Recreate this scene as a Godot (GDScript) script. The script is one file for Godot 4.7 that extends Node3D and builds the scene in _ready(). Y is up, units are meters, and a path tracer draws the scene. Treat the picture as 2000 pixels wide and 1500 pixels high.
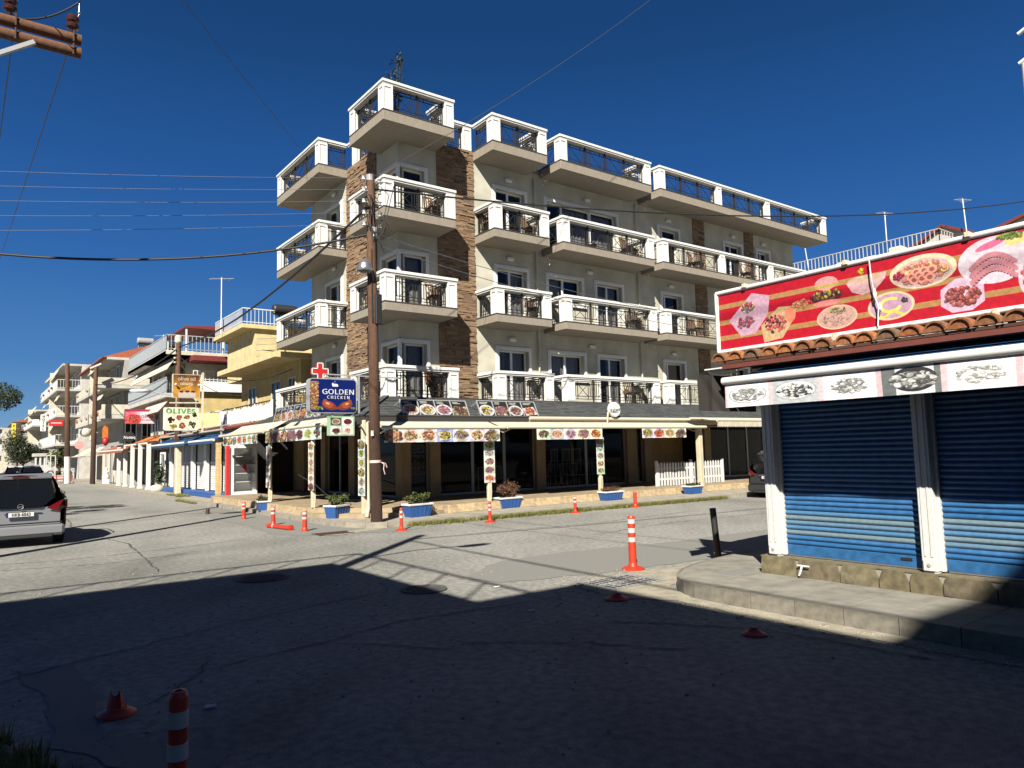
extends Node3D
# All lengths below are in steps of 1.15 m (the unit in which the street was measured); K turns them into metres.
const K := 1.15
var M := {}
var R := RandomNumberGenerator.new()
var used := {}
var meshes := {}
const WZ := -18.88   # cross-street facade of the hotel
const WX := 10.1     # main-street facade of the hotel

class MB:
	var v := PackedVector3Array()
	var n := PackedVector3Array()
	var uv := PackedVector2Array()
	var c := PackedColorArray()
	var col := Color.WHITE
	func pt(p: Vector3, nn: Vector3, u := Vector2.ZERO) -> void:
		v.append(p); n.append(nn); uv.append(u); c.append(col)
	func t3(a: Vector3, b: Vector3, d: Vector3) -> void:
		var nn := (b - a).cross(d - a).normalized()
		pt(a, nn); pt(d, nn); pt(b, nn)
	func tn(a: Vector3, b: Vector3, d: Vector3, na: Vector3, nb: Vector3, nd: Vector3) -> void:
		pt(a, na); pt(d, nd); pt(b, nb)
	func q(a: Vector3, b: Vector3, d: Vector3, e: Vector3) -> void:   # counter-clockwise from bottom left
		var nn := (b - a).cross(e - a).normalized()
		pt(a, nn, Vector2(0, 1)); pt(d, nn, Vector2(1, 0)); pt(b, nn, Vector2(1, 1))
		pt(a, nn, Vector2(0, 1)); pt(e, nn, Vector2(0, 0)); pt(d, nn, Vector2(1, 0))
	func quv(a: Vector3, b: Vector3, d: Vector3, e: Vector3, r: Rect2) -> void:
		var nn := (b - a).cross(e - a).normalized()
		var u0 := r.position
		var u1 := r.end
		pt(a, nn, Vector2(u0.x, u1.y)); pt(d, nn, Vector2(u1.x, u0.y)); pt(b, nn, u1)
		pt(a, nn, Vector2(u0.x, u1.y)); pt(e, nn, u0); pt(d, nn, Vector2(u1.x, u0.y))
	func qs(p: Array, nn: Array) -> void:
		tn(p[0], p[1], p[2], nn[0], nn[1], nn[2]); tn(p[0], p[2], p[3], nn[0], nn[2], nn[3])
	func hexa(p: Array) -> void:   # bottom four counter-clockwise seen from above, then the top four
		q(p[4], p[5], p[6], p[7]); q(p[3], p[2], p[1], p[0])
		for i in 4:
			var j := (i + 1) % 4
			q(p[i], p[j], p[j + 4], p[i + 4])
	func box(a: Vector3, b: Vector3) -> void:
		var l := a.min(b)
		var h := a.max(b)
		hexa([Vector3(l.x, l.y, h.z), Vector3(h.x, l.y, h.z), Vector3(h.x, l.y, l.z), Vector3(l.x, l.y, l.z), Vector3(l.x, h.y, h.z), Vector3(h.x, h.y, h.z), Vector3(h.x, h.y, l.z), Vector3(l.x, h.y, l.z)])
	func cbox(a: Vector3, b: Vector3, e: float) -> void:   # all edges chamfered
		var l := a.min(b)
		var h := a.max(b)
		e = minf(e, 0.45 * minf(h.x - l.x, minf(h.y - l.y, h.z - l.z)))
		var P := func(sx, sy, sz, ax): 
			var o := Vector3(h.x if sx > 0 else l.x, h.y if sy > 0 else l.y, h.z if sz > 0 else l.z)
			if ax != 0: o.x -= sx * e
			if ax != 1: o.y -= sy * e
			if ax != 2: o.z -= sz * e
			return o
		for s in [1, -1]:
			var f := [P.call(s, -1, -1, 0), P.call(s, 1, -1, 0), P.call(s, 1, 1, 0), P.call(s, -1, 1, 0)]
			oq(f, Vector3(s, 0, 0))
			f = [P.call(-1, s, -1, 1), P.call(1, s, -1, 1), P.call(1, s, 1, 1), P.call(-1, s, 1, 1)]
			oq(f, Vector3(0, s, 0))
			f = [P.call(-1, -1, s, 2), P.call(1, -1, s, 2), P.call(1, 1, s, 2), P.call(-1, 1, s, 2)]
			oq(f, Vector3(0, 0, s))
			for t in [1, -1]:
				oq([P.call(s, t, -1, 0), P.call(s, t, 1, 0), P.call(s, t, 1, 1), P.call(s, t, -1, 1)], Vector3(s, t, 0))
				oq([P.call(s, -1, t, 0), P.call(s, 1, t, 0), P.call(s, 1, t, 2), P.call(s, -1, t, 2)], Vector3(s, 0, t))
				oq([P.call(-1, s, t, 1), P.call(1, s, t, 1), P.call(1, s, t, 2), P.call(-1, s, t, 2)], Vector3(0, s, t))
				for w in [1, -1]:
					var a3: Vector3 = P.call(s, t, w, 0)
					var b3: Vector3 = P.call(s, t, w, 1)
					var d3: Vector3 = P.call(s, t, w, 2)
					if (b3 - a3).cross(d3 - a3).dot(Vector3(s, t, w)) > 0: t3(a3, b3, d3)
					else: t3(a3, d3, b3)
	func oq(f: Array, out: Vector3) -> void:
		if (f[1] - f[0]).cross(f[3] - f[0]).dot(out) > 0: q(f[0], f[1], f[2], f[3])
		else: q(f[3], f[2], f[1], f[0])
	func bar(p: Vector3, r: Vector3, w: float, h: float, up := Vector3.UP) -> void:   # a straight bar of section w by h
		var d := (r - p).normalized()
		var s := d.cross(up)
		s = (Vector3.RIGHT if s.length() < 0.01 else s.normalized())
		var u := s.cross(d).normalized()
		s *= w / 2
		u *= h / 2
		hexa([p - s - u, p + s - u, r + s - u, r - s - u, p - s + u, p + s + u, r + s + u, r - s + u])
	func tube(pts: Array, r: float, k := 6, r2 := -1.0) -> void:
		var m := pts.size()
		var rings := []
		var ups := []
		var side := Vector3.ZERO
		for i in m:
			var d: Vector3 = (pts[mini(i + 1, m - 1)] - pts[maxi(i - 1, 0)]).normalized()
			if side == Vector3.ZERO: side = d.cross(Vector3.UP if absf(d.y) < 0.9 else Vector3.RIGHT).normalized()
			side = (side - d * side.dot(d)).normalized()
			var u := d.cross(side)
			var rr := r if r2 < 0 else lerpf(r, r2, float(i) / (m - 1))
			var ring := []
			var nn := []
			for j in k:
				var a := TAU * j / k
				var o := side * cos(a) + u * sin(a)
				ring.append(pts[i] + o * rr)
				nn.append(o)
			rings.append(ring)
			ups.append(nn)
		for i in m - 1:
			for j in k:
				var l := (j + 1) % k
				qs([rings[i][j], rings[i][l], rings[i + 1][l], rings[i + 1][j]], [ups[i][j], ups[i][l], ups[i + 1][l], ups[i + 1][j]])
		for j in range(1, k - 1):
			t3(rings[0][0], rings[0][j + 1], rings[0][j]); t3(rings[m - 1][0], rings[m - 1][j], rings[m - 1][j + 1])
	func lathe(o: Vector3, prof: Array, k := 16, ax := Vector3.UP, smooth := true) -> void:   # profile of Vector2(radius, height) from bottom to top
		var s := ax.cross(Vector3.RIGHT if absf(ax.x) < 0.9 else Vector3.UP).normalized()
		var u := ax.cross(s)
		for i in prof.size() - 1:
			var a: Vector2 = prof[i]
			var b: Vector2 = prof[i + 1]
			var e := (b - a).normalized()
			for j in k:
				var d0 := s * cos(TAU * j / k) + u * sin(TAU * j / k)
				var d1 := s * cos(TAU * (j + 1) / k) + u * sin(TAU * (j + 1) / k)
				var n0 := d0 * e.y - ax * e.x
				var n1 := d1 * e.y - ax * e.x
				if not smooth:
					n0 = (n0 + n1).normalized(); n1 = n0
				qs([o + d0 * a.x + ax * a.y, o + d1 * a.x + ax * a.y, o + d1 * b.x + ax * b.y, o + d0 * b.x + ax * b.y], [n0, n1, n1, n0])
	func prism(poly: PackedVector2Array, o: Vector3, eu: Vector3, ev: Vector3, depth: float) -> void:   # polygon in the plane (eu, ev), thickened by depth along eu x ev
		var w := eu.cross(ev).normalized()
		if Geometry2D.is_polygon_clockwise(poly): poly.reverse()
		var idx := Geometry2D.triangulate_polygon(poly)
		var P := func(p: Vector2, d: float): return o + eu * p.x + ev * p.y + w * d
		for i in range(0, idx.size(), 3):
			var a := poly[idx[i]]
			var b := poly[idx[i + 1]]
			var d := poly[idx[i + 2]]
			if (b - a).cross(d - a) < 0:
				var t := b
				b = d
				d = t
			t3(P.call(a, depth), P.call(b, depth), P.call(d, depth)); t3(P.call(a, 0.0), P.call(d, 0.0), P.call(b, 0.0))
		for i in poly.size():
			var a := poly[i]
			var b := poly[(i + 1) % poly.size()]
			q(P.call(a, 0.0), P.call(b, 0.0), P.call(b, depth), P.call(a, depth))
	func sheet(poly: PackedVector2Array, y: float) -> void:   # a flat polygon in x and z, facing up
		var idx := Geometry2D.triangulate_polygon(poly)
		for i in range(0, idx.size(), 3):
			var a := Vector3(poly[idx[i]].x, y, poly[idx[i]].y)
			var b := Vector3(poly[idx[i + 1]].x, y, poly[idx[i + 1]].y)
			var d := Vector3(poly[idx[i + 2]].x, y, poly[idx[i + 2]].y)
			if (b - a).cross(d - a).y > 0: t3(a, b, d)
			else: t3(a, d, b)
	func ellip(o: Vector3, r: Vector3, ku := 12, kv := 8) -> void:
		for i in kv:
			for j in ku:
				var P := func(a: int, b: int): return Vector3(sin(PI * a / kv) * cos(TAU * b / ku), cos(PI * a / kv), sin(PI * a / kv) * sin(TAU * b / ku))
				var f := [P.call(i, j), P.call(i, j + 1), P.call(i + 1, j + 1), P.call(i + 1, j)]
				qs([o + f[0] * r, o + f[1] * r, o + f[2] * r, o + f[3] * r], f)
	func make(org := Vector3.ZERO) -> ArrayMesh:
		var a := []
		a.resize(Mesh.ARRAY_MAX)
		var w := PackedVector3Array()
		w.resize(v.size())
		for i in v.size(): w[i] = (v[i] - org) * 1.15
		a[Mesh.ARRAY_VERTEX] = w
		a[Mesh.ARRAY_NORMAL] = n
		a[Mesh.ARRAY_TEX_UV] = uv
		a[Mesh.ARRAY_COLOR] = c
		var m := ArrayMesh.new()
		if w.size(): m.add_surface_from_arrays(Mesh.PRIMITIVE_TRIANGLES, a)
		return m
	func low() -> Vector3:
		if v.is_empty(): return Vector3.ZERO
		var l := v[0]
		var h := v[0]
		for p in v:
			l = l.min(p); h = h.max(p)
		return Vector3((l.x + h.x) / 2, l.y, (l.z + h.z) / 2)

class Fr:   # a facade: u runs along it, y up, d outward
	var o: Vector3
	var u: Vector3
	var w: Vector3
	func _init(oo: Vector3, uu: Vector3, ww: Vector3) -> void:
		o = oo; u = uu; w = ww
	func p(a: float, y: float, d: float) -> Vector3: return o + u * a + Vector3.UP * y + w * d

func FZ(z: float) -> Fr: return Fr.new(Vector3(0, 0, z), Vector3.RIGHT, Vector3.BACK)          # faces the cross street (+z); a = x
func FX(x: float) -> Fr: return Fr.new(Vector3(x, 0, 0), Vector3.BACK, Vector3.LEFT)           # faces the main street (-x); a = z

func numbered(s: String) -> String:
	used[s] = used.get(s, 0) + 1
	return s if used[s] == 1 else "%s_%03d" % [s, used[s] - 1]

func tag(o: Node3D, label: String, cat: String, group := "") -> Node3D:
	o.set_meta("label", label)
	o.set_meta("category", cat)
	if group: o.set_meta("group", group)
	return o

func thing(called: String, label: String, cat: String, at := Vector3.ZERO, group := "", turn := 0.0) -> Node3D:
	var o := Node3D.new()
	o.name = numbered(called)
	add_child(o)
	o.position = at * K
	o.rotation.y = turn
	tag(o, label, cat, group)
	o.set_meta("org", at)
	return o

func part(called: String, mb, m: Material, parent: Node3D, label := "", own := false) -> MeshInstance3D:
	# mb holds world places unless own is set (then the parent's own axes)
	var o := MeshInstance3D.new()
	o.name = called
	var org := Vector3.ZERO
	if not own: org = parent.get_meta("org", Vector3.ZERO)
	o.mesh = mb.make(org) if mb is MB else mb
	o.material_override = m
	o.set_meta("org", org)
	if label: o.set_meta("label", label)
	parent.add_child(o, true)
	return o

func put(called: String, mesh: Mesh, m: Material, parent: Node3D, at: Vector3) -> MeshInstance3D:   # a shared mesh set down at a world place
	var o := MeshInstance3D.new()
	o.name = called
	o.mesh = mesh
	o.material_override = m
	o.position = (at - parent.get_meta("org", Vector3.ZERO)) * K
	o.set_meta("org", at)
	parent.add_child(o, true)
	return o

func solo(called: String, mb: MB, m: Material, label: String, cat: String, group := "") -> MeshInstance3D:
	var o := MeshInstance3D.new()
	o.name = numbered(called)
	var org := mb.low()
	o.mesh = mb.make(org)
	o.material_override = m
	add_child(o)
	o.position = org * K
	o.set_meta("org", org)
	tag(o, label, cat, group)
	return o

func struct(called: String, mb: MB, m: Material) -> MeshInstance3D:
	var o := MeshInstance3D.new()
	o.name = numbered(called)
	o.mesh = mb.make()
	o.material_override = m
	o.set_meta("kind", "structure")
	add_child(o)
	return o

func stuff(o: Node3D) -> Node3D:
	o.set_meta("kind", "stuff")
	return o

func copy(src: Node3D, at: Vector3, label: String, turn := 0.0, group := "") -> Node3D:
	var o: Node3D = src.duplicate()
	o.name = numbered(String(src.name).rstrip("0123456789").rstrip("_"))
	add_child(o)
	o.position = at * K
	o.rotation.y = turn
	o.set_meta("org", at)
	o.set_meta("label", label)
	if group: o.set_meta("group", group)
	return o

func bx(x0: float, y0: float, z0: float, x1: float, y1: float, z1: float) -> MB:
	var b := MB.new()
	b.box(Vector3(x0, y0, z0), Vector3(x1, y1, z1))
	return b

func cb(x0: float, y0: float, z0: float, x1: float, y1: float, z1: float, e := 0.015) -> MB:
	var b := MB.new()
	b.cbox(Vector3(x0, y0, z0), Vector3(x1, y1, z1), e)
	return b

func V(x: float, y: float, z: float) -> Vector3: return Vector3(x, y, z)

func sag(a: Vector3, b: Vector3, drop: float, k := 14) -> Array:
	var r := []
	for i in k + 1:
		var t := float(i) / k
		r.append(a.lerp(b, t) + Vector3.DOWN * drop * 4.0 * t * (1.0 - t))
	return r

func text(s: String, size: float, m: Material, parent: Node3D, at: Vector3, bas: Basis, called := "lettering", bold := false, sx := 1.0, font := "Droid Sans") -> MeshInstance3D:
	var f := SystemFont.new()
	f.font_names = PackedStringArray([font])
	if bold: f.font_weight = 700
	var t := TextMesh.new()
	t.text = s
	t.font = f
	t.font_size = 64
	t.pixel_size = size * K / 64.0
	t.depth = 0.006
	var o := MeshInstance3D.new()
	o.name = called
	o.mesh = t
	o.material_override = m
	o.transform = Transform3D(bas.scaled_local(Vector3(sx, 1, 1)), (at - parent.get_meta("org", Vector3.ZERO)) * K)
	parent.add_child(o, true)
	return o

# ---------- materials ----------
func nimg(seed_: int, freq: float, lo: float, hi: float, size := 512, oct := 4, tint := Color.WHITE, type := FastNoiseLite.TYPE_SIMPLEX_SMOOTH, gamma := 1.0) -> Image:
	var f := FastNoiseLite.new()
	f.seed = seed_
	f.noise_type = type
	f.frequency = freq
	f.fractal_octaves = oct
	if type == FastNoiseLite.TYPE_CELLULAR: f.cellular_return_type = FastNoiseLite.RETURN_DISTANCE
	var im := f.get_seamless_image(size, size, false, false, 0.15, true)
	im.convert(Image.FORMAT_L8)
	var d := im.get_data()
	var lut := []
	for i in 256:
		var x := lerpf(lo, hi, pow(i / 255.0, gamma))
		lut.append(clampi(roundi(255.0 * Color(x, x, x).linear_to_srgb().r), 0, 255))
	var o := PackedByteArray()
	o.resize(d.size() * 3)
	for i in d.size():
		var g: int = lut[d[i]]
		o[3 * i] = int(g * tint.r); o[3 * i + 1] = int(g * tint.g); o[3 * i + 2] = int(g * tint.b)
	return Image.create_from_data(size, size, false, Image.FORMAT_RGB8, o)

func speck(im: Image, count: int, dark: float, r: int) -> Image:
	for i in count:
		var x := R.randi() % im.get_width()
		var y := R.randi() % im.get_height()
		var s := 1 + R.randi() % r
		var k := 1.0 + dark * R.randf_range(0.4, 1.0)
		for a in s:
			for b in s:
				var px := (x + a) % im.get_width()
				var py := (y + b) % im.get_height()
				var c := im.get_pixel(px, py)
				im.set_pixel(px, py, Color(clampf(c.r * k, 0, 1), clampf(c.g * k, 0, 1), clampf(c.b * k, 0, 1)))
	return im

const ALB := 0.7   # weathered, dusty surfaces: every base colour is kept a little darker than fresh paint
func lin(r: float, g: float, b: float) -> Color: return Color(r * ALB, g * ALB, b * ALB).linear_to_srgb()

func T(im: Image) -> ImageTexture: return ImageTexture.create_from_image(im)

func mat(called: String, r: float, g: float, b: float, rough := 0.85, tex: Texture2D = null, scale := 0.5, bump: Texture2D = null, bump_cm := 0.0) -> StandardMaterial3D:
	var m := StandardMaterial3D.new()
	m.resource_name = called
	m.albedo_color = lin(r, g, b)
	m.roughness = rough
	m.vertex_color_use_as_albedo = true
	if tex:
		m.albedo_texture = tex
	if bump and bump_cm > 0.0:
		m.heightmap_enabled = true
		m.heightmap_texture = bump
		m.heightmap_scale = bump_cm
	if tex or bump:
		m.uv1_triplanar = true
		m.uv1_world_triplanar = true
		m.uv1_scale = Vector3.ONE * scale
	M[called] = m
	return m

func pic(im: Image, rough := 0.6) -> StandardMaterial3D:
	var m := StandardMaterial3D.new()
	m.albedo_texture = T(im)
	m.albedo_color = lin(1, 1, 1)
	m.roughness = rough
	m.texture_repeat = false
	return m

func glass(called: String, a: float, r := 0.02, g := 0.03, b := 0.035) -> void:
	var m := StandardMaterial3D.new()
	m.albedo_color = Color(r, g, b, a)
	m.transparency = BaseMaterial3D.TRANSPARENCY_ALPHA
	m.roughness = 0.03
	M[called] = m

func materials() -> void:
	R.seed = 11
	var blotch := T(nimg(1, 0.006, 0.72, 1.0, 512, 5))
	var grain := T(nimg(2, 0.09, 0.8, 1.0, 512, 3))
	var fine := T(nimg(3, 0.2, 0.2, 1.0, 512, 2))
	var dirty := T(nimg(4, 0.012, 0.45, 1.0, 512, 6, Color(1, 0.985, 0.95), FastNoiseLite.TYPE_SIMPLEX_SMOOTH, 0.6))
	var asph := nimg(5, 0.11, 0.62, 1.0, 1024, 4)
	asph = speck(speck(asph, 26000, -0.35, 2), 14000, 0.3, 2)
	var asph_t := T(asph)
	var wood := FastNoiseLite.new()
	var wi := nimg(6, 0.02, 0.4, 1.0, 512, 5, Color(1, 0.93, 0.86))
	wi.resize(512, 32); wi.resize(512, 512)
	var si := nimg(16, 0.05, 0.72, 1.0, 512, 5)
	si.resize(512, 24); si.resize(512, 512)
	var streak := T(si)
	var wood_t := T(wi)
	mat("asphalt", 0.47, 0.472, 0.437, 0.92, asph_t, 0.36, asph_t, 0.35)
	for q in ["asphalt"]:
		M[q].detail_enabled = true
		M[q].detail_blend_mode = BaseMaterial3D.BLEND_MODE_MUL
		M[q].detail_uv_layer = BaseMaterial3D.DETAIL_UV_2
		M[q].detail_albedo = T(nimg(15, 0.035, 0.45, 1.0, 1024, 6))
		M[q].uv2_triplanar = true
		M[q].uv2_world_triplanar = true
		M[q].uv2_scale = Vector3.ONE * 0.21
	mat("patch_old", 0.25, 0.245, 0.225, 0.93, asph_t, 0.5, asph_t, 0.25)
	mat("patch", 0.26, 0.26, 0.24, 0.93, asph_t, 0.5, asph_t, 0.25)
	mat("tar", 0.085, 0.085, 0.085, 0.8, grain, 1.0)
	mat("cement", 0.4, 0.38, 0.32, 0.95, dirty, 0.6, fine, 0.25)
	mat("pavement", 0.4, 0.38, 0.34, 0.93, dirty, 0.35, grain, 0.2)
	mat("kerb", 0.36, 0.34, 0.3, 0.95, dirty, 0.7, fine, 0.4)
	mat("paving_tile", 0.31, 0.305, 0.285, 0.85, dirty, 0.45, fine, 0.06)
	mat("kerb_tile", 0.27, 0.258, 0.225, 0.8, dirty, 1.3, fine, 0.06)
	mat("flagstone", 0.24, 0.215, 0.155, 0.9, T(nimg(7, 0.015, 0.35, 1.0, 512, 5, Color(1, 0.98, 0.9))), 0.9, fine, 0.6)
	mat("mortar", 0.33, 0.31, 0.26, 0.95, grain, 1.5, fine, 0.3)
	mat("platform", 0.42, 0.34, 0.23, 0.8, dirty, 0.5)
	mat("step_tile", 0.58, 0.45, 0.27, 0.7, dirty, 0.9)
	mat("plaster", 0.56, 0.54, 0.44, 0.92, blotch, 0.3, fine, 0.08)
	mat("slab", 0.32, 0.28, 0.225, 0.92, streak, 0.3, fine, 0.08)
	mat("white", 0.86, 0.86, 0.83, 0.6, streak, 0.6)
	mat("pvc", 0.76, 0.77, 0.76, 0.35)
	mat("iron", 0.022, 0.02, 0.02, 0.55)
	mat("drip", 0.05, 0.045, 0.04, 0.8)
	mat("stone", 0.36, 0.245, 0.155, 0.92, T(nimg(9, 0.05, 0.6, 1.0, 512, 4)), 1.2, fine, 0.8)
	mat("shingle", 0.075, 0.082, 0.085, 0.85, grain, 2.0, fine, 0.2)
	mat("gutter", 0.62, 0.55, 0.42, 0.5)
	mat("fascia", 0.035, 0.03, 0.027, 0.8)
	mat("canvas", 0.68, 0.62, 0.5, 0.85, blotch, 0.8)
	mat("cream", 0.68, 0.6, 0.43, 0.6, blotch, 0.7)
	mat("shop_wall", 0.42, 0.29, 0.15, 0.85, blotch, 0.5)
	mat("ochre", 0.5, 0.3, 0.1, 0.9, blotch, 0.5)
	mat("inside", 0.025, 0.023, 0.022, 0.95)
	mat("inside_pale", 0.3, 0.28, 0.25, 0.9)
	mat("dark_panel", 0.012, 0.018, 0.035, 0.4)
	mat("curtain", 0.42, 0.42, 0.43, 0.95)
	mat("orange", 0.6, 0.045, 0.016, 0.45, T(nimg(10, 0.02, 0.7, 1.0, 256, 4)), 2.0)
	mat("reflective", 0.5, 0.5, 0.48, 0.35)
	mat("maroon", 0.05, 0.012, 0.01, 0.6)
	mat("blackpaint", 0.012, 0.012, 0.013, 0.6)
	mat("blue_tub", 0.03, 0.12, 0.42, 0.55, dirty, 2.0)
	mat("shutter", 0.03, 0.15, 0.37, 0.45, T(nimg(12, 0.02, 0.55, 1.0, 512, 5)), 0.7)
	mat("shutter_worn", 0.12, 0.24, 0.42, 0.5, T(nimg(12, 0.03, 0.7, 1.0, 512, 5)), 0.9)
	mat("blue_cloth", 0.004, 0.065, 0.19, 0.85)
	mat("red_beam", 0.17, 0.045, 0.03, 0.6, blotch, 1.0)
	mat("post_white", 0.72, 0.72, 0.7, 0.6, streak, 1.1)
	mat("rust", 0.12, 0.05, 0.03, 0.9, fine, 2.0)
	mat("roof_tile", 0.42, 0.17, 0.075, 0.9, T(nimg(14, 0.03, 0.35, 1.0, 512, 5, Color(1, 0.95, 0.85))), 1.2, fine, 0.3)
	mat("galv", 0.32, 0.33, 0.34, 0.45)
	mat("steel", 0.5, 0.51, 0.52, 0.3)
	M.steel.metallic = 0.8
	mat("pole_wood", 0.19, 0.12, 0.08, 0.95, wood_t, 0.55, wood_t, 0.8)
	mat("arm_wood", 0.2, 0.105, 0.06, 0.95, wood_t, 0.8, wood_t, 0.5)
	mat("porcelain", 0.06, 0.02, 0.015, 0.2)
	mat("cable", 0.012, 0.012, 0.013, 0.6)
	mat("wire", 0.05, 0.05, 0.055, 0.6)
	mat("bare_wire", 0.1, 0.11, 0.13, 0.5)
	mat("leaf", 0.075, 0.1, 0.02, 0.7)
	mat("leaf_dark", 0.028, 0.045, 0.014, 0.7)
	mat("leaf_brown", 0.13, 0.06, 0.03, 0.8)
	mat("grass", 0.17, 0.17, 0.04, 0.8)
	mat("pine", 0.02, 0.04, 0.014, 0.8)
	mat("bark", 0.1, 0.065, 0.04, 0.95, fine, 1.0)
	mat("soil", 0.06, 0.04, 0.025, 1.0)
	mat("yellow_wall", 0.6, 0.46, 0.2, 0.9, blotch, 0.4)
	mat("yellow_pale", 0.68, 0.57, 0.3, 0.9, blotch, 0.4)
	mat("ivory", 0.66, 0.62, 0.5, 0.9, blotch, 0.4)
	mat("rail_grey", 0.36, 0.4, 0.44, 0.6)
	mat("house_white", 0.56, 0.54, 0.5, 0.9, blotch, 0.3)
	mat("house_grey", 0.4, 0.38, 0.35, 0.9, blotch, 0.3)
	mat("clay", 0.42, 0.11, 0.045, 0.85, blotch, 1.0)
	mat("dark_red", 0.16, 0.018, 0.014, 0.8)
	mat("red", 0.5, 0.02, 0.02, 0.5)
	mat("sign_white", 0.75, 0.75, 0.72, 0.5)
	mat("sign_navy", 0.006, 0.03, 0.17, 0.35)
	mat("sign_green", 0.32, 0.5, 0.32, 0.45)
	mat("letter_green", 0.02, 0.3, 0.05, 0.5)
	mat("letter_white", 0.82, 0.82, 0.82, 0.5)
	mat("letter_dark", 0.02, 0.02, 0.02, 0.5)
	mat("brick_yellow", 0.66, 0.48, 0.22, 0.85, blotch, 1.0)
	mat("cloth_white", 0.78, 0.78, 0.76, 0.9)
	mat("orange_awning", 0.6, 0.16, 0.02, 0.8)
	mat("wicker", 0.14, 0.075, 0.035, 0.8)
	mat("car_silver", 0.36, 0.37, 0.39, 0.32)
	M.car_silver.metallic = 0.55
	M.car_silver.clearcoat_enabled = true
	mat("car_dark", 0.02, 0.021, 0.024, 0.3)
	M.car_dark.clearcoat_enabled = true
	mat("car_blue", 0.06, 0.1, 0.18, 0.3)
	mat("car_white", 0.7, 0.7, 0.7, 0.3)
	mat("car_glass", 0.006, 0.007, 0.008, 0.04)
	mat("tyre", 0.015, 0.015, 0.016, 0.9)
	mat("tail_red", 0.13, 0.004, 0.006, 0.12)
	mat("rubber", 0.02, 0.02, 0.02, 0.8)
	mat("plate_white", 0.7, 0.7, 0.68, 0.5)
	mat("terracotta_pot", 0.4, 0.13, 0.05, 0.85)
	mat("mountain", 0.1, 0.13, 0.16, 1.0)
	glass("pane", 0.45)
	glass("shop_glass", 0.6, 0.01, 0.012, 0.012)
	M.shop_glass.metallic_specular = 0.22
	M.pane.metallic_specular = 0.4
	glass("clear", 0.12, 0.6, 0.62, 0.62)

# ---------- flat prints: posters, menu boards, banners ----------
func ell(im: Image, cx: float, cy: float, rx: float, ry: float, col: Color, rot := 0.0) -> void:
	var rr := maxf(rx, ry) + 1.0
	var ca := cos(rot)
	var sa := sin(rot)
	for y in range(maxi(0, int(cy - rr)), mini(im.get_height(), int(cy + rr) + 1)):
		for x in range(maxi(0, int(cx - rr)), mini(im.get_width(), int(cx + rr) + 1)):
			var dx := x + 0.5 - cx
			var dy := y + 0.5 - cy
			var a := (dx * ca + dy * sa) / rx
			var b := (-dx * sa + dy * ca) / ry
			var e := a * a + b * b
			if e < 1.0:
				im.set_pixel(x, y, im.get_pixel(x, y).lerp(col, clampf((1.0 - e) * minf(rx, ry) * 0.6, 0, 1) * col.a))

func poly(im: Image, p: PackedVector2Array, col: Color) -> void:
	var l := p[0]
	var h := p[0]
	for q in p:
		l = l.min(q); h = h.max(q)
	for y in range(maxi(0, int(l.y)), mini(im.get_height(), int(h.y) + 1)):
		for x in range(maxi(0, int(l.x)), mini(im.get_width(), int(h.x) + 1)):
			if Geometry2D.is_point_in_polygon(Vector2(x + 0.5, y + 0.5), p): im.set_pixel(x, y, col)

func heap(im: Image, cx: float, cy: float, rx: float, ry: float, pal: Array, count: int, size: float, style := 0) -> void:   # a heap of food
	for i in count:
		var a := R.randf() * TAU
		var d := sqrt(R.randf())
		var x := cx + cos(a) * d * rx
		var y := cy + sin(a) * d * ry - (1.0 - d) * ry * 0.25
		var s := size * R.randf_range(0.6, 1.3)
		var c: Color = pal[R.randi() % pal.size()]
		var rot := R.randf() * PI
		if style == 1:   # sticks and shreds
			for k in 3: ell(im, x + R.randf_range(-s, s), y + R.randf_range(-s, s), s * 1.5, s * .28, c.darkened(R.randf() * .45), rot + R.randf_range(-.5, .5))
			continue
		if style == 2 and i % 3 == 0:   # rings
			ell(im, x, y, s * 1.5, s * 1.15, c.darkened(.35), rot)
			ell(im, x, y - s * .12, s * 1.4, s * 1.05, c, rot)
			ell(im, x, y, s * .7, s * .5, c.darkened(.6), rot)
			continue
		ell(im, x, y + s * 0.25, s * 1.1, s * 0.8, Color(c.darkened(0.55), .75), rot)
		ell(im, x, y, s, s * 0.66, c.darkened(R.randf() * 0.25), rot)
		ell(im, x - s * 0.2, y - s * 0.25, s * 0.45, s * 0.25, Color(c.lightened(0.45), 0.7), rot)

const PALS := [
	[Color(.85, .6, .3), Color(.6, .35, .15), Color(.75, .3, .15)],
	[Color(.35, .5, .15), Color(.75, .2, .12), Color(.85, .8, .6), Color(.5, .6, .2)],
	[Color(.85, .7, .45), Color(.7, .5, .3), Color(.95, .85, .6)],
	[Color(.9, .6, .45), Color(.85, .5, .4), Color(.95, .75, .5)],
	[Color(.3, .15, .1), Color(.4, .2, .13), Color(.22, .12, .1)],
	[Color(.75, .72, .15), Color(.12, .1, .08), Color(.8, .78, .3)],
	[Color(.8, .35, .15), Color(.7, .2, .1), Color(.85, .65, .2)],
	[Color(.6, .45, .6), Color(.7, .4, .4), Color(.45, .3, .4)],
	[Color(.55, .56, .54), Color(.2, .2, .2), Color(.85, .86, .84), Color(.95, .95, .93)]]

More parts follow.
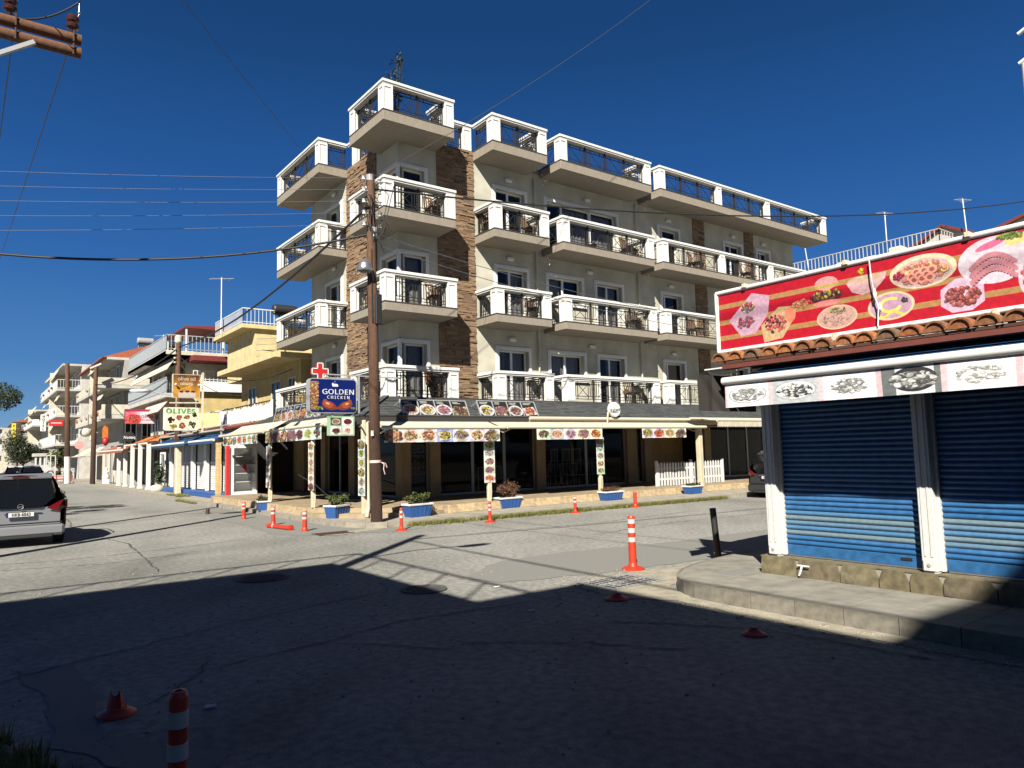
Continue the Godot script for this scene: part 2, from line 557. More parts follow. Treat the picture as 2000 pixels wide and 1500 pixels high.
func dish(im: Image, x: float, y: float, rx: float, ry: float, pal: int, rim := Color(.93, .92, .9)) -> void:
	ell(im, x + rx * .05, y + ry * .1, rx, ry, Color(.2, .2, .22, .35))
	var kind := R.randi() % 4
	if kind < 2:
		ell(im, x, y, rx, ry, rim)
		ell(im, x, y, rx * .84, ry * .82, rim.darkened(.14))
	elif kind == 2:
		poly(im, PackedVector2Array([Vector2(x - rx * .95, y - ry * .5), Vector2(x + rx * .7, y - ry * .8), Vector2(x + rx * .98, y + ry * .6), Vector2(x - rx * .7, y + ry * .85)]), rim)
		poly(im, PackedVector2Array([Vector2(x - rx * .8, y - ry * .4), Vector2(x + rx * .6, y - ry * .65), Vector2(x + rx * .8, y + ry * .45), Vector2(x - rx * .6, y + ry * .68)]), rim.darkened(.12))
	else:
		heap(im, x, y + ry * .1, rx * .95, ry * .8, [Color(.35, .22, .15), Color(.5, .42, .3), Color(.6, .6, .5)], 40, minf(rx, ry) * .3)
	heap(im, x, y, rx * .7, ry * .66, PALS[pal % PALS.size()] + [Color(.5, .3, .2)], 80, maxf(1.5, minf(rx, ry) * R.randf_range(.1, .19)), R.randi() % 3)

func grain(im: Image, amount: float, blotch := .0) -> Image:   # the unevenness of a weathered print
	var f := FastNoiseLite.new()
	f.frequency = .05
	f.fractal_octaves = 4
	for y in im.get_height():
		for x in im.get_width():
			var c := im.get_pixel(x, y)
			var k := 1.0 + R.randf_range(-amount, amount) + blotch * f.get_noise_2d(x, y)
			im.set_pixel(x, y, Color(clampf(c.r * k, 0, 1), clampf(c.g * k, 0, 1), clampf(c.b * k, 0, 1)))
	return im

func blank(w: int, h: int, c: Color) -> Image:
	var im := Image.create(w, h, false, Image.FORMAT_RGB8)
	im.fill(c)
	return im

func weathered(im: Image, amount: float) -> Image:
	var n := nimg(77, 0.02, 1.0 - amount, 1.0, 256, 5)
	for y in im.get_height():
		for x in im.get_width():
			var c := im.get_pixel(x, y)
			var k := n.get_pixel(x % 256, y % 256).r
			im.set_pixel(x, y, Color(c.r * k, c.g * k, c.b * k))
	return im

func red_sign_image() -> Image:
	R.seed = 31
	var w := 2048
	var h := 216
	var im := blank(w, h, Color(.70, .0, .125))
	for s in [.24, .515, .785]:
		im.fill_rect(Rect2i(0, int((s - .042) * h), w, int(.085 * h)), Color(.66, .5, .3))
	var lil := Color(.82, .66, .74)
	var tan := Color(.76, .64, .48)
	var U := func(u: float, v: float): return Vector2(u * w, v * h)
	for copyx in [0.0, 0.52]:
		poly(im, PackedVector2Array([U.call(.022 + copyx, .5), U.call(.07 + copyx, .1), U.call(.105 + copyx, .2), U.call(.1 + copyx, .5), U.call(.075 + copyx, .78), U.call(.045 + copyx, .8)]), lil.darkened(.08))
		heap(im, (.062 + copyx) * w, .33 * h, 26, 18, PALS[7] + PALS[1], 60, 6)
		heap(im, (.056 + copyx) * w, .58 * h, 34, 22, PALS[7] + [Color(.8, .2, .3)], 70, 6)
		poly(im, PackedVector2Array([U.call(.085 + copyx, .68), U.call(.12 + copyx, .42), U.call(.152 + copyx, .45), U.call(.15 + copyx, .62), U.call(.125 + copyx, .93), U.call(.09 + copyx, .96)]), tan)
		heap(im, (.113 + copyx) * w, .68 * h, 40, 30, [Color(.9, .5, .45), Color(.95, .65, .55), Color(.35, .12, .15), Color(.85, .35, .35)], 90, 6)
		ell(im, (.141 + copyx) * w, .58 * h, 20, 26, Color(.93, .5, .38))
		heap(im, (.163 + copyx) * w, .44 * h, 36, 14, PALS[3] + [Color(.9, .45, .3)], 60, 5)
		ell(im, (.205 + copyx) * w, .42 * h, 52, 20, Color(.35, .08, .16))
		heap(im, (.205 + copyx) * w, .37 * h, 50, 14, [Color(.5, .1, .25), Color(.75, .75, .3), Color(.35, .1, .15), Color(.6, .5, .2)], 90, 6)
		ell(im, (.206 + copyx) * w, .2 * h, 40, 23, Color(.84, .58, .58))
		im.fill_rect(Rect2i(int((.188 + copyx) * w), int(.22 * h), 78, 10), Color(.7, .62, .3))
		ell(im, (.205 + copyx) * w, .5 * h, 50, 10, Color(.88, .52, .5))
		poly(im, PackedVector2Array([U.call(.238 + copyx, .27), U.call(.3 + copyx, .2), U.call(.298 + copyx, .3), U.call(.28 + copyx, .46), U.call(.262 + copyx, .48), U.call(.247 + copyx, .42)]), Color(.83, .66, .68))
		ell(im, (.269 + copyx) * w, .25 * h, 60, 12, Color(.78, .66, .58))
		heap(im, (.262 + copyx) * w, .13 * h, 8, 8, [Color(.85, .7, .15), Color(.5, .55, .1)], 9, 7)
		ell(im, (.22 + copyx) * w, .743 * h, 68, 40, Color(.85, .72, .6))
		ell(im, (.22 + copyx) * w, .743 * h, 63, 36, Color(.76, .6, .55))
		heap(im, (.222 + copyx) * w, .64 * h, 30, 8, [Color(.75, .75, .4), Color(.5, .55, .2), Color(.35, .3, .2)], 40, 4)
		heap(im, (.22 + copyx) * w, .76 * h, 50, 26, [Color(.74, .6, .58), Color(.72, .57, .5)], 60, 4)
		ell(im, (.303 + copyx) * w, .714 * h, 70, 44, Color(.87, .76, .62))
		ell(im, (.303 + copyx) * w, .714 * h, 62, 38, Color(.72, .57, .66))
		for a in 26:
			ell(im, (.303 + copyx) * w + cos(a * .19 + .5) * 30, .70 * h + sin(a * .19 + .5) * 20, 6, 5, Color(.9, .82, .4))
			ell(im, (.303 + copyx) * w - 40 + a * 3, (.83 + .03 * sin(a * .3)) * h, 5, 4, Color(.88, .78, .3))
		heap(im, (.322 + copyx) * w, .66 * h, 10, 9, [Color(.1, .13, .06), Color(.2, .25, .1)], 16, 4)
		ell(im, (.35 + copyx) * w, .31 * h, 94, 50, Color(.87, .8, .66))
		ell(im, (.35 + copyx) * w, .33 * h, 80, 42, Color(.8, .68, .68))
		heap(im, (.350 + copyx) * w, .32 * h, 66, 30, PALS[3] + [Color(.93, .55, .5)], 110, 9)
		for a in 9:
			var rx: float = (.335 + copyx + a * .0035) * w
			ell(im, rx, (.36 + .06 * sin(a * 2.1)) * h, 15, 13, Color(.93, .62, .55))
			ell(im, rx, (.36 + .06 * sin(a * 2.1)) * h, 8, 7, Color(.6, .35, .3))
		heap(im, (.318 + copyx) * w, .32 * h, 16, 12, [Color(.8, .05, .25), Color(.7, .05, .3)], 18, 5)
		poly(im, PackedVector2Array([U.call(.372 + copyx, .62), U.call(.392 + copyx, .5), U.call(.415 + copyx, .52), U.call(.426 + copyx, .62), U.call(.426 + copyx, .85), U.call(.41 + copyx, .95), U.call(.385 + copyx, .95), U.call(.371 + copyx, .84)]), Color(.8, .68, .77))
		heap(im, (.398 + copyx) * w, .74 * h, 44, 26, [Color(.65, .3, .28), Color(.55, .22, .2), Color(.75, .4, .38)], 80, 8)
		ell(im, (.441 + copyx) * w, .35 * h, 92, 66, Color(.84, .78, .82))
		for t in 3:
			for a in 60:
				var f := a / 59.0
				var p := Vector2((.414 + copyx + .05 * f) * w, (.42 - .14 * sin(f * PI) + .09 * t) * h)
				ell(im, p.x, p.y, 9 * (1.2 - f * .4), 8 * (1.2 - f * .4), Color(.75, .5, .53))
				if a % 4 == 0: ell(im, p.x, p.y + 7, 4, 4, Color(.3, .12, .2))
		ell(im, (.437 + copyx) * w, .15 * h, 40, 10, Color(.85, .4, .55), -.25)
		ell(im, (.468 + copyx) * w, .14 * h, 30, 16, Color(.87, .78, .5), -.2)
		heap(im, (.46 + copyx) * w, .08 * h, 28, 8, [Color(.4, .5, .15), Color(.6, .65, .3)], 30, 6)
		ell(im, (.487 + copyx) * w, .66 * h, 44, 62, Color(.87, .74, .78))
		heap(im, (.487 + copyx) * w, .62 * h, 34, 44, [Color(.9, .5, .42), Color(.8, .32, .3), Color(.93, .65, .6)], 90, 9)
	return grain(im, .09, .12)

func grey_banner_image() -> Image:   # six pictures of dishes in ink sketch greys
	R.seed = 41
	var im := blank(1536, 128, Color(.93, .91, .91))
	for i in 12:
		var x := i * 128
		im.fill_rect(Rect2i(x, 0, 6, 128), Color(.86, .74, .76))
		im.fill_rect(Rect2i(x + 122, 0, 6, 128), Color(.86, .74, .76))
		var k := i % 6
		if k == 1 or k == 3:
			im.fill_rect(Rect2i(x + 6, 0, 116, 128), Color(.72, .74, .75) if k == 1 else Color(.42, .44, .45))
		if k == 3: im.fill_rect(Rect2i(x + 34, 0, 76, 128), Color(.86, .87, .87))
		if k == 0 or k == 1: ell(im, x + 64, 66, 54, 46, Color(.62, .64, .64))
		if k == 0 or k == 1: ell(im, x + 64, 65, 50, 42, Color(.93, .94, .94))
		if k == 3: ell(im, x + 70, 64, 46, 54, Color(.15, .16, .17))
		var dark: Array = [[Color(.75, .76, .75), Color(.9, .9, .9), Color(.6, .62, .62)], [Color(.25, .27, .27), Color(.95, .95, .94), Color(.9, .9, .9)], [Color(.7, .72, .7), Color(.55, .57, .57), Color(.92, .92, .92)], [Color(.93, .93, .92), Color(.75, .76, .75), Color(.35, .36, .36)], [Color(.8, .83, .82), Color(.7, .72, .72), Color(.9, .9, .88)], [Color(.7, .78, .78), Color(.85, .85, .84), Color(.6, .6, .6)]][k]
		heap(im, x + 64 + (6 if k == 3 else 0), 66, 43 if k != 2 else 38, 33, dark, 150 if k != 4 else 60, 6 if k != 3 else 9)
		im.fill_rect(Rect2i(x, 0, 128, 3), Color(.8, .62, .66))
	return grain(im, .06, .12)

func strip_image(seed_: int, count: int, w: int, h: int, along_x: bool, bg := Color(.9, .9, .88)) -> Image:   # a row or column of dishes
	R.seed = seed_
	var im := blank(w, h, bg)
	for i in count:
		var cw := float(w) / count if along_x else float(w)
		var ch := float(h) if along_x else float(h) / count
		var x := (i + .5) * cw if along_x else cw * .5
		var y := ch * .5 if along_x else (i + .5) * ch
		if R.randf() < .4:
			im.fill_rect(Rect2i(int(x - cw / 2), int(y - ch / 2), int(cw), int(ch)), Color(R.randf_range(.55, .95), R.randf_range(.6, .92), R.randf_range(.55, .88)))
		var s := R.randf_range(.46, .56)
		dish(im, x, y, cw * s, ch * s, R.randi() % 9, Color(R.randf_range(.7, .95), R.randf_range(.72, .93), R.randf_range(.7, .92)))
	return grain(im, .12, .2)

func board_image(seed_: int, pal: int, top: Color) -> Image:
	R.seed = seed_
	var im := blank(96, 128, top)
	for l in 2:
		im.fill_rect(Rect2i(14, 12 + l * 10, 30 + R.randi() % 30, 4), Color(.75, .75, .72))
	dish(im, 48, 80, 47, 47, pal, Color(.75, .73, .74))
	return grain(im, .12, .2)

func chicken_image() -> Image:
	R.seed = 51
	var w := 384
	var h := 264
	var im := blank(w, h, Color(.02, .1, .38))
	for y in range(24, 240):
		var half := 34.0 - 6.0 * (y - 24) / 216.0 + 4.0 * sin(y * .21)
		var x0 := 40.0
		for x in range(int(x0 - half), int(x0 + half)):
			if x >= 0: im.set_pixel(x, y, Color(.78, .56, .34).darkened(.25 + .2 * sin(y * .35 + x * .05)))
	heap(im, 40, 130, 30, 100, [Color(.8, .6, .35), Color(.65, .38, .2), Color(.9, .75, .5), Color(.6, .3, .25)], 150, 8)
	heap(im, 60, 226, 26, 14, [Color(.85, .7, .3), Color(.55, .55, .2)], 30, 7)
	for s in [0, 1]:
		var cx := 158.0 if s == 0 else 290.0
		var f := 1.0 if s == 0 else -1.0
		ell(im, cx, 206, 62, 32, Color(.45, .2, .12), .3 * f)
		ell(im, cx - 8 * f, 198, 46, 24, Color(.62, .3, .18), .3 * f)
		ell(im, cx - 30 * f, 182, 20, 26, Color(.6, .28, .16), -.5 * f)
		ell(im, cx + 46 * f, 220, 26, 12, Color(.5, .22, .12), .35 * f)
		ell(im, cx - 14 * f, 190, 18, 8, Color(.9, .7, .55, .8), .3 * f)
		heap(im, cx - 62 * f, 226, 18, 8, [Color(.45, .55, .15), Color(.7, .7, .3)], 14, 6)
	# the little white chicken above the words
	ell(im, 206, 50, 25, 12, Color(.93, .95, .97))
	ell(im, 188, 42, 9, 11, Color(.93, .95, .97))
	poly(im, PackedVector2Array([Vector2(182, 60), Vector2(232, 60), Vector2(228, 52), Vector2(186, 50)]), Color(.93, .95, .97))
	ell(im, 204, 22, 4, 6, Color(.6, .7, .88))
	return im

func olives_image() -> Image:
	R.seed = 61
	var im := blank(256, 168, Color(.9, .86, .76))
	for o in [[52, 92, 26, 18, [Color(.25, .06, .1), Color(.15, .05, .08)]], [112, 70, 18, 16, [Color(.6, .2, .2), Color(.75, .4, .35)]], [170, 68, 20, 11, [Color(.75, .55, .3), Color(.6, .4, .2)]], [66, 138, 24, 14, [Color(.8, .72, .35), Color(.5, .5, .2)]], [134, 132, 20, 18, [Color(.8, .45, .35), Color(.6, .3, .2)]], [208, 124, 26, 22, [Color(.2, .15, .1), Color(.35, .28, .18)]], [224, 52, 13, 10, [Color(.2, .16, .1), Color(.4, .3, .2)]]]:
		heap(im, o[0], o[1], o[2], o[3], o[4], 26, 8)
	return im

func olive_oil_image() -> Image:
	R.seed = 62
	var im := blank(192, 168, Color(.6, .4, .16))
	for y in 168:
		for x in 192:
			im.set_pixel(x, y, Color(.36, .2, .08).lerp(Color(.75, .55, .22), clampf(y / 120.0 + .15 * sin(x * .07), 0, 1)))
	im.fill_rect(Rect2i(40, 128, 120, 34), Color(.75, .7, .68))
	for i in 3: heap(im, 62 + i * 40, 122, 13, 5, [Color(.25, .06, .1), Color(.4, .1, .12)], 12, 5)
	for a in 40:
		ell(im, 96 + cos(a * .16 - .05) * 36, 70 + sin(a * .08) * 36, 2, 2, Color(.95, .8, .45))
	im.fill_rect(Rect2i(60, 68, 72, 3), Color(.95, .85, .5))
	return im

func pink_sign_image() -> Image:
	R.seed = 63
	var im := blank(256, 120, Color(.9, .78, .82))
	for y in 120:
		for x in 150: im.set_pixel(x, y, Color(.86, .42, .5).lerp(Color(.9, .78, .82), clampf((x - 60) / 80.0, 0, 1)))
	im.fill_rect(Rect2i(0, 0, 256, 20), Color(.62, .16, .3))
	ell(im, 70, 84, 70, 44, Color(.85, .3, .3))
	heap(im, 66, 88, 50, 24, [Color(.85, .35, .3), Color(.9, .55, .45), Color(.8, .2, .25)], 60, 8)
	return im

func _ready() -> void:
	# camera
	var yaw := deg_to_rad(53.084)
	var pitch := deg_to_rad(5.275)
	var roll := deg_to_rad(-1.448)
	var fw := Vector3(cos(yaw) * cos(pitch), sin(pitch), -sin(yaw) * cos(pitch))
	var r0 := fw.cross(Vector3.UP).normalized()
	var u0 := r0.cross(fw)
	var cam := Camera3D.new()
	cam.name = "camera"
	cam.transform = Transform3D(Basis(r0 * cos(roll) + u0 * sin(roll), u0 * cos(roll) - r0 * sin(roll), -fw), Vector3(0, 1.6, 0) * K)
	cam.fov = rad_to_deg(2.0 * atan(750.0 / 1424.04))
	cam.far = 3000.0
	cam.near = 0.1
	add_child(cam)
	# sky
	var env := Environment.new()
	env.background_mode = Environment.BG_SKY
	env.tonemap_mode = Environment.TONE_MAPPER_LINEAR
	env.tonemap_exposure = EXPO
	var sm := PanoramaSkyMaterial.new()
	sm.panorama = sky_picture()
	var sky := Sky.new()
	sky.sky_material = sm
	env.sky = sky
	env.sdfgi_enabled = true
	env.ssao_enabled = true
	env.ssil_enabled = true
	var we := WorldEnvironment.new()
	we.name = "surroundings"
	we.environment = env
	add_child(we)
	# sun
	var sun := DirectionalLight3D.new()
	sun.name = "sun"
	sun.light_color = Color(1.0, 0.97, 0.915)
	sun.light_energy = 1.6
	sun.light_angular_distance = 0.5
	sun.shadow_enabled = true
	add_child(sun)
	sun.look_at_from_position(Vector3.ZERO, Vector3(1.06, -1.14, -1), Vector3.UP)
	materials()
	ground()
	hotel()
	canopy()
	shops()
	kiosk()
	left_street()
	casters()
	poles_and_wires()
	street_things()
	cars()
	right_far()

const EXPO := 2.5

func sky_picture() -> ImageTexture:
	var stops := [[-90.0, Color(.2, .19, .17)], [-0.6, Color(.36, .36, .36)], [0.0, Color(.60, .71, .80)], [3.0, Color(.43, .61, .78)], [7.0, Color(.30, .51, .74)], [14.0, Color(.20, .415, .68)], [21.0, Color(.15, .345, .60)], [29.0, Color(.110, .278, .49)], [36.0, Color(.09, .245, .44)], [60.0, Color(.06, .17, .33)], [90.0, Color(.05, .14, .29)]]
	var h := 512
	var im := Image.create(64, h, false, Image.FORMAT_RGBF)
	for y in h:
		var e := 90.0 - 180.0 * (y + .5) / h
		var c: Color = stops[0][1].srgb_to_linear()
		for i in stops.size() - 1:
			if e >= stops[i][0]:
				var t: float = clampf((e - stops[i][0]) / (stops[i + 1][0] - stops[i][0]), 0, 1)
				c = stops[i][1].srgb_to_linear().lerp(stops[i + 1][1].srgb_to_linear(), t)
		for x in 64: im.set_pixel(x, y, Color(c.r / EXPO, c.g / EXPO, c.b / EXPO))
	return T(im)

# ---------- ground ----------
func jag(p: Array) -> PackedVector2Array:   # a hand laid, uneven outline
	var o := PackedVector2Array()
	for i in p.size():
		var a: Vector2 = p[i]
		var d: Vector2 = p[(i + 1) % p.size()]
		var k := int(a.distance_to(d) / .09) + 1
		var s := Vector2(d.y - a.y, a.x - d.x).normalized()
		for j in k: o.append(a.lerp(d, float(j) / k) + s * (R.randf_range(-.018, .018) + .02 * sin(j * .8 + i)))
	return o

func kerb_z(x: float) -> float: return -14.62 + (x - 7.3) * 0.05

func ground() -> void:
	var nz := FastNoiseLite.new()
	nz.seed = 9
	nz.frequency = 0.16
	nz.fractal_octaves = 5
	var xs := []
	var zs := []
	var x := -400.0
	while x < 600.0:
		xs.append(x)
		x += 0.5 if x > -5 and x < 24 else (4.0 if x > -30 and x < 50 else 50.0)
	var z := 60.0
	while z > -900.0:
		zs.append(z)
		z -= 0.5 if z < 3 and z > -34 else (4.0 if z < 40 and z > -120 else 60.0)
	var b := MB.new()
	var cols := {}
	var shade := func(px: float, pz: float) -> Color:
		var k := 0.88 + 0.36 * nz.get_noise_2d(px, pz * 0.6) + 0.26 * nz.get_noise_2d(px * 5.0 + 90, pz * 5.0)
		var st := nz.get_noise_2d(px * 2.2 + 300, pz * 3.0)
		if st > .22 and px < 4: k *= 1.0 - (st - .22) * 1.1
		if px > 3.4 and px < 6.2 and pz < -8: k *= 1.03      # worn wheel tracks
		if pz < -9.2 and pz > -10.6 and px > 7: k *= 0.9
		k = clampf(k, 0.5, 1.15)
		return Color(k, k * 0.995, k * 0.975)
	for i in xs.size() - 1:
		for j in zs.size() - 1:
			var p := [[xs[i], zs[j]], [xs[i + 1], zs[j]], [xs[i + 1], zs[j + 1]], [xs[i], zs[j + 1]]]
			for t in [0, 1, 2, 0, 2, 3].size():
				var k: int = [0, 2, 1, 0, 3, 2][t]
				b.col = shade.call(p[k][0], p[k][1])
				b.pt(V(p[k][0], 0, p[k][1]), Vector3.UP)
	struct("road", b, M.asphalt)
	# newer asphalt laid along the kerb by the bollards, and beside the shop corner
	b = MB.new()
	b.sheet(jag([Vector2(6.74, -26), Vector2(6.74, -16.3), Vector2(7.2, -14.7), Vector2(8.4, -14.55), Vector2(8.9, -14.2), Vector2(7.2, -13.75), Vector2(5.5, -14.6), Vector2(5.2, -15.6), Vector2(5.5, -18), Vector2(5.3, -20.2), Vector2(5.6, -22), Vector2(6.2, -25)]), 0.004)
	b.sheet(jag([Vector2(5.3, -7.4), Vector2(6.8, -7.0), Vector2(8.8, -6.8), Vector2(14, -6.6), Vector2(16, -8.2), Vector2(13, -8.35), Vector2(9.5, -8.5), Vector2(7.5, -8.9), Vector2(6.2, -8.8), Vector2(5.2, -8.0)]), 0.004)
	struct("road_patch", b, M.patch)
	b = MB.new()   # darker trench repair crossing the shade in front of the camera
	b.sheet(jag([Vector2(0.35, -7.0), Vector2(0.75, -6.9), Vector2(0.8, -5.9), Vector2(0.7, -5.2), Vector2(0.95, -4.6), Vector2(1.25, -4.25), Vector2(1.0, -4.05), Vector2(0.75, -4.4), Vector2(0.45, -5.0), Vector2(0.5, -6.0)]), 0.004)
	struct("road_patch", b, M.patch_old)
	# cement wash in the gutter beside the shop and round the storm grate
	b = MB.new()
	b.sheet(jag([Vector2(6.23, 3), Vector2(6.02, 3), Vector2(5.98, -2), Vector2(5.93, -4), Vector2(6.0, -5.2), Vector2(5.7, -5.75), Vector2(5.75, -6.4), Vector2(6.3, -6.85), Vector2(7.3, -6.75), Vector2(8.9, -6.45), Vector2(8.3, -6.22), Vector2(7.2, -6.12), Vector2(6.45, -5.72), Vector2(6.24, -5.1)]), 0.006)
	b.sheet(jag([Vector2(5.85, -14.2), Vector2(6.1, -14.05), Vector2(7.3, -14.45), Vector2(7.6, -14.75), Vector2(7.3, -14.95), Vector2(6.6, -14.6), Vector2(6.0, -14.5)]), 0.008)
	struct("gutter_cement", b, M.cement)
	# tar-filled cracks and seams
	b = MB.new()
	R.seed = 5
	for c in [[[-1.0, -6.6], [0.3, -6.75], [1.2, -7.1], [2.2, -7.5], [3.2, -7.75], [4.1, -7.9]], [[1.0, -5.4], [1.35, -5.8], [1.5, -6.0], [1.62, -6.35]], [[1.5, -6.0], [2.2, -6.1], [3.4, -6.4], [4.4, -6.3], [5.4, -6.2]], [[2.3, -6.4], [3.0, -5.6], [3.3, -5.1]], [[-2, -8.6], [0.2, -8.85], [1.5, -9.2], [2.6, -9.0]], [[3.4, -5.4], [4.2, -4.6], [4.8, -3.7]], [[-.2, -14.6], [1.4, -14.2], [2.8, -14.4], [4.6, -14.9]], [[.4, -13.6], [1.8, -13.2], [3.2, -13.5]], [[2.0, -30], [2.4, -24], [2.1, -20], [2.6, -16], [2.3, -11.5]], [[9.5, -10.2], [12, -10.6], [16, -10.3], [22, -10.8]], [[8, -12.2], [11, -11.8], [15, -12.1]], [[4.9, -5.0], [5.6, -4.0], [5.75, -2.5]]]:
		var prev := []
		for i in c.size() - 1:
			var k := int(Vector2(c[i][0], c[i][1]).distance_to(Vector2(c[i + 1][0], c[i + 1][1])) / 0.13) + 1
			for s in k:
				var t := float(s) / k
				var p := V(lerpf(c[i][0], c[i + 1][0], t) + R.randf_range(-.025, .025), 0.008, lerpf(c[i][1], c[i + 1][1], t) + R.randf_range(-.03, .03))
				prev.append(p)
		for i in prev.size() - 1:
			var d: Vector3 = (prev[i + 1] - prev[i]).normalized()
			var s := d.cross(Vector3.UP) * R.randf_range(0.004, 0.014)
			b.oq([prev[i] - s, prev[i + 1] - s, prev[i + 1] + s, prev[i] + s], Vector3.UP)
	struct("road_cracks", b, M.tar)
	# hotel side pavement
	var pv := PackedVector2Array([Vector2(6.95, -120), Vector2(6.95, -16.4), Vector2(7.0, -15.6), Vector2(7.2, -15.05), Vector2(7.6, -14.8)])
	for i in range(0, 14): pv.append(Vector2(8.2 + i * 2.5, kerb_z(8.2 + i * 2.5) - 0.14))
	pv.append(Vector2(43, -18.8)); pv.append(Vector2(9.2, -18.8)); pv.append(Vector2(9.2, -120))
	b = MB.new()
	b.sheet(pv, 0.1)
	struct("pavement", b, M.pavement)
	# its kerbstones
	var line := []
	var zz := -120.0
	while zz < -16.4:
		line.append(Vector2(6.78, zz))
		zz += 1.0 if zz > -66 else 6.0
	for p in [Vector2(6.78, -16.3), Vector2(6.86, -15.5), Vector2(7.1, -14.92), Vector2(7.5, -14.66)]: line.append(p)
	for i in 36: line.append(Vector2(8.3 + i * 1.0, kerb_z(8.3 + i * 1.0)))
	var kerb := Node3D.new()
	kerb.name = "kerb"
	kerb.set_meta("kind", "structure")
	add_child(kerb)
	for i in line.size() - 1:
		var a: Vector2 = line[i]
		var d: Vector2 = line[i + 1]
		var e := (d - a).normalized()
		var nrm := Vector2(-e.y, e.x) * 0.17   # towards the buildings
		if nrm.dot(Vector2(20, -60) - a) < 0: nrm = -nrm
		var g := e * 0.006
		var up := R.randf_range(-.008, .006)
		var q := [a + g, d - g, d - g + nrm, a + g + nrm]
		var bb := MB.new()
		bb.prism(PackedVector2Array(q), V(0, 0.112 + up, 0), Vector3.RIGHT, Vector3.BACK, 0.13)
		part("kerbstone", bb, M.kerb, kerb)
	# raised terrace in front of the hotel
	b = MB.new()
	b.prism(PackedVector2Array([Vector2(6.97, -27), Vector2(6.97, -18.0), Vector2(7.3, -17.35), Vector2(8.3, -16.2), Vector2(8.9, -15.78), Vector2(42, -15.78), Vector2(42, -19.2), Vector2(10.4, -19.2), Vector2(10.4, -27)]), V(0, .31, 0), Vector3.RIGHT, Vector3.BACK, .22)
	b.prism(PackedVector2Array([Vector2(6.9, -18.3), Vector2(6.94, -17.4), Vector2(7.2, -16.85), Vector2(7.75, -16.25), Vector2(8.3, -15.8), Vector2(8.9, -15.6), Vector2(9.6, -15.74), Vector2(9.6, -16.5), Vector2(7.6, -18.3)]), V(0, .2, 0), Vector3.RIGHT, Vector3.BACK, .11)
	var terrace := struct("terrace", b, M.platform)
	R.seed = 8
	var tiles := [MB.new(), MB.new()]
	tiles[0].cbox(V(-.2, 0, -.012), V(.2, .2, .014), .004)
	tiles[1].cbox(V(-.014, 0, -.2), V(.012, .2, .2), .004)
	var tm := [tiles[0].make(), tiles[1].make()]
	var mats := []
	for i in 3:
		var m: StandardMaterial3D = M.step_tile.duplicate()
		m.albedo_color = lin(.58 + .06 * (i - 1), .46 + .055 * (i - 1), .3 + .03 * (i - 1))
		mats.append(m)
	for i in 60: put("step_tile", tm[0], mats[R.randi() % 3], terrace, V(9.12 + i * .406, .1 + R.randf() * .004, -15.765))
	for i in 21: put("step_tile", tm[1], mats[R.randi() % 3], terrace, V(6.955, .1 + R.randf() * .004, -18.22 - i * .406))
	b = MB.new()
	for i in 66:
		for j in 8:
			var px := 7.0 + i * .42
			var pz := -15.8 - j * .385
			if px > 10 and pz < -18.85: continue
			if px * 1.1 - (pz + .4) < 25.6: continue
			b.col = Color(1, 1, 1).darkened(R.randf() * .14)
			b.box(V(px + .004, .305, pz - .381), V(px + .416, .318 + R.randf() * .002, pz - .004))
	for i in 20:
		for j in 7:
			b.col = Color(1, 1, 1).darkened(R.randf() * .14)
			b.box(V(7.0 + j * .42 + .004, .305, -19.3 - i * .385 - .381), V(7.0 + j * .42 + .416, .318 + R.randf() * .002, -19.3 - i * .385 - .004))
	stuff(part("floor_tiles", b, M.platform, terrace))
	# grit and small stones swept against the kerbs and lying on the road
	var peb := MB.new()
	peb.ellip(Vector3.ZERO, V(.011, .007, .009), 5, 4)
	R.seed = 14
	var gs := []
	for i in 700: gs.append(V(R.randf_range(6.0, 6.2) - absf(R.randfn(0, .08)), .004, R.randf_range(-5.2, -1.5)))
	for i in 500: gs.append(V(R.randf_range(-1.5, 6.0), .004, R.randf_range(-12.0, -3.0)))
	for i in 300: gs.append(V(6.4 + R.randfn(0, .35), .01, -6.5 + R.randfn(0, .35)))
	for i in 700: gs.append(V(R.randf_range(7.5, 18), .004, kerb_z(9.0) + .15 + absf(R.randfn(0, .3))))
	scatter("road_grit", peb.make(), gs, M.kerb, "grit and small stones scattered over the road and along the kerbs", "grit", .4, 1.5)
	# weeds along the kerb
	var blade := MB.new()
	R.seed = 12
	for i in 14:
		var a := R.randf() * TAU
		var o := V(cos(a), 0, sin(a)) * R.randf() * .04
		var tip := o + V(cos(a) * R.randf_range(.01, .06), R.randf_range(.03, .1), sin(a) * R.randf_range(.01, .06))
		var s := V(-sin(a), 0, cos(a)) * .007
		blade.t3(o - s, o + s, tip)
	var spots := []
	for i in 2600:
		var px := 7.9 + pow(R.randf(), .8) * 10.6
		if sin(px * 3.1) + sin(px * 1.7 + 1) + R.randf() * 1.6 < -.5: continue
		spots.append(V(px, 0.0, kerb_z(px) + .01 + absf(R.randfn(0, .09)) * (1.0 - (px - 8) * .05)))
	for i in 90: spots.append(V(R.randf_range(6.9, 7.4), .1, R.randf_range(-34, -31.4)))
	for i in 60: spots.append(V(6.72 - absf(R.randfn(0, .05)), 0, R.randf_range(-31, -28)))
	for i in 420: spots.append(V(.02 + R.randfn(0, .17), 0, -4.55 + R.randfn(0, .3)))
	scatter("kerb_grass", blade.make(), spots, M.grass, "weeds and low grass sprouting along the kerbs and road edge", "grass", .6, 1.5)

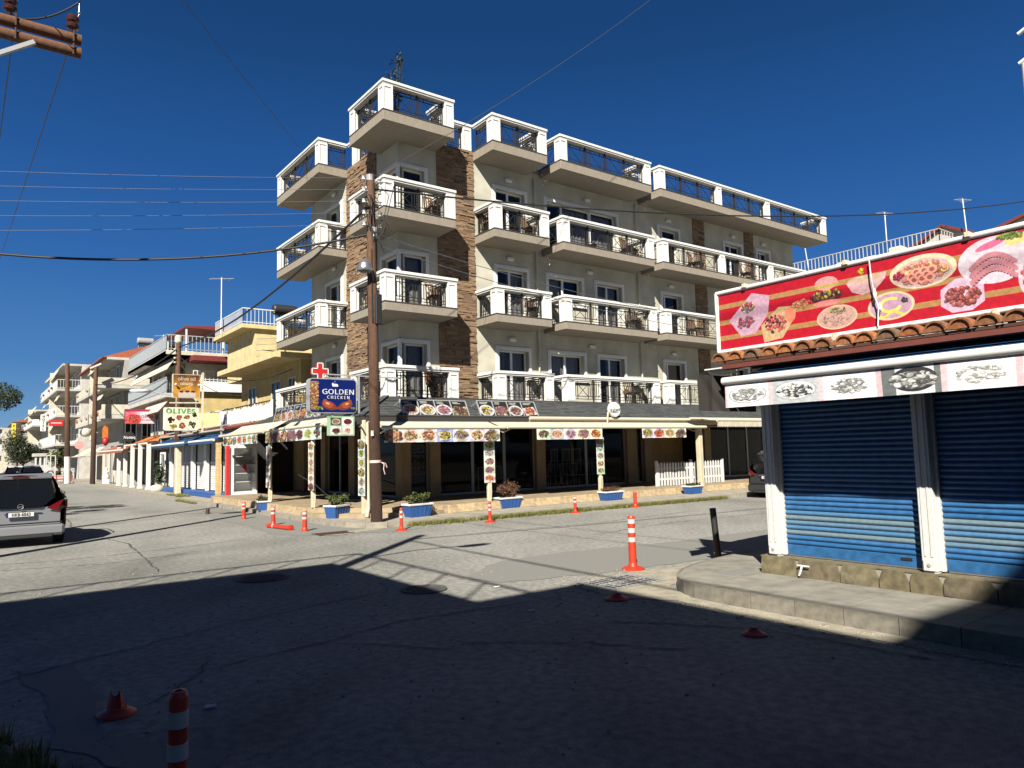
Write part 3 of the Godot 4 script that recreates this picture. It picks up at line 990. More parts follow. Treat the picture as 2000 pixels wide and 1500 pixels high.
func scatter(called: String, m: Mesh, spots: Array, ma: Material, label: String, cat: String, s0: float, s1: float) -> void:
	var rr := R
	var mm := MultiMesh.new()
	mm.transform_format = MultiMesh.TRANSFORM_3D
	mm.mesh = m
	mm.instance_count = spots.size()
	for i in spots.size():
		var s := rr.randf_range(s0, s1)
		mm.set_instance_transform(i, Transform3D(Basis(Vector3.UP, rr.randf() * TAU).scaled(Vector3(s, s, s)), spots[i] * K))
	var o := MultiMeshInstance3D.new()
	o.name = called
	o.multimesh = mm
	o.material_override = ma
	tag(o, label, cat)
	stuff(o)
	add_child(o)

# ---------- the hotel ----------
func wall(b: MB, F: Fr, a0: float, a1: float, y0: float, y1: float, holes: Array, deep := 0.2) -> void:
	var xs := [a0, a1]
	var ys := [y0, y1]
	for h in holes:
		for v in [h[0], h[1]]: if v > a0 and v < a1 and not xs.has(v): xs.append(v)
		for v in [h[2], h[3]]: if v > y0 and v < y1 and not ys.has(v): ys.append(v)
	xs.sort(); ys.sort()
	for j in ys.size() - 1:
		for i in xs.size() - 1:
			var cx: float = (xs[i] + xs[i + 1]) / 2
			var cy: float = (ys[j] + ys[j + 1]) / 2
			var open := false
			for h in holes: if cx > h[0] and cx < h[1] and cy > h[2] and cy < h[3]: open = true
			if not open: b.oq([F.p(xs[i], ys[j], 0), F.p(xs[i + 1], ys[j], 0), F.p(xs[i + 1], ys[j + 1], 0), F.p(xs[i], ys[j + 1], 0)], F.w)
	for h in holes:
		b.oq([F.p(h[0], h[2], 0), F.p(h[0], h[2], -deep), F.p(h[0], h[3], -deep), F.p(h[0], h[3], 0)], F.u)
		b.oq([F.p(h[1], h[2], 0), F.p(h[1], h[2], -deep), F.p(h[1], h[3], -deep), F.p(h[1], h[3], 0)], -F.u)
		b.oq([F.p(h[0], h[3], 0), F.p(h[1], h[3], 0), F.p(h[1], h[3], -deep), F.p(h[0], h[3], -deep)], Vector3.DOWN)
		b.oq([F.p(h[0], h[2], 0), F.p(h[1], h[2], 0), F.p(h[1], h[2], -deep), F.p(h[0], h[2], -deep)], Vector3.UP)

func fbox(b: MB, F: Fr, a0: float, a1: float, y0: float, y1: float, d0: float, d1: float) -> void:
	b.box(F.p(a0, y0, d0), F.p(a1, y1, d1))

func curtain_shape(F: Fr, a0: float, a1: float, y0: float, y1: float, d: float) -> MB:
	var b := MB.new()
	var k := maxi(6, int((a1 - a0) / 0.045))
	for i in k:
		var t0 := lerpf(a0, a1, float(i) / k)
		var t1 := lerpf(a0, a1, float(i + 1) / k)
		var e0 := d + .025 * sin(i * 1.7) + .01 * sin(i * 0.6)
		var e1 := d + .025 * sin((i + 1) * 1.7) + .01 * sin((i + 1) * 0.6)
		b.oq([F.p(t0, y0, e0), F.p(t1, y0, e1), F.p(t1, y1, e1), F.p(t0, y1, e0)], F.w)
	return b

# a window or glazed door; the hole it needs is added to holes. leaves = list of shares, drape = which leaves carry a curtain
func window(parent: Node3D, F: Fr, a0: float, a1: float, y0: float, y1: float, leaves: Array, drape: Array, holes: Array, called := "window", case_l := true, case_r := true, sill := false) -> Node3D:
	var c := 0.12
	var i0 := a0 + (c if case_l else 0.0)
	var i1 := a1 - (c if case_r else 0.0)
	var yt := y1 - c
	var yb := y0 + (c if sill else 0.0)
	holes.append([i0, i1, yb, yt])
	var b := MB.new()
	for s in [[.0, .035], [.035, .05]]:
		var e: float = 0.0 if s[0] == .0 else .045
		fbox(b, F, a0 + e * int(case_l), a1 - e * int(case_r), yt, y1 - e, s[0], s[1])
		if case_l: fbox(b, F, a0 + e, i0, y0, yt, s[0], s[1])
		if case_r: fbox(b, F, i1, a1 - e, y0, yt, s[0], s[1])
	if sill: fbox(b, F, a0 - .03, a1 + .03, y0 + .01, yb, .0, .09)
	var w := part(called, b, M.white, parent)
	var tot := 0.0
	for l in leaves: tot += l
	var at := i0
	for i in leaves.size():
		var e: float = at + (i1 - i0) * leaves[i] / tot
		var f := MB.new()
		var t := 0.055
		var d := -.12 - .03 * (i % 2)
		fbox(f, F, at, at + t, yb, yt, d - .05, d)
		fbox(f, F, e - t, e, yb, yt, d - .05, d)
		fbox(f, F, at + t, e - t, yt - t, yt, d - .05, d)
		fbox(f, F, at + t, e - t, yb, yb + t * 1.4, d - .05, d)
		part("sash", f, M.pvc, w)
		f = MB.new()
		f.oq([F.p(at + t, yb + t, d - .025), F.p(e - t, yb + t, d - .025), F.p(e - t, yt - t, d - .025), F.p(at + t, yt - t, d - .025)], F.w)
		part("pane", f, M.pane, w)
		if drape.has(i): part("curtain", curtain_shape(F, at + .02, e - .02, yb + .03, yt - .03, -.34), M.curtain, w)
		at = e
	return w

func pier_mesh() -> ArrayMesh:
	if not meshes.has("pier"):
		var b := MB.new()
		var s := .155
		var h := .745
		b.box(V(-s + .022, 0, -s + .022), V(s - .022, h, s - .022))
		for x in [-1, 1]:
			for z in [-1, 1]:
				b.box(V(x * s, 0, z * s), V(x * (s - .05), h, z * (s - .05)))
		b.box(V(-s + .05, 0, -s + .001), V(s - .05, .06, s - .001)); b.box(V(-s + .001, 0, -s + .05), V(s - .001, .06, s - .05))
		b.box(V(-s + .05, h - .075, -s + .001), V(s - .05, h, s - .001)); b.box(V(-s + .001, h - .075, -s + .05), V(s - .001, h, s - .05))
		meshes.pier = b.make()
	return meshes.pier

func bars(b: MB, F: Fr, a0: float, a1: float, y: float, d: float) -> void:
	var l := a1 - a0
	var k := maxi(1, roundi(l / 0.98))
	for yy in [.10, .19, .60, .685]: b.bar(F.p(a0, y + yy, d), F.p(a1, y + yy, d), .016, .022)
	for i in k:
		var s := l / k
		var o := a0 + i * s
		if i > 0: b.bar(F.p(o, y, d), F.p(o, y + .745, d), .04, .04, F.u)
		if s < .34:
			b.bar(F.p(o + s * .5, y + .1, d), F.p(o + s * .5, y + .685, d), .016, .016, F.u)
			continue
		for t in [.07, .15, .25, .75, .85, .93]: b.bar(F.p(o + s * t, y + (.1 if t != .15 and t != .85 else .19), d), F.p(o + s * t, y + (.685 if t != .15 and t != .85 else .60), d), .016, .016, F.u)
		b.bar(F.p(o + s * .25, y + .19, d), F.p(o + s * .75, y + .60, d), .014, .014, F.w)
		b.bar(F.p(o + s * .25, y + .60, d - .004), F.p(o + s * .75, y + .19, d - .004), .014, .014, F.w)
	for e in [a0 + .012, a1 - .012]: b.bar(F.p(e, y, d), F.p(e, y + .745, d), .022, .022, F.u)

# one straight stretch of balustrade from p to r along the outer edge of a slab; piers at the given distances
func balustrade(parent: Node3D, p: Vector3, r: Vector3, out: Vector3, piers: Array, trim0 := 0.0, trim1 := 0.0, over0 := 0.0, over1 := 0.0) -> void:
	var L := p.distance_to(r)
	var F := Fr.new(Vector3(p.x, 0, p.z), (r - p) / L, out)
	var y := p.y
	var b := MB.new()
	b.cbox(F.p(trim0 - over0, y + .785, -.325), F.p(L - trim1 + over1, y + .875, .03), .012)
	b.box(F.p(trim0 - over0 + .03, y + .745, -.295), F.p(L - trim1 + over1 - .03, y + .786, .0))
	part("coping", b, M.white, parent)
	var cuts := []
	for c in piers:
		put("pier", pier_mesh(), M.white, parent, F.p(c, y, -.16))
		cuts.append([c - .155, c + .155])
	var at := trim0 if trim0 > 0 else 0.0
	var end := L - trim1
	for c in cuts + [[end, end]]:
		if c[0] - at > .12:
			b = MB.new()
			bars(b, F, at, c[0], y, -.15)
			part("railing", b, M.iron, parent)
		at = c[1]

func slab_part(parent: Node3D, called: String, x0: float, z0: float, x1: float, z1: float, y0: float, y1: float) -> MeshInstance3D:
	var o := part(called, cb(x0, y0, z0, x1, y1 - .03, z1, .01), M.slab, parent)
	var b := MB.new()
	b.box(V(x0 - .012, y1 - .03, z0 + .002), V(x1 + .012, y1, z1 + .012))
	part("drip_edge", b, M.drip, o)
	return o

const zf_lamp := -17.95
const FL := [3.17, 5.81, 8.48, 11.28]
const TH := [0.0, 0.27, 0.285, 0.325]

func stonework(b: MB, F: Fr, a0: float, a1: float, y0: float, y1: float) -> void:
	var y := y0
	var hues := [Color(1.0, .98, .92), Color(.85, .8, .74), Color(1.15, 1.05, .92), Color(.75, .7, .68), Color(1.05, .92, .78), Color(.62, .58, .56)]
	while y < y1 - .02:
		var h := minf(R.randf_range(.035, .085), y1 - y)
		var a := a0
		while a < a1 - .01:
			var l := R.randf_range(.1, .42)
			if a1 - a - l < .1: l = a1 - a
			var kk := R.randf_range(.75, 1.1)
			var hu: Color = hues[R.randi() % 6]
			b.col = Color(hu.r * kk, hu.g * kk, hu.b * kk)
			var d := R.randf_range(.012, .05)
			var q := R.randf_range(-.012, .012)
			var g := .003
			var f := [F.p(a + g, y + g, d + q), F.p(a + l - g, y + g, d - q), F.p(a + l - g, y + h - g, d - q * .5), F.p(a + g, y + h - g, d + q * .5)]
			b.oq(f, F.w)
			b.oq([F.p(a + g, y + h - g, -.01), F.p(a + l - g, y + h - g, -.01), f[2], f[3]], Vector3.UP)
			b.oq([F.p(a + g, y + g, -.01), F.p(a + l - g, y + g, -.01), f[1], f[0]], Vector3.DOWN)
			b.oq([F.p(a + g, y + g, -.01), F.p(a + g, y + h - g, -.01), f[3], f[0]], -F.u)
			b.oq([F.p(a + l - g, y + g, -.01), F.p(a + l - g, y + h - g, -.01), f[2], f[1]], F.u)
			a += l
		y += h
	b.col = Color.WHITE

func hotel() -> void:
	R.seed = 101
	var h := thing("hotel", "four storey corner hotel with white balustraded balconies and brown stone strips", "building", V(20, 0, -22))
	var Fz := FZ(WZ)
	var Fx := FX(WX)
	var hz := []
	var hx := []
	for f in 3:
		var y: float = FL[f]
		var top: float = [5.0, 7.69, 10.36][f]
		window(h, Fz, 13.55, 15.01, y + .02, top, [1, 1], [[0, 1], [1], []][f], hz, "balcony_door")
		if f < 2:
			window(h, Fz, 15.72, 17.5, y + .75, top, [1, 1], [0, 1] if f == 0 else [0], hz, "window", true, true, true)
			window(h, Fz, 17.99, 19.5, y + .02, top, [1, 1], [1] if f == 0 else [0, 1], hz, "balcony_door")
		else:
			window(h, Fz, 15.73, 19.35, y + .02, top, [.85, 1.45, 1.3], [1, 2], hz, "sliding_door")
		window(h, Fz, 21.5, 22.86, y + .02, top, [.35, 1], [], hz, "balcony_door")
		window(h, Fz, 25.6, 27.0, y + .02, top, [1, 1], [0], hz, "balcony_door")
		window(h, Fz, 27.92, 29.05, y + .02, top, [1, 1], [1], hz, "balcony_door")
		# corner window of the tower, two glazed faces meeting at a post
		window(h, Fz, WX + .075, 11.12, y + .02, top - .02, [1], [[0], [0], []][f], hz, "corner_window", false, true)
		window(h, Fx, -20.02, WZ - .075, y + .02, top - .02, [1], [], hx, "corner_window", true, false)
		var post := cb(WX - .03, y + .02, WZ - .075, WX + .075, top - .14, WZ + .03, .01)
		part("corner_post", post, M.pvc, h)
		part("corner_head", cb(WX - .05, top - .14, WZ - .075, WX + .075, top - .02, WZ + .05, .01), M.white, h)
		window(h, Fx, -24.35, -22.84, y + .02, top, [1, 1], [1], hx, "balcony_door")
		for lx in [14.22, 17.78, 22.15, 26.3, 28.5]:
			if f == 2 or lx < 24: part("wall_lamp", cb(lx - .14, top + .17, WZ, lx + .14, top + .3, WZ + .09, .03), M.sign_white, h)
		part("wall_lamp", cb(WX - .09, top + .3, -23.62, WX, top + .43, -23.36, .03), M.sign_white, h)
	var b := MB.new()
	wall(b, Fz, WX, 30.88, 3.0, 11.1, hz, .24)
	wall(b, Fx, -25.65, WZ, 3.0, 11.1, hx, .24)
	b.oq([V(30.88, 0, WZ), V(30.88, 0, -25.65), V(30.88, 11.1, -25.65), V(30.88, 11.1, WZ)], Vector3.RIGHT)
	b.oq([V(WX, 0, -25.65), V(30.88, 0, -25.65), V(30.88, 11.1, -25.65), V(WX, 11.1, -25.65)], Vector3.FORWARD)
	part("walls", b, M.plaster, h)
	b = MB.new()
	for y in [2.95, 5.6, 8.3]: b.box(V(WX + .05, y, -25.6), V(30.8, y + .16, WZ - .05))
	b.box(V(12.2, 3.1, -21.3), V(30.8, 11, -21.2)); b.box(V(12.2, 3.1, -25.6), V(12.3, 11, -21.3))
	for x in [15.35, 20.3, 25.0]: b.box(V(x, 3.1, -21.2), V(x + .1, 11, WZ - .3))
	b.box(V(WX + .3, 3.1, -21.25), V(12.2, 11, -21.15))
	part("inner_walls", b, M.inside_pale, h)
	# stone cladding: the two sides of the tower and two strips further along
	b = MB.new()
	stonework(b, Fz, 11.45, 12.82, 3.12, 11.27)
	stuff(part("stone_cladding", b, M.stone, h))
	b = MB.new()
	stonework(b, Fx, -22.5, -20.28, 3.12, 11.27)
	stuff(part("stone_cladding", b, M.stone, h))
	b = MB.new()
	stonework(b, Fz, 23.65, 24.38, 3.12, 10.97)
	stuff(part("stone_cladding", b, M.stone, h))
	b = MB.new()
	stonework(b, Fz, 27.13, 27.8, 3.12, 10.97)
	stuff(part("stone_cladding", b, M.stone, h))
	# roof slab
	part("roof_slab", bx(WX + .01, 11.0, -25.7, 30.95, FL[3] - .012, WZ - .01), M.slab, h)
	# balconies, floor by floor
	var zf := -17.75
	var xf := 9.06
	for f in 4:
		var y: float = FL[f]
		var sp := [["balcony", 12.82, 15.02, [.16, 2.04]], ["balcony", 15.6, 20.02, [.16, 4.26]], ["long_balcony", 20.5, 32.0, [.16, 3.55, 6.87, 11.34]]]
		for s in sp:
			var bal: Node3D
			if f == 0:
				bal = Node3D.new()
				bal.name = s[0]
				bal.set_meta("org", h.get_meta("org"))
				h.add_child(bal, true)
			else:
				bal = slab_part(h, s[0], s[1], WZ, s[2], zf, y - TH[f], y)
			balustrade(bal, V(s[1], y, zf), V(s[2], y, zf), Vector3.BACK, s[3], 0, 0, .03, .03)
			balustrade(bal, V(s[1], y, WZ), V(s[1], y, zf), Vector3.LEFT, [], .02, .315)
			balustrade(bal, V(s[2], y, WZ), V(s[2], y, zf), Vector3.RIGHT, [], .02, .315)
		# tower balcony wraps the corner
		var tb: Node3D
		if f == 0:
			tb = Node3D.new()
			tb.name = "tower_balcony"
			tb.set_meta("org", h.get_meta("org"))
			h.add_child(tb, true)
		else:
			tb = slab_part(h, "tower_balcony", xf, -20.0, 11.41, zf, y - TH[f], y)
		balustrade(tb, V(xf, y, zf), V(11.41, y, zf), Vector3.BACK, [.16, 2.19], 0, 0, .03, .03)
		balustrade(tb, V(xf, y, -20.0), V(xf, y, zf), Vector3.LEFT, [.16], 0, .315, .03, 0)
		balustrade(tb, V(11.41, y, WZ), V(11.41, y, zf), Vector3.RIGHT, [], .02, .315)
		balustrade(tb, V(WX, y, -20.0), V(xf, y, -20.0), Vector3.FORWARD, [], .02, .315)
		# side balcony on the main street
		var sb: Node3D
		if f == 0:
			sb = Node3D.new()
			sb.name = "balcony"
			sb.set_meta("org", h.get_meta("org"))
			h.add_child(sb, true)
		else:
			sb = slab_part(h, "balcony", xf, -26.42, WX, -22.42, y - TH[f], y)
		balustrade(sb, V(xf, y, -26.42), V(xf, y, -22.42), Vector3.LEFT, [.16, 3.84], 0, 0, .03, .03)
		balustrade(sb, V(WX, y, -22.42), V(xf, y, -22.42), Vector3.BACK, [], .02, .315)
		balustrade(sb, V(WX, y, -26.42), V(xf, y, -26.42), Vector3.FORWARD, [], .02, .315)
	# roof terrace: low rails set back between the balconies
	var rt := part("roof_terrace", bx(WX + .1, FL[3] - .011, -25.5, 30.8, FL[3], WZ - .1), M.slab, h)
	var y4: float = FL[3]
	balustrade(rt, V(11.42, y4, WZ + .02), V(12.8, y4, WZ + .02), Vector3.BACK, [1.2], .0, .0)
	balustrade(rt, V(15.04, y4, WZ + .02), V(15.58, y4, WZ + .02), Vector3.BACK, [], 0, 0)
	balustrade(rt, V(20.04, y4, WZ + .02), V(20.48, y4, WZ + .02), Vector3.BACK, [], 0, 0)
	balustrade(rt, V(WX - .02, y4, -22.4), V(WX - .02, y4, -20.02), Vector3.LEFT, [.5], 0, 0)
	# drain pipes and small brackets between the balconies
	b = MB.new()
	for x in [15.3, 20.25]:
		b.tube([V(x, 3.2, WZ + .07), V(x, 10.9, WZ + .07)], .035, 6)
	part("drain_pipe", b, M.plaster, h)
	R.seed = 57
	for x in [15.33, 20.28]:
		for f in [1, 2, 3]:
			b = MB.new()
			for i in 4: b.ellip(V(x + R.randf_range(-.12, .15), FL[f] - .38 - i * .11 - R.randf() * .1, zf_lamp + R.randf_range(-.5, -.2)), V(.018, .032, .018), 6, 4)
			stuff(part("string_lights", b, M.sign_white, h))
	# loose furniture on the balconies
	R.seed = 55
	var ch := terrace_chair(V(13.2, FL[2], -18.45), "brown wicker chair folded on the third floor balcony next to the tower")
	for c in [[14.7, 2, "dark wicker chair at the right end of the short third floor balcony"], [19.3, 2, "dark wicker chair at the right end of the middle third floor balcony"], [14.7, 1, "wicker chair at the right end of the short second floor balcony"], [19.4, 1, "wicker chair at the right end of the middle second floor balcony"], [19.2, 0, "wicker chair at the right end of the middle first floor balcony"], [23.1, 2, "wicker chair left of the second white pier of the long third floor balcony"], [26.4, 2, "wicker chair left of the third white pier of the long third floor balcony"], [22.9, 1, "wicker chair on the long second floor balcony just above the red sign"], [11.0, 1, "wicker chair at the right end of the second floor tower balcony"], [11.0, 0, "wicker chair at the right end of the first floor tower balcony"], [11.0, 2, "wicker chair at the right end of the third floor tower balcony"]]:
		copy(ch, V(c[0], FL[c[1]], -18.3), c[2], R.randf_range(-.6, .6), "wicker chairs on the hotel balconies")
	ch.set_meta("group", "wicker chairs on the hotel balconies")
	var pot := MB.new()
	pot.lathe(V(17.6, FL[2], -18.5), [Vector2(.12, 0), Vector2(.17, .3), Vector2(.19, .34), Vector2(.17, .34), Vector2(.14, .26)], 12)
	solo("clay_pot", pot, M.terracotta_pot, "orange clay pot standing on the middle third floor balcony", "flower pot")
	shrub_thing("potted_shrub", "bare spiky shrub standing in the corner of the roof terrace atop the tower", "shrub", V(9.75, FL[3], -18.2), .3, 2.0, M.leaf_dark, M.bark, 260, 3, .06)

func terrace_chair(at: Vector3, label: String) -> Node3D:
	var t := thing("wicker_chair", label, "chair", at, "wicker chairs on the hotel balconies")
	part("seat", cb(at.x - .22, at.y + .36, at.z - .22, at.x + .22, at.y + .42, at.z + .22), M.wicker, t)
	var b := MB.new()
	for i in 6: b.bar(at + V(-.2 + i * .08, .42, -.22), at + V(-.2 + i * .08, .82, -.3), .045, .02, Vector3.RIGHT)
	b.bar(at + V(-.23, .82, -.3), at + V(.23, .82, -.3), .05, .04)
	part("backrest", b, M.wicker, t)
	for s in [[-.2, -.2], [.2, -.2], [-.2, .2], [.2, .2]]:
		var l := MB.new()
		l.bar(at + V(s[0], 0, s[1]), at + V(s[0], .38, s[1]), .035, .035, Vector3.RIGHT)
		part("leg", l, M.wicker, t)
	return t

# a small plant: stems and many leaf faces through its volume
func shrub_thing(called: String, label: String, cat: String, at: Vector3, rad: float, high: float, leaf: Material, stem: Material, count: int, seed_: int, size := .05, group := "") -> Node3D:
	R.seed = seed_
	var t := thing(called, label, cat, at, group)
	var b := MB.new()
	var tips := []
	for i in 9:
		var a := R.randf() * TAU
		var p := at + V(cos(a) * rad * R.randf_range(.2, .9), high * R.randf_range(.6, 1.0), sin(a) * rad * R.randf_range(.2, .9))
		b.tube([at, at.lerp(p, .5) + V(0, high * .08, 0), p], .012, 4, .004)
		tips.append(p)
	part("stem", b, stem, t)
	b = MB.new()
	for i in count:
		var tip: Vector3 = tips[R.randi() % tips.size()]
		var c := at.lerp(tip, R.randf_range(.35, 1.05)) + V(R.randfn(0, rad * .25), R.randfn(0, high * .08), R.randfn(0, rad * .25))
		leafy(b, c, size * R.randf_range(.6, 1.4))
	part("leaves", b, leaf, t)
	return t

func leafy(b: MB, c: Vector3, s: float) -> void:
	var u := V(R.randfn(), R.randfn() * .6, R.randfn()).normalized()
	var w := u.cross(V(R.randfn(), R.randfn(), R.randfn())).normalized()
	var k := R.randf_range(.55, 1.35)
	b.col = Color(k * R.randf_range(.9, 1.15), k, k * R.randf_range(.7, 1.0))
	b.t3(c - u * s, c + w * s * .4, c + u * s); b.t3(c - u * s, c + u * s, c - w * s * .4)
	b.col = Color.WHITE

# ---------- tiled canopy round the ground floor ----------
func canopy() -> void:
	R.seed = 21
	var t := thing("canopy_roof", "dark shingled lean-to roof wrapping the hotel above its ground floor shops", "roof", V(18, 2.5, -17))
	var e := [V(7.71, 2.56, -16.4), V(9.06, 3.14, -17.75)]
	var b := MB.new()
	b.oq([V(7.71, 2.55, -16.4), V(36, 2.55, -16.4), V(36, 3.13, -17.75), V(9.06, 3.13, -17.75)], V(0, 1, 1))
	b.oq([V(7.71, 2.55, -16.4), V(9.06, 3.13, -17.75), V(9.06, 3.13, -26.5), V(7.71, 2.55, -26.5)], V(-1, 1, 0))
	b.box(V(9.0, 3.0, -26.5), V(WX, 3.165, -17.7)); b.box(V(WX, 3.0, WZ), V(36, 3.165, -17.7))
	part("deck", b, M.drip, t)
	b = MB.new()
	var rows := 11
	for side in 2:
		for r in rows:
			var t0 := float(r) / rows
			var t1 := float(r + 1) / rows + .02
			var at := 1.35 * t0
			var far := 28.3 if side == 0 else 10.1
			at += R.randf() * -.2
			while at < far:
				var w := R.randf_range(.2, .34)
				var s0 := maxf(at, 1.35 * t0)
				var s1 := minf(at + w - .008, far)
				at += w
				if s1 - s0 < .02: continue
				var k := R.randf_range(.6, 1.25)
				b.col = Color(k, k, k * R.randf_range(.95, 1.08))
				var P := func(s: float, tt: float, lift: float) -> Vector3:
					var y := lerpf(2.56, 3.14, tt) + lift
					return V(7.71 + s, y, -16.4 - 1.35 * tt + lift * .4) if side == 0 else V(7.71 + 1.35 * tt - lift * .4, y, -16.4 - s)
				var s1t := s1
				var s0t := maxf(s0, 1.35 * t1) if s0 < 1.36 else s0
				if s0t > s1t: s0t = s1t
				var l := R.randf_range(.014, .024)
				var up := V(0, 1, .5) if side == 0 else V(-.5, 1, 0)
				b.oq([P.call(s0, t0, l), P.call(s1, t0, l), P.call(s1t, minf(t1, 1.0), .004), P.call(s0t, minf(t1, 1.0), .004)], up)
				b.oq([P.call(s0, t0, -.005), P.call(s1, t0, -.005), P.call(s1, t0, l), P.call(s0, t0, l)], V(0, 0, 1) if side == 0 else V(-1, 0, 0))
	b.col = Color.WHITE
	stuff(part("shingles", b, M.shingle, t))
	b = MB.new()
	for i in 12:
		var p := V(7.71, 2.58, -16.4).lerp(V(9.06, 3.17, -17.75), i / 12.0)
		var q := V(7.71, 2.58, -16.4).lerp(V(9.06, 3.17, -17.75), (i + 1.25) / 12.0)
		b.bar(p + V(0, .02, 0), q + V(0, .005, 0), .16, .025)
	part("hip_tiles", b, M.shingle, t)
	b = MB.new()
	b.box(V(7.85, 2.44, -26.5), V(WX + .02, 2.5, -16.5)); b.box(V(WX, 2.44, WZ), V(36, 2.5, -16.5))
	part("soffit", b, M.fascia, t)
	b = MB.new()
	b.box(V(7.72, 2.36, -16.48), V(12.9, 2.55, -16.41)); b.box(V(7.72, 2.36, -26.5), V(7.79, 2.55, -16.5))
	part("fascia_beam", b, M.fascia, t)
	b = MB.new()
	b.box(V(12.9, 2.36, -16.48), V(36, 2.48, -16.42))
	b.tube([V(12.9, 2.53, -16.36), V(36, 2.53, -16.36)], .05, 8)
	b.tube([V(19.8, 2.56, -16.3), V(36, 2.56, -16.3)], .045, 8)
	part("gutter", b, M.gutter, t)

func menu_board(label: String, F: Fr, a0: float, a1: float, n: int, y0: float, y1: float, d0: float, d1: float, top: Color, seed_: int, pals: Array) -> void:
	var t := thing("menu_board", label, "menu board", F.p((a0 + a1) / 2, y0, d0), "food picture boards leaning on the canopy roof")
	var s := (a1 - a0) / n
	for i in n:
		var b := MB.new()
		var m := pic(board_image(seed_ + i, pals[i % pals.size()], top))
		b.q(F.p(a0 + i * s, y0, d0), F.p(a0 + (i + 1) * s, y0, d0), F.p(a0 + (i + 1) * s, y1, d1), F.p(a0 + i * s, y1, d1))
		part("picture", b, m, t)
	var b := MB.new()
	var n_ := Vector3.UP
	for i in n + 1: b.bar(F.p(a0 + i * s, y0, d0), F.p(a0 + i * s, y1, d1), .028, .028, F.u)
	b.bar(F.p(a0, y0, d0), F.p(a1, y0, d0), .028, .028); b.bar(F.p(a0, y1, d1), F.p(a1, y1, d1), .028, .028)
	for i in [0, n]: b.bar(F.p(a0 + i * s, y1 - .05, d1), F.p(a0 + i * s, y1 - .15, d1 - .25), .02, .02, F.u)
	part("frame", b, M.galv, t)

func banner(b: MB, p: Vector3, along: Vector3, out: Vector3, w: float, h: float, ripple: float, k := 24) -> void:   # a hanging cloth print with a slight ripple; p is its top left
	for i in k:
		var t0 := float(i) / k
		var t1 := float(i + 1) / k
		var e := [ripple * (sin(t0 * 19) + .6 * sin(t0 * 43 + 1)), ripple * (sin(t1 * 19) + .6 * sin(t1 * 43 + 1))]
		b.quv(p + along * w * t0 + Vector3.DOWN * h + out * e[0], p + along * w * t1 + Vector3.DOWN * h + out * e[1], p + along * w * t1, p + along * w * t0, Rect2(t0, 0, t1 - t0, 1))

func awning(label: String, F: Fr, a0: float, a1: float, yb: float, db: float, yt: float, dt: float, prints: Array, scallop := 0.0, group := "cream awnings round the hotel's ground floor", m: Material = null, droop := 0.03) -> Node3D:
	if m == null: m = M.canvas
	var t := thing("awning", label, "awning", F.p((a0 + a1) / 2, yb, db), group)
	var b := MB.new()
	var n := maxi(6, int((a1 - a0) * 4))
	var k := 5
	for i in n:
		for j in k:
			var P := func(ii: int, jj: int) -> Vector3:
				var v := float(jj) / k
				return F.p(lerpf(a0, a1, float(ii) / n), lerpf(yt, yb, v) - droop * sin(v * PI) - .006 * sin(ii * 1.3) * sin(v * PI), lerpf(dt, db, v))
			b.oq([P.call(i, j), P.call(i + 1, j), P.call(i + 1, j + 1), P.call(i, j + 1)], Vector3.UP + F.w)
	if scallop > 0:
		var kk := int((a1 - a0) / .14) * 4
		for i in kk:
			var t0 := lerpf(a0, a1, float(i) / kk)
			var t1 := lerpf(a0, a1, float(i + 1) / kk)
			var s0 := yb - scallop + .03 * absf(sin(PI * i / 4.0))
			var s1 := yb - scallop + .03 * absf(sin(PI * (i + 1) / 4.0))
			b.oq([F.p(t0, s0, db + .01), F.p(t1, s1, db + .01), F.p(t1, yb, db + .03), F.p(t0, yb, db + .03)], F.w)
	part("canvas", b, m, t)
	b = MB.new()
	b.tube([F.p(a0, yb, db), F.p(a1, yb, db)], .048, 8)
	part("front_bar", b, M.gutter if m == M.canvas else M.sign_white, t)
	b = MB.new()
	for a in [a0 + .15, a1 - .15]:
		b.bar(F.p(a, yb - .03, db - .03), F.p(a, yb - .12, (db + dt) / 2), .03, .03)
		b.bar(F.p(a, yb - .12, (db + dt) / 2), F.p(a, yt - .12, dt - .1), .03, .03)
	part("folding_arm", b, M.gutter, t)
	for p in prints:   # [a from, a to, y top, y bottom, image]
		b = MB.new()
		banner(b, F.p(p[0], p[2], db + .02), F.u, F.w, p[1] - p[0], p[2] - p[3], .012)
		part("picture_banner", b, pic(p[4], .8), t)
	return t

func post(label: String, at: Vector3, high: float, F: Fr, bw: float, y0: float, y1: float, seed_: int, n: int, wide := .09, bl := "") -> void:
	var t := thing("awning_post", label, "post", at, "awning posts with food banners")
	part("pole", cb(at.x - wide / 2, at.y, at.z - wide / 2, at.x + wide / 2, at.y + high, at.z + wide / 2, .012), M.cream, t)
	var b := MB.new()
	b.tube([at + V(.03, .0, .04), at + V(.03, .25, .08), at + V(.03, .5, .07)], .012, 5)
	part("cable", b, M.gutter, t)
	if bw > 0:
		var bn := thing("food_banner", bl, "banner", at + F.w * .07 + V(0, y0 - at.y, 0), "food banners on the awning posts")
		b = MB.new()
		var c := at + F.w * (wide / 2 + .012)
		banner(b, V(c.x, y1, c.z) - F.u * bw / 2, F.u, F.w, bw, y1 - y0, .002, 4)
		part("print", b, pic(strip_image(seed_, n, 64, 64 * n, false), .7), bn)
		b = MB.new()
		var q := at + F.w * (wide / 2 + .002)
		b.box(V(q.x, y0, q.z) - F.u * bw / 2, V(q.x, y1, q.z) + F.u * bw / 2 + F.w * .006)
		part("backing", b, M.sign_white, bn)

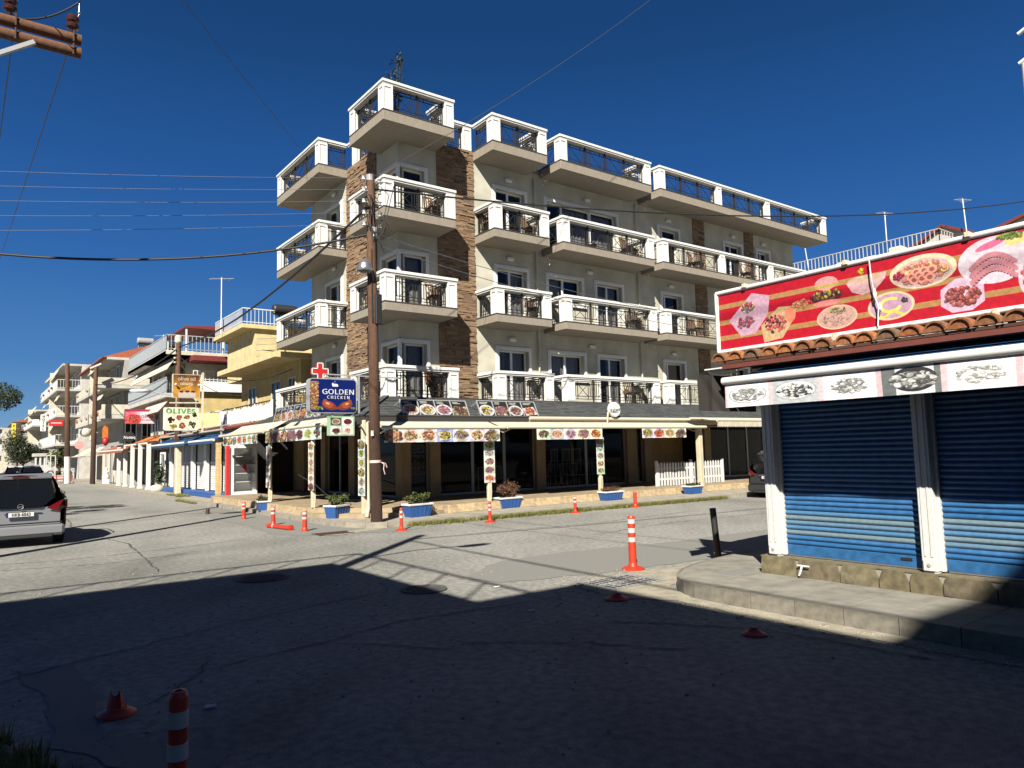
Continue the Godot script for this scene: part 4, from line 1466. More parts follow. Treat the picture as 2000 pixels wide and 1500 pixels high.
func glazed(parent: Node3D, F: Fr, a0: float, a1: float, y0: float, y1: float, n: int) -> void:
	for i in n:
		var p := lerpf(a0, a1, float(i) / n)
		var q := lerpf(a0, a1, float(i + 1) / n)
		var b := MB.new()
		fbox(b, F, p, p + .05, y0, y1, -.16, -.1); fbox(b, F, q - .05, q, y0, y1, -.16, -.1)
		fbox(b, F, p + .05, q - .05, y0, y0 + .07, -.16, -.1); fbox(b, F, p + .05, q - .05, y1 - .06, y1, -.16, -.1)
		var f := part("shop_frame", b, M.galv, parent)
		b = MB.new()
		b.oq([F.p(p + .05, y0 + .07, -.13), F.p(q - .05, y0 + .07, -.13), F.p(q - .05, y1 - .06, -.13), F.p(p + .05, y1 - .06, -.13)], F.w)
		part("pane", b, M.shop_glass, f)

func shops() -> void:
	var Fz := FZ(WZ)
	var Fx := FX(WX)
	var s := thing("hotel_shops", "brown pillared ground floor shops with dark glass under the hotel canopy", "shop front", V(18, .31, -20))
	for c in [[11.06, 11.43], [15.1, 15.5], [19.35, 19.86], [20.27, 20.67], [23.75, 24.15], [28, 28.5]]:
		part("pillar", cb(c[0], .3, WZ - .35, c[1], 2.46, WZ + .03, .015), M.shop_wall, s)
	part("corner_pillar", cb(WX, .3, WZ - .36, WX + .34, 2.46, WZ, .015), M.shop_wall, s)
	for c in [[-22.44, -21.97], [-24.75, -24.38], [-26.7, -26.4]]:
		part("pillar", cb(WX - .03, .3, c[0], WX + .35, 2.46, c[1], .015), M.shop_wall, s)
	glazed(s, Fz, 10.44, 11.06, .32, 2.44, 1)
	glazed(s, Fz, 11.43, 15.1, .32, 2.44, 3)
	glazed(s, Fz, 15.5, 19.35, .32, 2.44, 2)
	glazed(s, Fz, 19.86, 20.27, .32, 2.44, 1)
	glazed(s, Fz, 24.15, 28, .32, 2.44, 3)
	glazed(s, Fx, -21.97, -19.24, .32, 2.44, 2)
	glazed(s, Fx, -24.38, -22.44, .32, 2.44, 2)
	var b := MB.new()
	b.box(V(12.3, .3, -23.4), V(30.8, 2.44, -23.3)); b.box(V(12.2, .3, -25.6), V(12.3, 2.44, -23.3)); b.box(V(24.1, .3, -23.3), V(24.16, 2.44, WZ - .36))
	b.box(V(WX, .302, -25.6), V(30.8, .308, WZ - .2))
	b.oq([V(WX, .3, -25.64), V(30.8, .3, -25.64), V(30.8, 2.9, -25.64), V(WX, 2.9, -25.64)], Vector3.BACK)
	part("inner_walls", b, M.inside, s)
	part("back_wall", bx(20.67, .3, -20.1, 23.75, 2.44, -20.0), M.ochre, s)
	# white chairs stacked behind the glass
	R.seed = 71
	var c0: Node3D = null
	var n := 0
	for x in [13.6, 14.3, 16.0, 16.55, 17.1, 17.65, 18.3, 18.9]:
		for k in (2 if x > 15 and x < 18 else 1):
			var at := V(x, .31 + k * .52, -19.65 - .25 * (n % 2))
			var lab: String = ["white slatted chair behind the glass, near the brown potted shrub", "white slatted chair behind the glass left of a brown pillar", "white chair upside down on a table"][mini(n, 2)] if n < 2 else "white slatted chair number %d from the left in the stack behind the wide pane" % (n - 1)
			if n >= 2: lab = ["leftmost white chair of the stack behind the wide pane", "white chair stacked on the leftmost one behind the wide pane", "lower white chair, second column of the stack behind glass", "upper white chair, second column of the stack behind glass", "lower white chair, third column of the stack behind glass", "upper white chair, third column of the stack behind glass", "lower white chair under the banner post behind the wide pane", "upper white chair under the banner post behind the wide pane", "white chair behind the wide pane right of the banner post", "rightmost white chair behind the wide pane beside the brown pillar"][n - 2]
			if c0 == null: c0 = white_chair(at, lab)
			else: copy(c0, at, lab, R.randf_range(-.3, .3) + (PI if k else 0.0), "white chairs stacked in the closed restaurant")
			n += 1
	c0.set_meta("group", "white chairs stacked in the closed restaurant")
	# dark blue panel with dish photographs in the corner window
	var pn := thing("window_menu", "dark blue panel with dish photos standing in the corner shop window", "menu board", V(10.7, .32, -19.1))
	part("panel", cb(10.46, .36, -19.12, 11.02, 2.1, -19.08), M.sign_navy, pn)
	b = MB.new()
	for i in 3:
		for j in 2:
			b = MB.new()
			var o := V(10.49 + j * .27, .95 + i * .33, -19.07)
			b.q(o, o + V(.24, 0, 0), o + V(.24, .28, 0), o + V(0, .28, 0))
			part("picture", b, pic(strip_image(300 + i * 2 + j, 1, 48, 48, true, Color(.7, .65, .5))), pn)
	# boards on the canopy
	menu_board("board of four dish pictures on the canopy, nearest the wooden pole", Fz, 8.9, 10.9, 4, 2.58, 3.0, 2.42, 2.2, Color(.06, .07, .07), 500, [0, 1, 7, 4])
	menu_board("board of four dish pictures on the canopy below the short first floor balcony", Fz, 11.28, 13.3, 4, 2.58, 3.02, 2.42, 2.2, Color(.08, .09, .09), 520, [5, 7, 4, 6])
	menu_board("row of dish pictures with navy tops on the canopy left of the blue sign", FX(8.2), -23.9, -20.0, 7, 2.72, 3.2, .1, -.02, Color(.03, .06, .2), 540, [5, 6, 0, 2, 0, 1, 8])
	# awnings on the cross street
	awning("long cream awning with food banner right of the wooden pole", Fz, 7.86, 11.45, 2.235, 3.28, 2.42, 2.5, [[7.9, 11.26, 2.2, 1.88, strip_image(601, 7, 560, 64, true)]])
	awning("long cream awning with two food banners beside the round sign", Fz, 11.53, 19.75, 2.245, 3.28, 2.42, 2.5, [[12.51, 14.97, 2.2, 1.9, strip_image(611, 5, 400, 64, true)], [16.66, 18.71, 2.2, 1.91, strip_image(621, 4, 320, 64, true)]])
	awning("cream scalloped awning right of the white picket fence", Fz, 20.35, 27, 2.48, 3.28, 2.6, 2.5, [], .24)
	# awnings on the main street
	awning("sagging cream awning with food banner behind the green picture sign", Fx, -21.3, -16.9, 2.37, 3.1, 2.62, 2.35, [[-21.25, -17.1, 2.33, 2.02, strip_image(631, 7, 448, 64, true)]], 0.0, "cream awnings round the hotel's ground floor", null, .08)
	awning("cream awning with food banner over the glass drinks fridge", Fx, -26.1, -21.55, 2.36, 3.1, 2.7, 2.35, [[-25.6, -22.0, 2.33, 2.03, strip_image(641, 7, 448, 64, true)]], 0.0, "cream awnings round the hotel's ground floor", null, .04)
	var Pz := FZ(0.0)
	var Px := FX(0.0)
	post("cream post at the hotel corner beside the wooden pole", V(7.78, .1, -16.44), 2.35, Px, .36, .62, 1.98, 651, 6, .1, "vertical food banner on the hotel corner post left of the wooden pole")
	post("cream awning post behind the brown shrub tub", V(11.07, .31, -15.86), 1.9, Pz, .34, .8, 1.9, 653, 5, .09, "vertical food banner above the brown dried shrub")
	post("cream awning post behind the low blue tub in the middle", V(15.08, .31, -15.86), 1.9, Pz, .3, .86, 1.95, 656, 5, .09, "vertical food banner above the low middle blue tub")
	post("cream awning post by the picket fence", V(19.69, .31, -15.86), 1.95, Pz, 0, 0, 0, 0, 1, .17)
	post("cream awning post in front of the dark open shop", V(7.06, .31, -17.85), 2.05, Px, .34, .75, 1.95, 659, 6, .09, "vertical food banner in front of the dark open shop")
	post("cream awning post left of the dark open shop", V(7.06, .31, -21.09), 2.05, Px, .34, .74, 1.93, 661, 6, .09, "vertical food banner between the drinks fridge and the dark open shop")
	# drain pipe with an elbow at the corner post
	b = MB.new()
	b.tube([V(7.9, 2.5, -16.5), V(7.87, 2.35, -16.42), V(7.87, .3, -16.38), V(7.76, .22, -16.2), V(7.7, .12, -16.12)], .045, 8)
	solo("drain_pipe", b, M.cream, "cream drain pipe with kicked-out foot at the hotel corner post", "drain pipe")
	picket_fence()
	signs()
	# shop fridge, red column, hose
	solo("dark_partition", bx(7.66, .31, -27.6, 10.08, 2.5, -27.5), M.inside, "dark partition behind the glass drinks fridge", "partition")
	var fr := thing("display_fridge", "white framed glass door drinks fridge under the left cream awning", "fridge", V(8.05, .31, -26.95))
	b = MB.new()
	b.box(V(7.6, .31, -27.3), V(8.48, .42, -26.7)); b.box(V(7.6, 1.96, -27.3), V(8.48, 2.08, -26.7)); b.box(V(7.6, .42, -27.3), V(7.66, 1.96, -26.7)); b.box(V(8.42, .42, -27.3), V(8.48, 1.96, -26.7)); b.box(V(7.66, .42, -27.3), V(8.42, 1.96, -27.26))
	part("cabinet", b, M.pvc, fr)
	for y in [.75, 1.05, 1.35, 1.65]: part("shelf", bx(7.66, y, -27.25, 8.42, y + .02, -26.78), M.pvc, fr)
	b = MB.new()
	b.q(V(7.66, .42, -26.72), V(8.42, .42, -26.72), V(8.42, 1.96, -26.72), V(7.66, 1.96, -26.72))
	part("glass_door", b, M.clear, fr)
	part("sticker", bx(7.98, 1.15, -26.715, 8.1, 1.38, -26.71), M.red, fr)
	solo("red_column", cb(7.42, .31, -26.9, 7.54, 2.05, -26.75), M.red, "narrow red column left of the glass drinks fridge", "column")
	b = MB.new()
	b.tube([V(9.2, 1.0, -24.6), V(9.0, .72, -22.6), V(8.8, .45, -21.2), V(8.7, .33, -20.3), V(8.9, .33, -19.6), V(9.4, .33, -18.9)], .018, 6)
	solo("hand_rail", b, M.pvc, "thin white ramp rail inside the dark open shop", "rail")

func white_chair(at: Vector3, label: String) -> Node3D:
	var t := thing("white_chair", label, "chair", at, "white chairs stacked in the closed restaurant")
	part("seat", cb(at.x - .2, at.y + .38, at.z - .2, at.x + .2, at.y + .41, at.z + .2), M.pvc, t)
	var b := MB.new()
	b.bar(at + V(-.2, .8, -.2), at + V(.2, .8, -.2), .05, .03)
	for i in 5: b.bar(at + V(-.14 + i * .07, .41, -.19), at + V(-.14 + i * .07, .8, -.2), .02, .012, Vector3.RIGHT)
	part("backrest", b, M.pvc, t)
	for q in [[-.18, -.18], [.18, -.18], [-.18, .18], [.18, .18]]:
		b = MB.new()
		b.bar(at + V(q[0], 0, q[1]), at + V(q[0], .8 if q[1] < 0 else .38, q[1]), .028, .028, Vector3.RIGHT)
		part("leg", b, M.pvc, t)
	return t

func picket_fence() -> void:
	var t := thing("picket_fence", "white picket fence beside the ochre wall at the end of the terrace", "fence", V(20, .31, -16.6))
	var b := MB.new()
	var z := -16.6
	b.box(V(18.4, .52, z - .03), V(21.8, .58, z)); b.box(V(18.4, .86, z - .03), V(21.8, .92, z))
	part("rail", b, M.post_white, t)
	b = MB.new()
	b.prism(PackedVector2Array([Vector2(-.04, 0), Vector2(.04, 0), Vector2(.04, .72), Vector2(0, .78), Vector2(-.04, .72)]), Vector3.ZERO, Vector3.RIGHT, Vector3.UP, .02)
	var m := b.make()
	R.seed = 81
	for i in 24: put("picket", m, M.post_white, t, V(18.45 + i * .143, .33 + R.randf_range(-.008, .008), z + .001))
	for x in [18.38, 20.1, 21.84]: part("fence_post", cb(x - .045, .31, z - .06, x + .045, 1.17, z + .03), M.post_white, t)

func light_box(called: String, label: String, x0: float, x1: float, y0: float, y1: float, z: float, depth: float, face: Material, frame: Material, r: float, im: Image, group := "") -> Node3D:   # a box sign facing +z
	var t := thing(called, label, "sign", V((x0 + x1) / 2, y0, z), group)
	var rr := func(x_0: float, x_1: float, y_0: float, y_1: float, q: float) -> PackedVector2Array:
		var o := PackedVector2Array()
		for c in [[x_1 - q, y_1 - q, 0], [x_0 + q, y_1 - q, 1], [x_0 + q, y_0 + q, 2], [x_1 - q, y_0 + q, 3]]:
			for i in 5: o.append(Vector2(c[0] + q * cos((c[2] + i / 4.0) * PI / 2), c[1] + q * sin((c[2] + i / 4.0) * PI / 2)))
		return o
	var b := MB.new()
	b.prism(rr.call(x0, x1, y0, y1, r), V(0, 0, z - depth), Vector3.RIGHT, Vector3.UP, depth)
	part("case", b, frame, t)
	b = MB.new()
	var e := .022
	var p: PackedVector2Array = rr.call(x0 + e, x1 - e, y0 + e, y1 - e, maxf(r - e, .005))
	var c := V((x0 + x1) / 2, (y0 + y1) / 2, z + .004)
	var uv := func(v: Vector2) -> Vector2: return Vector2((v.x - x0) / (x1 - x0), (y1 - v.y) / (y1 - y0))
	for i in p.size():
		var a := p[i]
		var d := p[(i + 1) % p.size()]
		b.pt(c, Vector3.BACK, Vector2(.5, .5)); b.pt(V(d.x, d.y, c.z), Vector3.BACK, uv.call(d)); b.pt(V(a.x, a.y, c.z), Vector3.BACK, uv.call(a))
	part("face", b, pic(im, .35) if im else face, t)
	return t

func signs() -> void:
	var t := light_box("blue_sign", "blue golden chicken box sign hung over the hotel corner", 6.59, 7.82, 2.64, 3.49, -16.9, .2, M.sign_navy, M.galv, .09, chicken_image())
	text("GOLDEN", .17, M.letter_white, t, V(7.335, 3.165, -16.893), Basis(), "lettering", false, 1.3)
	text("C H I C K E N", .105, M.letter_white, t, V(7.335, 3.03, -16.893), Basis(), "lettering", false, 1.0)
	var b := MB.new()
	b.bar(V(7.9, 2.3, -16.95), V(7.9, 3.62, -16.95), .045, .045, Vector3.RIGHT)
	b.bar(V(7.0, 3.6, -16.95), V(9.1, 3.58, -16.95), .03, .03)
	for x in [7.05, 7.6]: b.bar(V(x, 3.48, -16.95), V(x, 3.6, -16.95), .02, .02, Vector3.RIGHT)
	b.bar(V(7.2, 2.5, -16.95), V(7.2, 2.66, -16.95), .03, .03, Vector3.RIGHT)
	b.bar(V(7.9, 2.3, -16.95), V(7.62, 2.3, -16.2), .03, .03)
	solo("sign_bracket", b, M.galv, "grey steel pole and bracket carrying the blue corner sign", "bracket")
	R.seed = 91
	var g := blank(192, 144, Color(.62, .76, .62))
	for i in 4:
		var px := 12 + (i % 2) * 88
		var py := 10 + (i / 2) * 66
		g.fill_rect(Rect2i(px, py, 80, 58), [Color(.3, .36, .24), Color(.92, .9, .9), Color(.92, .9, .9), Color(.9, .88, .84)][i])
		dish(g, px + 40, py + 30, 32, 22, [1, 4, 4, 6][i], [Color(.8, .75, .7), Color(.7, .2, .35), Color(.6, .15, .25), Color(.9, .88, .86)][i])
	light_box("green_sign", "pale green box sign with four dish pictures under the blue sign", 6.96, 7.62, 2.08, 2.55, -16.6, .12, M.sign_green, M.sign_green, .015, g)
	# pharmacy cross
	var c := thing("cross_sign", "red cross sign behind the top left of the blue sign", "sign", V(8.6, 3.9, -21.3))
	b = MB.new()
	var P := PackedVector2Array()
	for v in [[-1, -3], [1, -3], [1, -1], [3, -1], [3, 1], [1, 1], [1, 3], [-1, 3], [-1, 1], [-3, 1], [-3, -1], [-1, -1]]: P.append(Vector2(v[0], v[1]) * .085)
	b.prism(P, V(8.62, 4.18, -21.35), Vector3.RIGHT, Vector3.UP, .14)
	part("case", b, M.red, c)
	b = MB.new()
	for i in 12:
		var a := P[i]
		var d := P[(i + 1) % 12]
		b.bar(V(8.62 + a.x, 4.18 + a.y, -21.205), V(8.62 + d.x, 4.18 + d.y, -21.205), .03, .012, Vector3.BACK)
	part("outline", b, M.sign_white, c)
	part("arm", bx(8.8, 3.98, -21.3, 10.1, 4.02, -21.26), M.galv, c)
	# round bar sign on the canopy
	var r := thing("round_sign", "small round white bar sign with black script on the canopy", "sign", V(16.2, 2.5, -16.3))
	b = MB.new()
	b.lathe(V(16.2, 2.82, -16.36), [Vector2(0, 0), Vector2(.225, 0), Vector2(.235, .02), Vector2(.235, .10), Vector2(.225, .12), Vector2(0, .12)], 28, Vector3.BACK)
	part("disc", b, M.sign_white, r)
	b = MB.new()
	b.lathe(V(16.2, 2.82, -16.245), [Vector2(.19, .0), Vector2(.2, .012), Vector2(.205, .0)], 28, Vector3.BACK)
	part("ring", b, M.galv, r)
	text("Kaiser", .155, M.letter_dark, r, V(16.2, 2.8, -16.236), Basis(Vector3.BACK, .12), "lettering", true, .9, "Droid Serif")
	part("stripe", bx(16.08, 2.72, -16.24, 16.32, 2.735, -16.234), M.letter_dark, r)
	b = MB.new()
	b.tube([V(15.9, 2.4, -16.3), V(15.92, 2.72, -16.28), V(16.0, 2.78, -16.28)], .03, 6)
	part("bracket", b, M.cream, r)

# ---------- the shuttered corner shop ----------
func kiosk() -> void:
	R.seed = 111
	var line := PackedVector2Array([Vector2(6.22, 5.0), Vector2(6.22, -4.95), Vector2(6.25, -5.18), Vector2(6.33, -5.4), Vector2(6.47, -5.62), Vector2(6.68, -5.8), Vector2(6.95, -5.95), Vector2(7.3, -6.07), Vector2(7.7, -6.15), Vector2(8.3, -6.22), Vector2(9.3, -6.28), Vector2(26, -6.5)])
	var base := PackedVector2Array(line)
	base.append(Vector2(26, 5.0))
	var b := MB.new()
	var inner := PackedVector2Array()
	for p in Geometry2D.offset_polygon(base, -.02)[0]: inner.append(p)
	b.prism(inner, V(0, .14, 0), Vector3.RIGHT, Vector3.BACK, .14)
	var pave := struct("shop_pavement", b, M.mortar)
	# kerb facing tiles
	for i in line.size() - 1:
		var a := line[i]
		var d := line[i + 1]
		if a.x > 10: continue
		var l := a.distance_to(d)
		var k := maxi(1, roundi(l / .47))
		var e := (d - a) / k
		var nn := Vector2(e.y, -e.x).normalized() * .03
		if i == 0: k = 14   # only as far as the pavement is seen
		for j in k:
			var p := (a + e * j) if i > 0 else (d - e * (j + 1))
			var q := p + e
			var g := e.normalized() * .004
			var f := PackedVector2Array([p + g, q - g, q - g - nn, p + g - nn])
			var bb := MB.new()
			var kk := R.randf_range(.82, 1.08)
			bb.col = Color(kk, kk, kk * R.randf_range(.94, 1.02))
			bb.prism(f, V(0, .152 + R.randf() * .003, 0), Vector3.RIGHT, Vector3.BACK, .155)
			part("kerb_tile", bb, M.kerb_tile, pave)
	# paving tiles
	var clip := PackedVector2Array(Geometry2D.offset_polygon(base, -.034)[0])
	for i in 10:
		for j in 17:
			var x0 := 6.0 + i * .5
			var z0 := -6.6 + j * .5
			if x0 > 7.4 and z0 > -5.2: continue
			var r := PackedVector2Array([Vector2(x0 + .004, z0 + .004), Vector2(x0 + .496, z0 + .004), Vector2(x0 + .496, z0 + .496), Vector2(x0 + .004, z0 + .496)])
			for c in Geometry2D.intersect_polygons(r, clip):
				if Geometry2D.triangulate_polygon(c).is_empty(): continue
				var bb := MB.new()
				var kk := R.randf_range(.88, 1.05)
				bb.col = Color(kk, kk, kk)
				bb.prism(c, V(0, .15 + R.randf() * .002, 0), Vector3.RIGHT, Vector3.BACK, .02)
				part("paving_tile", bb, M.paving_tile, pave)
	part("inspection_cover", cb(6.9, .14, -5.43, 7.38, .156, -5.17, .003), M.patch, pave)
	# the building
	var t := thing("shop_kiosk", "single storey corner shop closed with blue roller shutters between white posts", "shop", V(8.5, .15, -2))
	b = MB.new()
	b.box(V(7.37, .14, -5.11), V(12, .335, 6))
	part("plinth", b, M.mortar, t)
	var z := -5.12
	while z < 2.2:
		var w := R.randf_range(.26, .5)
		var f := PackedVector2Array([Vector2(z + .008, .152 + R.randf() * .01), Vector2(z + w * .5, .15), Vector2(z + w - .008 + R.randf_range(-.02, .01), .152), Vector2(z + w - .008, .24 + R.randf_range(-.03, .03)), Vector2(z + w - .008 + R.randf_range(-.06, .012), .332), Vector2(z + w * .5, .336), Vector2(z + .012 + R.randf_range(-.01, .05), .333), Vector2(z + .004, .25)])
		var bb := MB.new()
		var kk := R.randf_range(.75, 1.15)
		bb.col = Color(kk, kk * R.randf_range(.95, 1.02), kk * R.randf_range(.85, 1.05))
		bb.prism(f, V(7.372, 0, 0), Vector3.BACK, Vector3.UP, .022 + R.randf() * .01)
		part("plinth_stone", bb, M.flagstone, t)
		z += w
	b = MB.new()
	b.box(V(7.36, .334, -5.13), V(7.9, .346, 6))
	part("plinth_ledge", b, M.flagstone, t)
	var posts := [-5.05, -3.37, -1.69, 0.0, 1.7, 3.4]
	for p in posts:
		b = MB.new()
		b.cbox(V(7.4, .36, p), V(7.54, 2.5, p + .14), .006)
		b.box(V(7.393, .5, p + .03), V(7.401, 2.5, p + .05)); b.box(V(7.393, .5, p + .09), V(7.401, 2.5, p + .11))
		b.box(V(7.385, .37, p + .02), V(7.401, .47, p + .12))
		b.box(V(7.48, .36, p + .141), V(7.56, 2.5, p + .172))
		b.box(V(7.41, .344, p + .01), V(7.53, .362, p + .13))
		var pm := part("post", b, M.post_white, t)
		b = MB.new()
		b.lathe(V(7.384, .42, p + .07), [Vector2(0, 0), Vector2(.018, 0), Vector2(.018, .006), Vector2(0, .008)], 8, Vector3.LEFT)
		part("bolt", b, M.galv, pm)
	# roller shutters: every slat a piece
	var prof := []
	for i in 6: prof.append(Vector2(-.017 * sin(PI * i / 5.0), .050 * i / 5.0))
	var slat := MB.new()
	var L := 1.5
	for i in 5:
		slat.oq([V(prof[i].x, prof[i].y, 0), V(prof[i].x, prof[i].y, L), V(prof[i + 1].x, prof[i + 1].y, L), V(prof[i + 1].x, prof[i + 1].y, 0)], Vector3.LEFT)
	slat.oq([V(.0, .050, 0), V(.0, .050, L), V(.004, .0545, L), V(.004, .0545, 0)], Vector3.LEFT)
	slat.oq([V(.008, 0, 0), V(.008, .0545, 0), V(.008, .0545, L), V(.008, 0, L)], Vector3.RIGHT)
	var sm := slat.make()
	var tones := []
	for i in 3:
		var m: StandardMaterial3D = M.shutter_worn.duplicate()
		m.albedo_color = lin(.07 + .04 * i, .2 + .015 * i, .38 - .05 * i)
		tones.append(m)
	var blues := []
	for i in 3:
		var m: StandardMaterial3D = M.shutter.duplicate()
		m.albedo_color = lin(.028 + .008 * i, .145 + .012 * i, .36 + .02 * i)
		blues.append(m)
	for p in posts.slice(0, 5):
		var sh := part("roller_shutter", cb(7.515, .365, p + .174, 7.535, .475, p + 1.672, .004), M.shutter, t)
		for i in 38:
			var y := .477 + i * .0545
			var mm: Material = blues[R.randi() % 3]
			if y > .55 and y < .85: mm = tones[(i * 7 + int(p * 3)) % 3]
			put("slat", sm, mm, sh, V(7.522 + R.randf_range(-.002, .002), y + R.randf_range(-.0015, .0015), p + .174))
		b = MB.new()
		b.box(V(7.508, .425, p + 1.43), V(7.514, .452, p + 1.54))
		part("handle_slot", b, M.blackpaint, sh)
		b = MB.new()
		b.box(V(7.512, .352, p + .19), V(7.53, .366, p + 1.66))
		part("bottom_rail", b, M.steel, sh)
	b = MB.new()
	b.box(V(7.56, .345, -5.08), V(7.62, 2.6, 5.9)); b.box(V(7.62, .345, -5.08), V(12, 2.6, -5.0)); b.box(V(11.9, .345, -5), V(12, 2.6, 6)); b.box(V(7.62, .345, 5.9), V(11.9, 2.6, 6))
	part("walls", b, M.house_white, t)
	b = MB.new()
	b.box(V(7.42, 2.5, -5.15), V(7.56, 2.62, 6)); 
	part("lintel", b, M.fascia, t)
	b = MB.new()
	b.box(V(6.93, 2.47, -5.2), V(6.99, 2.525, 6)); b.box(V(6.89, 2.47, -5.2), V(6.93, 2.48, 6))
	part("eave_beam", b, M.red_beam, t)
	# tiled roof
	b = MB.new()
	b.hexa([V(7.0, 2.54, 6), V(12.6, 2.9, 6), V(12.6, 2.9, -5.35), V(7.0, 2.54, -5.35), V(7.0, 2.57, 6), V(12.6, 3.16, 6), V(12.6, 3.16, -5.35), V(7.0, 2.57, -5.35)])
	var roof := part("roof", b, M.rust, t)
	var tile := MB.new()
	var dir := V(1, .107, 0).normalized()
	var upn := V(-.107, 1, 0).normalized()
	for i in 8:
		var a0 := PI * i / 8.0
		var a1 := PI * (i + 1) / 8.0
		var P := func(a: float, s: float, rr: float) -> Vector3: return dir * s + upn * sin(a) * rr + Vector3.BACK * cos(a) * rr
		tile.oq([P.call(a0, 0, .1), P.call(a1, 0, .1), P.call(a1, .4, .085), P.call(a0, .4, .085)], upn * sin(a0 + .2) + Vector3.BACK * cos(a0 + .2))
		tile.oq([P.call(a0, 0, .1), P.call(a1, 0, .1), P.call(a1, 0, .082), P.call(a0, 0, .082)], -dir)
		tile.oq([P.call(a0, .02, .082), P.call(a1, .02, .082), P.call(a1, .02, 0.0), P.call(a0, .02, 0.0)], -dir)
		tile.oq([P.call(a0, 0, .082), P.call(a1, 0, .082), P.call(a1, .4, .07), P.call(a0, .4, .07)], -upn)
	var tmesh := tile.make()
	var tm := []
	for i in 4:
		var m: StandardMaterial3D = M.roof_tile.duplicate()
		m.albedo_color = lin([.42, .5, .33, .24][i], [.16, .21, .15, .15][i], [.07, .09, .075, .1][i])
		tm.append(m)
	for r in 6:
		for k in 48:
			put("roof_tile", tmesh, tm[R.randi() % 4], roof, V(6.95 + R.randf() * .03, 2.575, -5.28 + k * .215) + dir * (r * .33) + upn * (.014 * r + R.randf() * .006) + V(R.randf() * .02, 0, 0))
	# end of the gutter
	b = MB.new()
	b.cbox(V(6.98, 2.44, -5.45), V(7.12, 2.5, -5.1), .02); b.box(V(6.95, 2.49, -5.47), V(7.14, 2.505, -5.08))
	part("gutter_end", b, M.sign_white, t)
	# awning: blue cloth with a printed valance
	var a := thing("blue_awning", "half rolled blue awning with white bar and grey dish pictures along its valance", "awning", V(6.9, 2, -2))
	b = MB.new()
	for i in 6:
		var t0 := i / 6.0
		var t1 := (i + 1) / 6.0
		b.oq([V(lerpf(6.62, 7.35, t0), lerpf(2.33, 2.5, t0) - .02 * sin(PI * t0), -4.9), V(lerpf(6.62, 7.35, t0), lerpf(2.33, 2.5, t0) - .02 * sin(PI * t0), 3.4), V(lerpf(6.62, 7.35, t1), lerpf(2.33, 2.5, t1) - .02 * sin(PI * t1), 3.4), V(lerpf(6.62, 7.35, t1), lerpf(2.33, 2.5, t1) - .02 * sin(PI * t1), -4.9)], V(-.3, 1, 0))
	part("canvas", b, M.blue_cloth, a)
	b = MB.new()
	b.tube([V(6.6, 2.3, -4.95), V(6.6, 2.3, 3.45)], .042, 10)
	part("front_bar", b, M.sign_white, a)
	b = MB.new()
	banner(b, V(6.6, 2.27, -4.93), Vector3.BACK, Vector3.LEFT, 6.66, .26, .009, 90)
	part("picture_banner", b, pic(grey_banner_image(), .85), a)
	b = MB.new()
	for zz in [-4.6, -1.6, 1.4]:
		b.bar(V(6.63, 2.27, zz), V(7.0, 2.2, zz + .5), .03, .03)
		b.bar(V(7.0, 2.2, zz + .5), V(7.4, 2.42, zz + .1), .03, .03)
	part("folding_arm", b, M.galv, a)
	b = MB.new()
	banner(b, V(6.72, 2.43, -5.4), Vector3.RIGHT, Vector3.BACK, 1.1, .42, .012, 12)
	solo("side_cloth", b, M.fascia, "dark grey cloth hanging under the gutter end at the side of the blue shuttered shop", "cloth")
	# the long red sign on the roof edge
	var s := thing("red_food_sign", "long red billboard with dish pictures and white frame above the blue shutters", "billboard", V(7.1, 2.7, -2))
	b = MB.new()
	b.quv(V(7.1, 2.71, -5.34), V(7.1, 2.71, 1.25), V(7.1, 3.39, 1.25), V(7.1, 3.39, -5.34), Rect2(0, 0, 1, 1))
	part("print", b, pic(red_sign_image(), .55), s)
	b = MB.new()
	b.box(V(7.106, 2.71, -5.34), V(7.12, 3.39, 1.25))
	part("backing", b, M.galv, s)
	b = MB.new()
	var c := [V(7.1, 2.7, -5.36), V(7.1, 2.7, 1.27), V(7.1, 3.4, 1.27), V(7.1, 3.4, -5.36)]
	for i in 4: b.tube([c[i], c[(i + 1) % 4]], .026, 8)
	part("frame", b, M.sign_white, s)
	b = MB.new()
	for zz in [-5.02, -3.68, -2.36, -1.0, .4]:
		b.bar(V(7.14, 2.53, zz), V(7.14, 3.42, zz), .05, .04, Vector3.RIGHT)
		b.bar(V(7.14, 3.3, zz), V(7.9, 2.68, zz), .03, .03)
	part("support", b, M.rust, s)
	for e in [[-5.1, 0], [-4.95, 1], [-3.9, 0], [-3.75, 1], [-2.62, 1], [-2.45, 0]]:
		b = MB.new()
		var yy: float = 3.41 if e[1] else 2.69
		b.cbox(V(7.05, yy - .02, e[0] - .025), V(7.13, yy + .03, e[0] + .025), .006)
		if not e[1]: b.box(V(7.04, yy - .05, e[0] - .03), V(7.07, yy - .005, e[0] + .03))
		part("clamp", b, M.gutter, s)
	b = MB.new()
	b.tube([V(7.06, 3.38, -3.5), V(7.055, 3.2, -3.49), V(7.06, 3.02, -3.47), V(7.055, 2.9, -3.44), V(7.06, 2.72, -3.46)], .007, 5)
	b.ellip(V(7.06, 3.03, -3.47), V(.012, .07, .02), 6, 5); b.ellip(V(7.06, 2.9, -3.43), V(.012, .05, .02), 6, 5)
	solo("torn_cloth_strip", b, M.cloth_white, "torn white strip dangling down the front of the red billboard", "cloth strip")
	# white tap stub on the plinth
	b = MB.new()
	b.tube([V(7.34, .28, -4.62), V(7.3, .285, -4.58), V(7.3, .22, -4.6), V(7.3, .18, -4.62)], .012, 6); b.tube([V(7.31, .285, -4.64), V(7.31, .285, -4.5)], .009, 5)
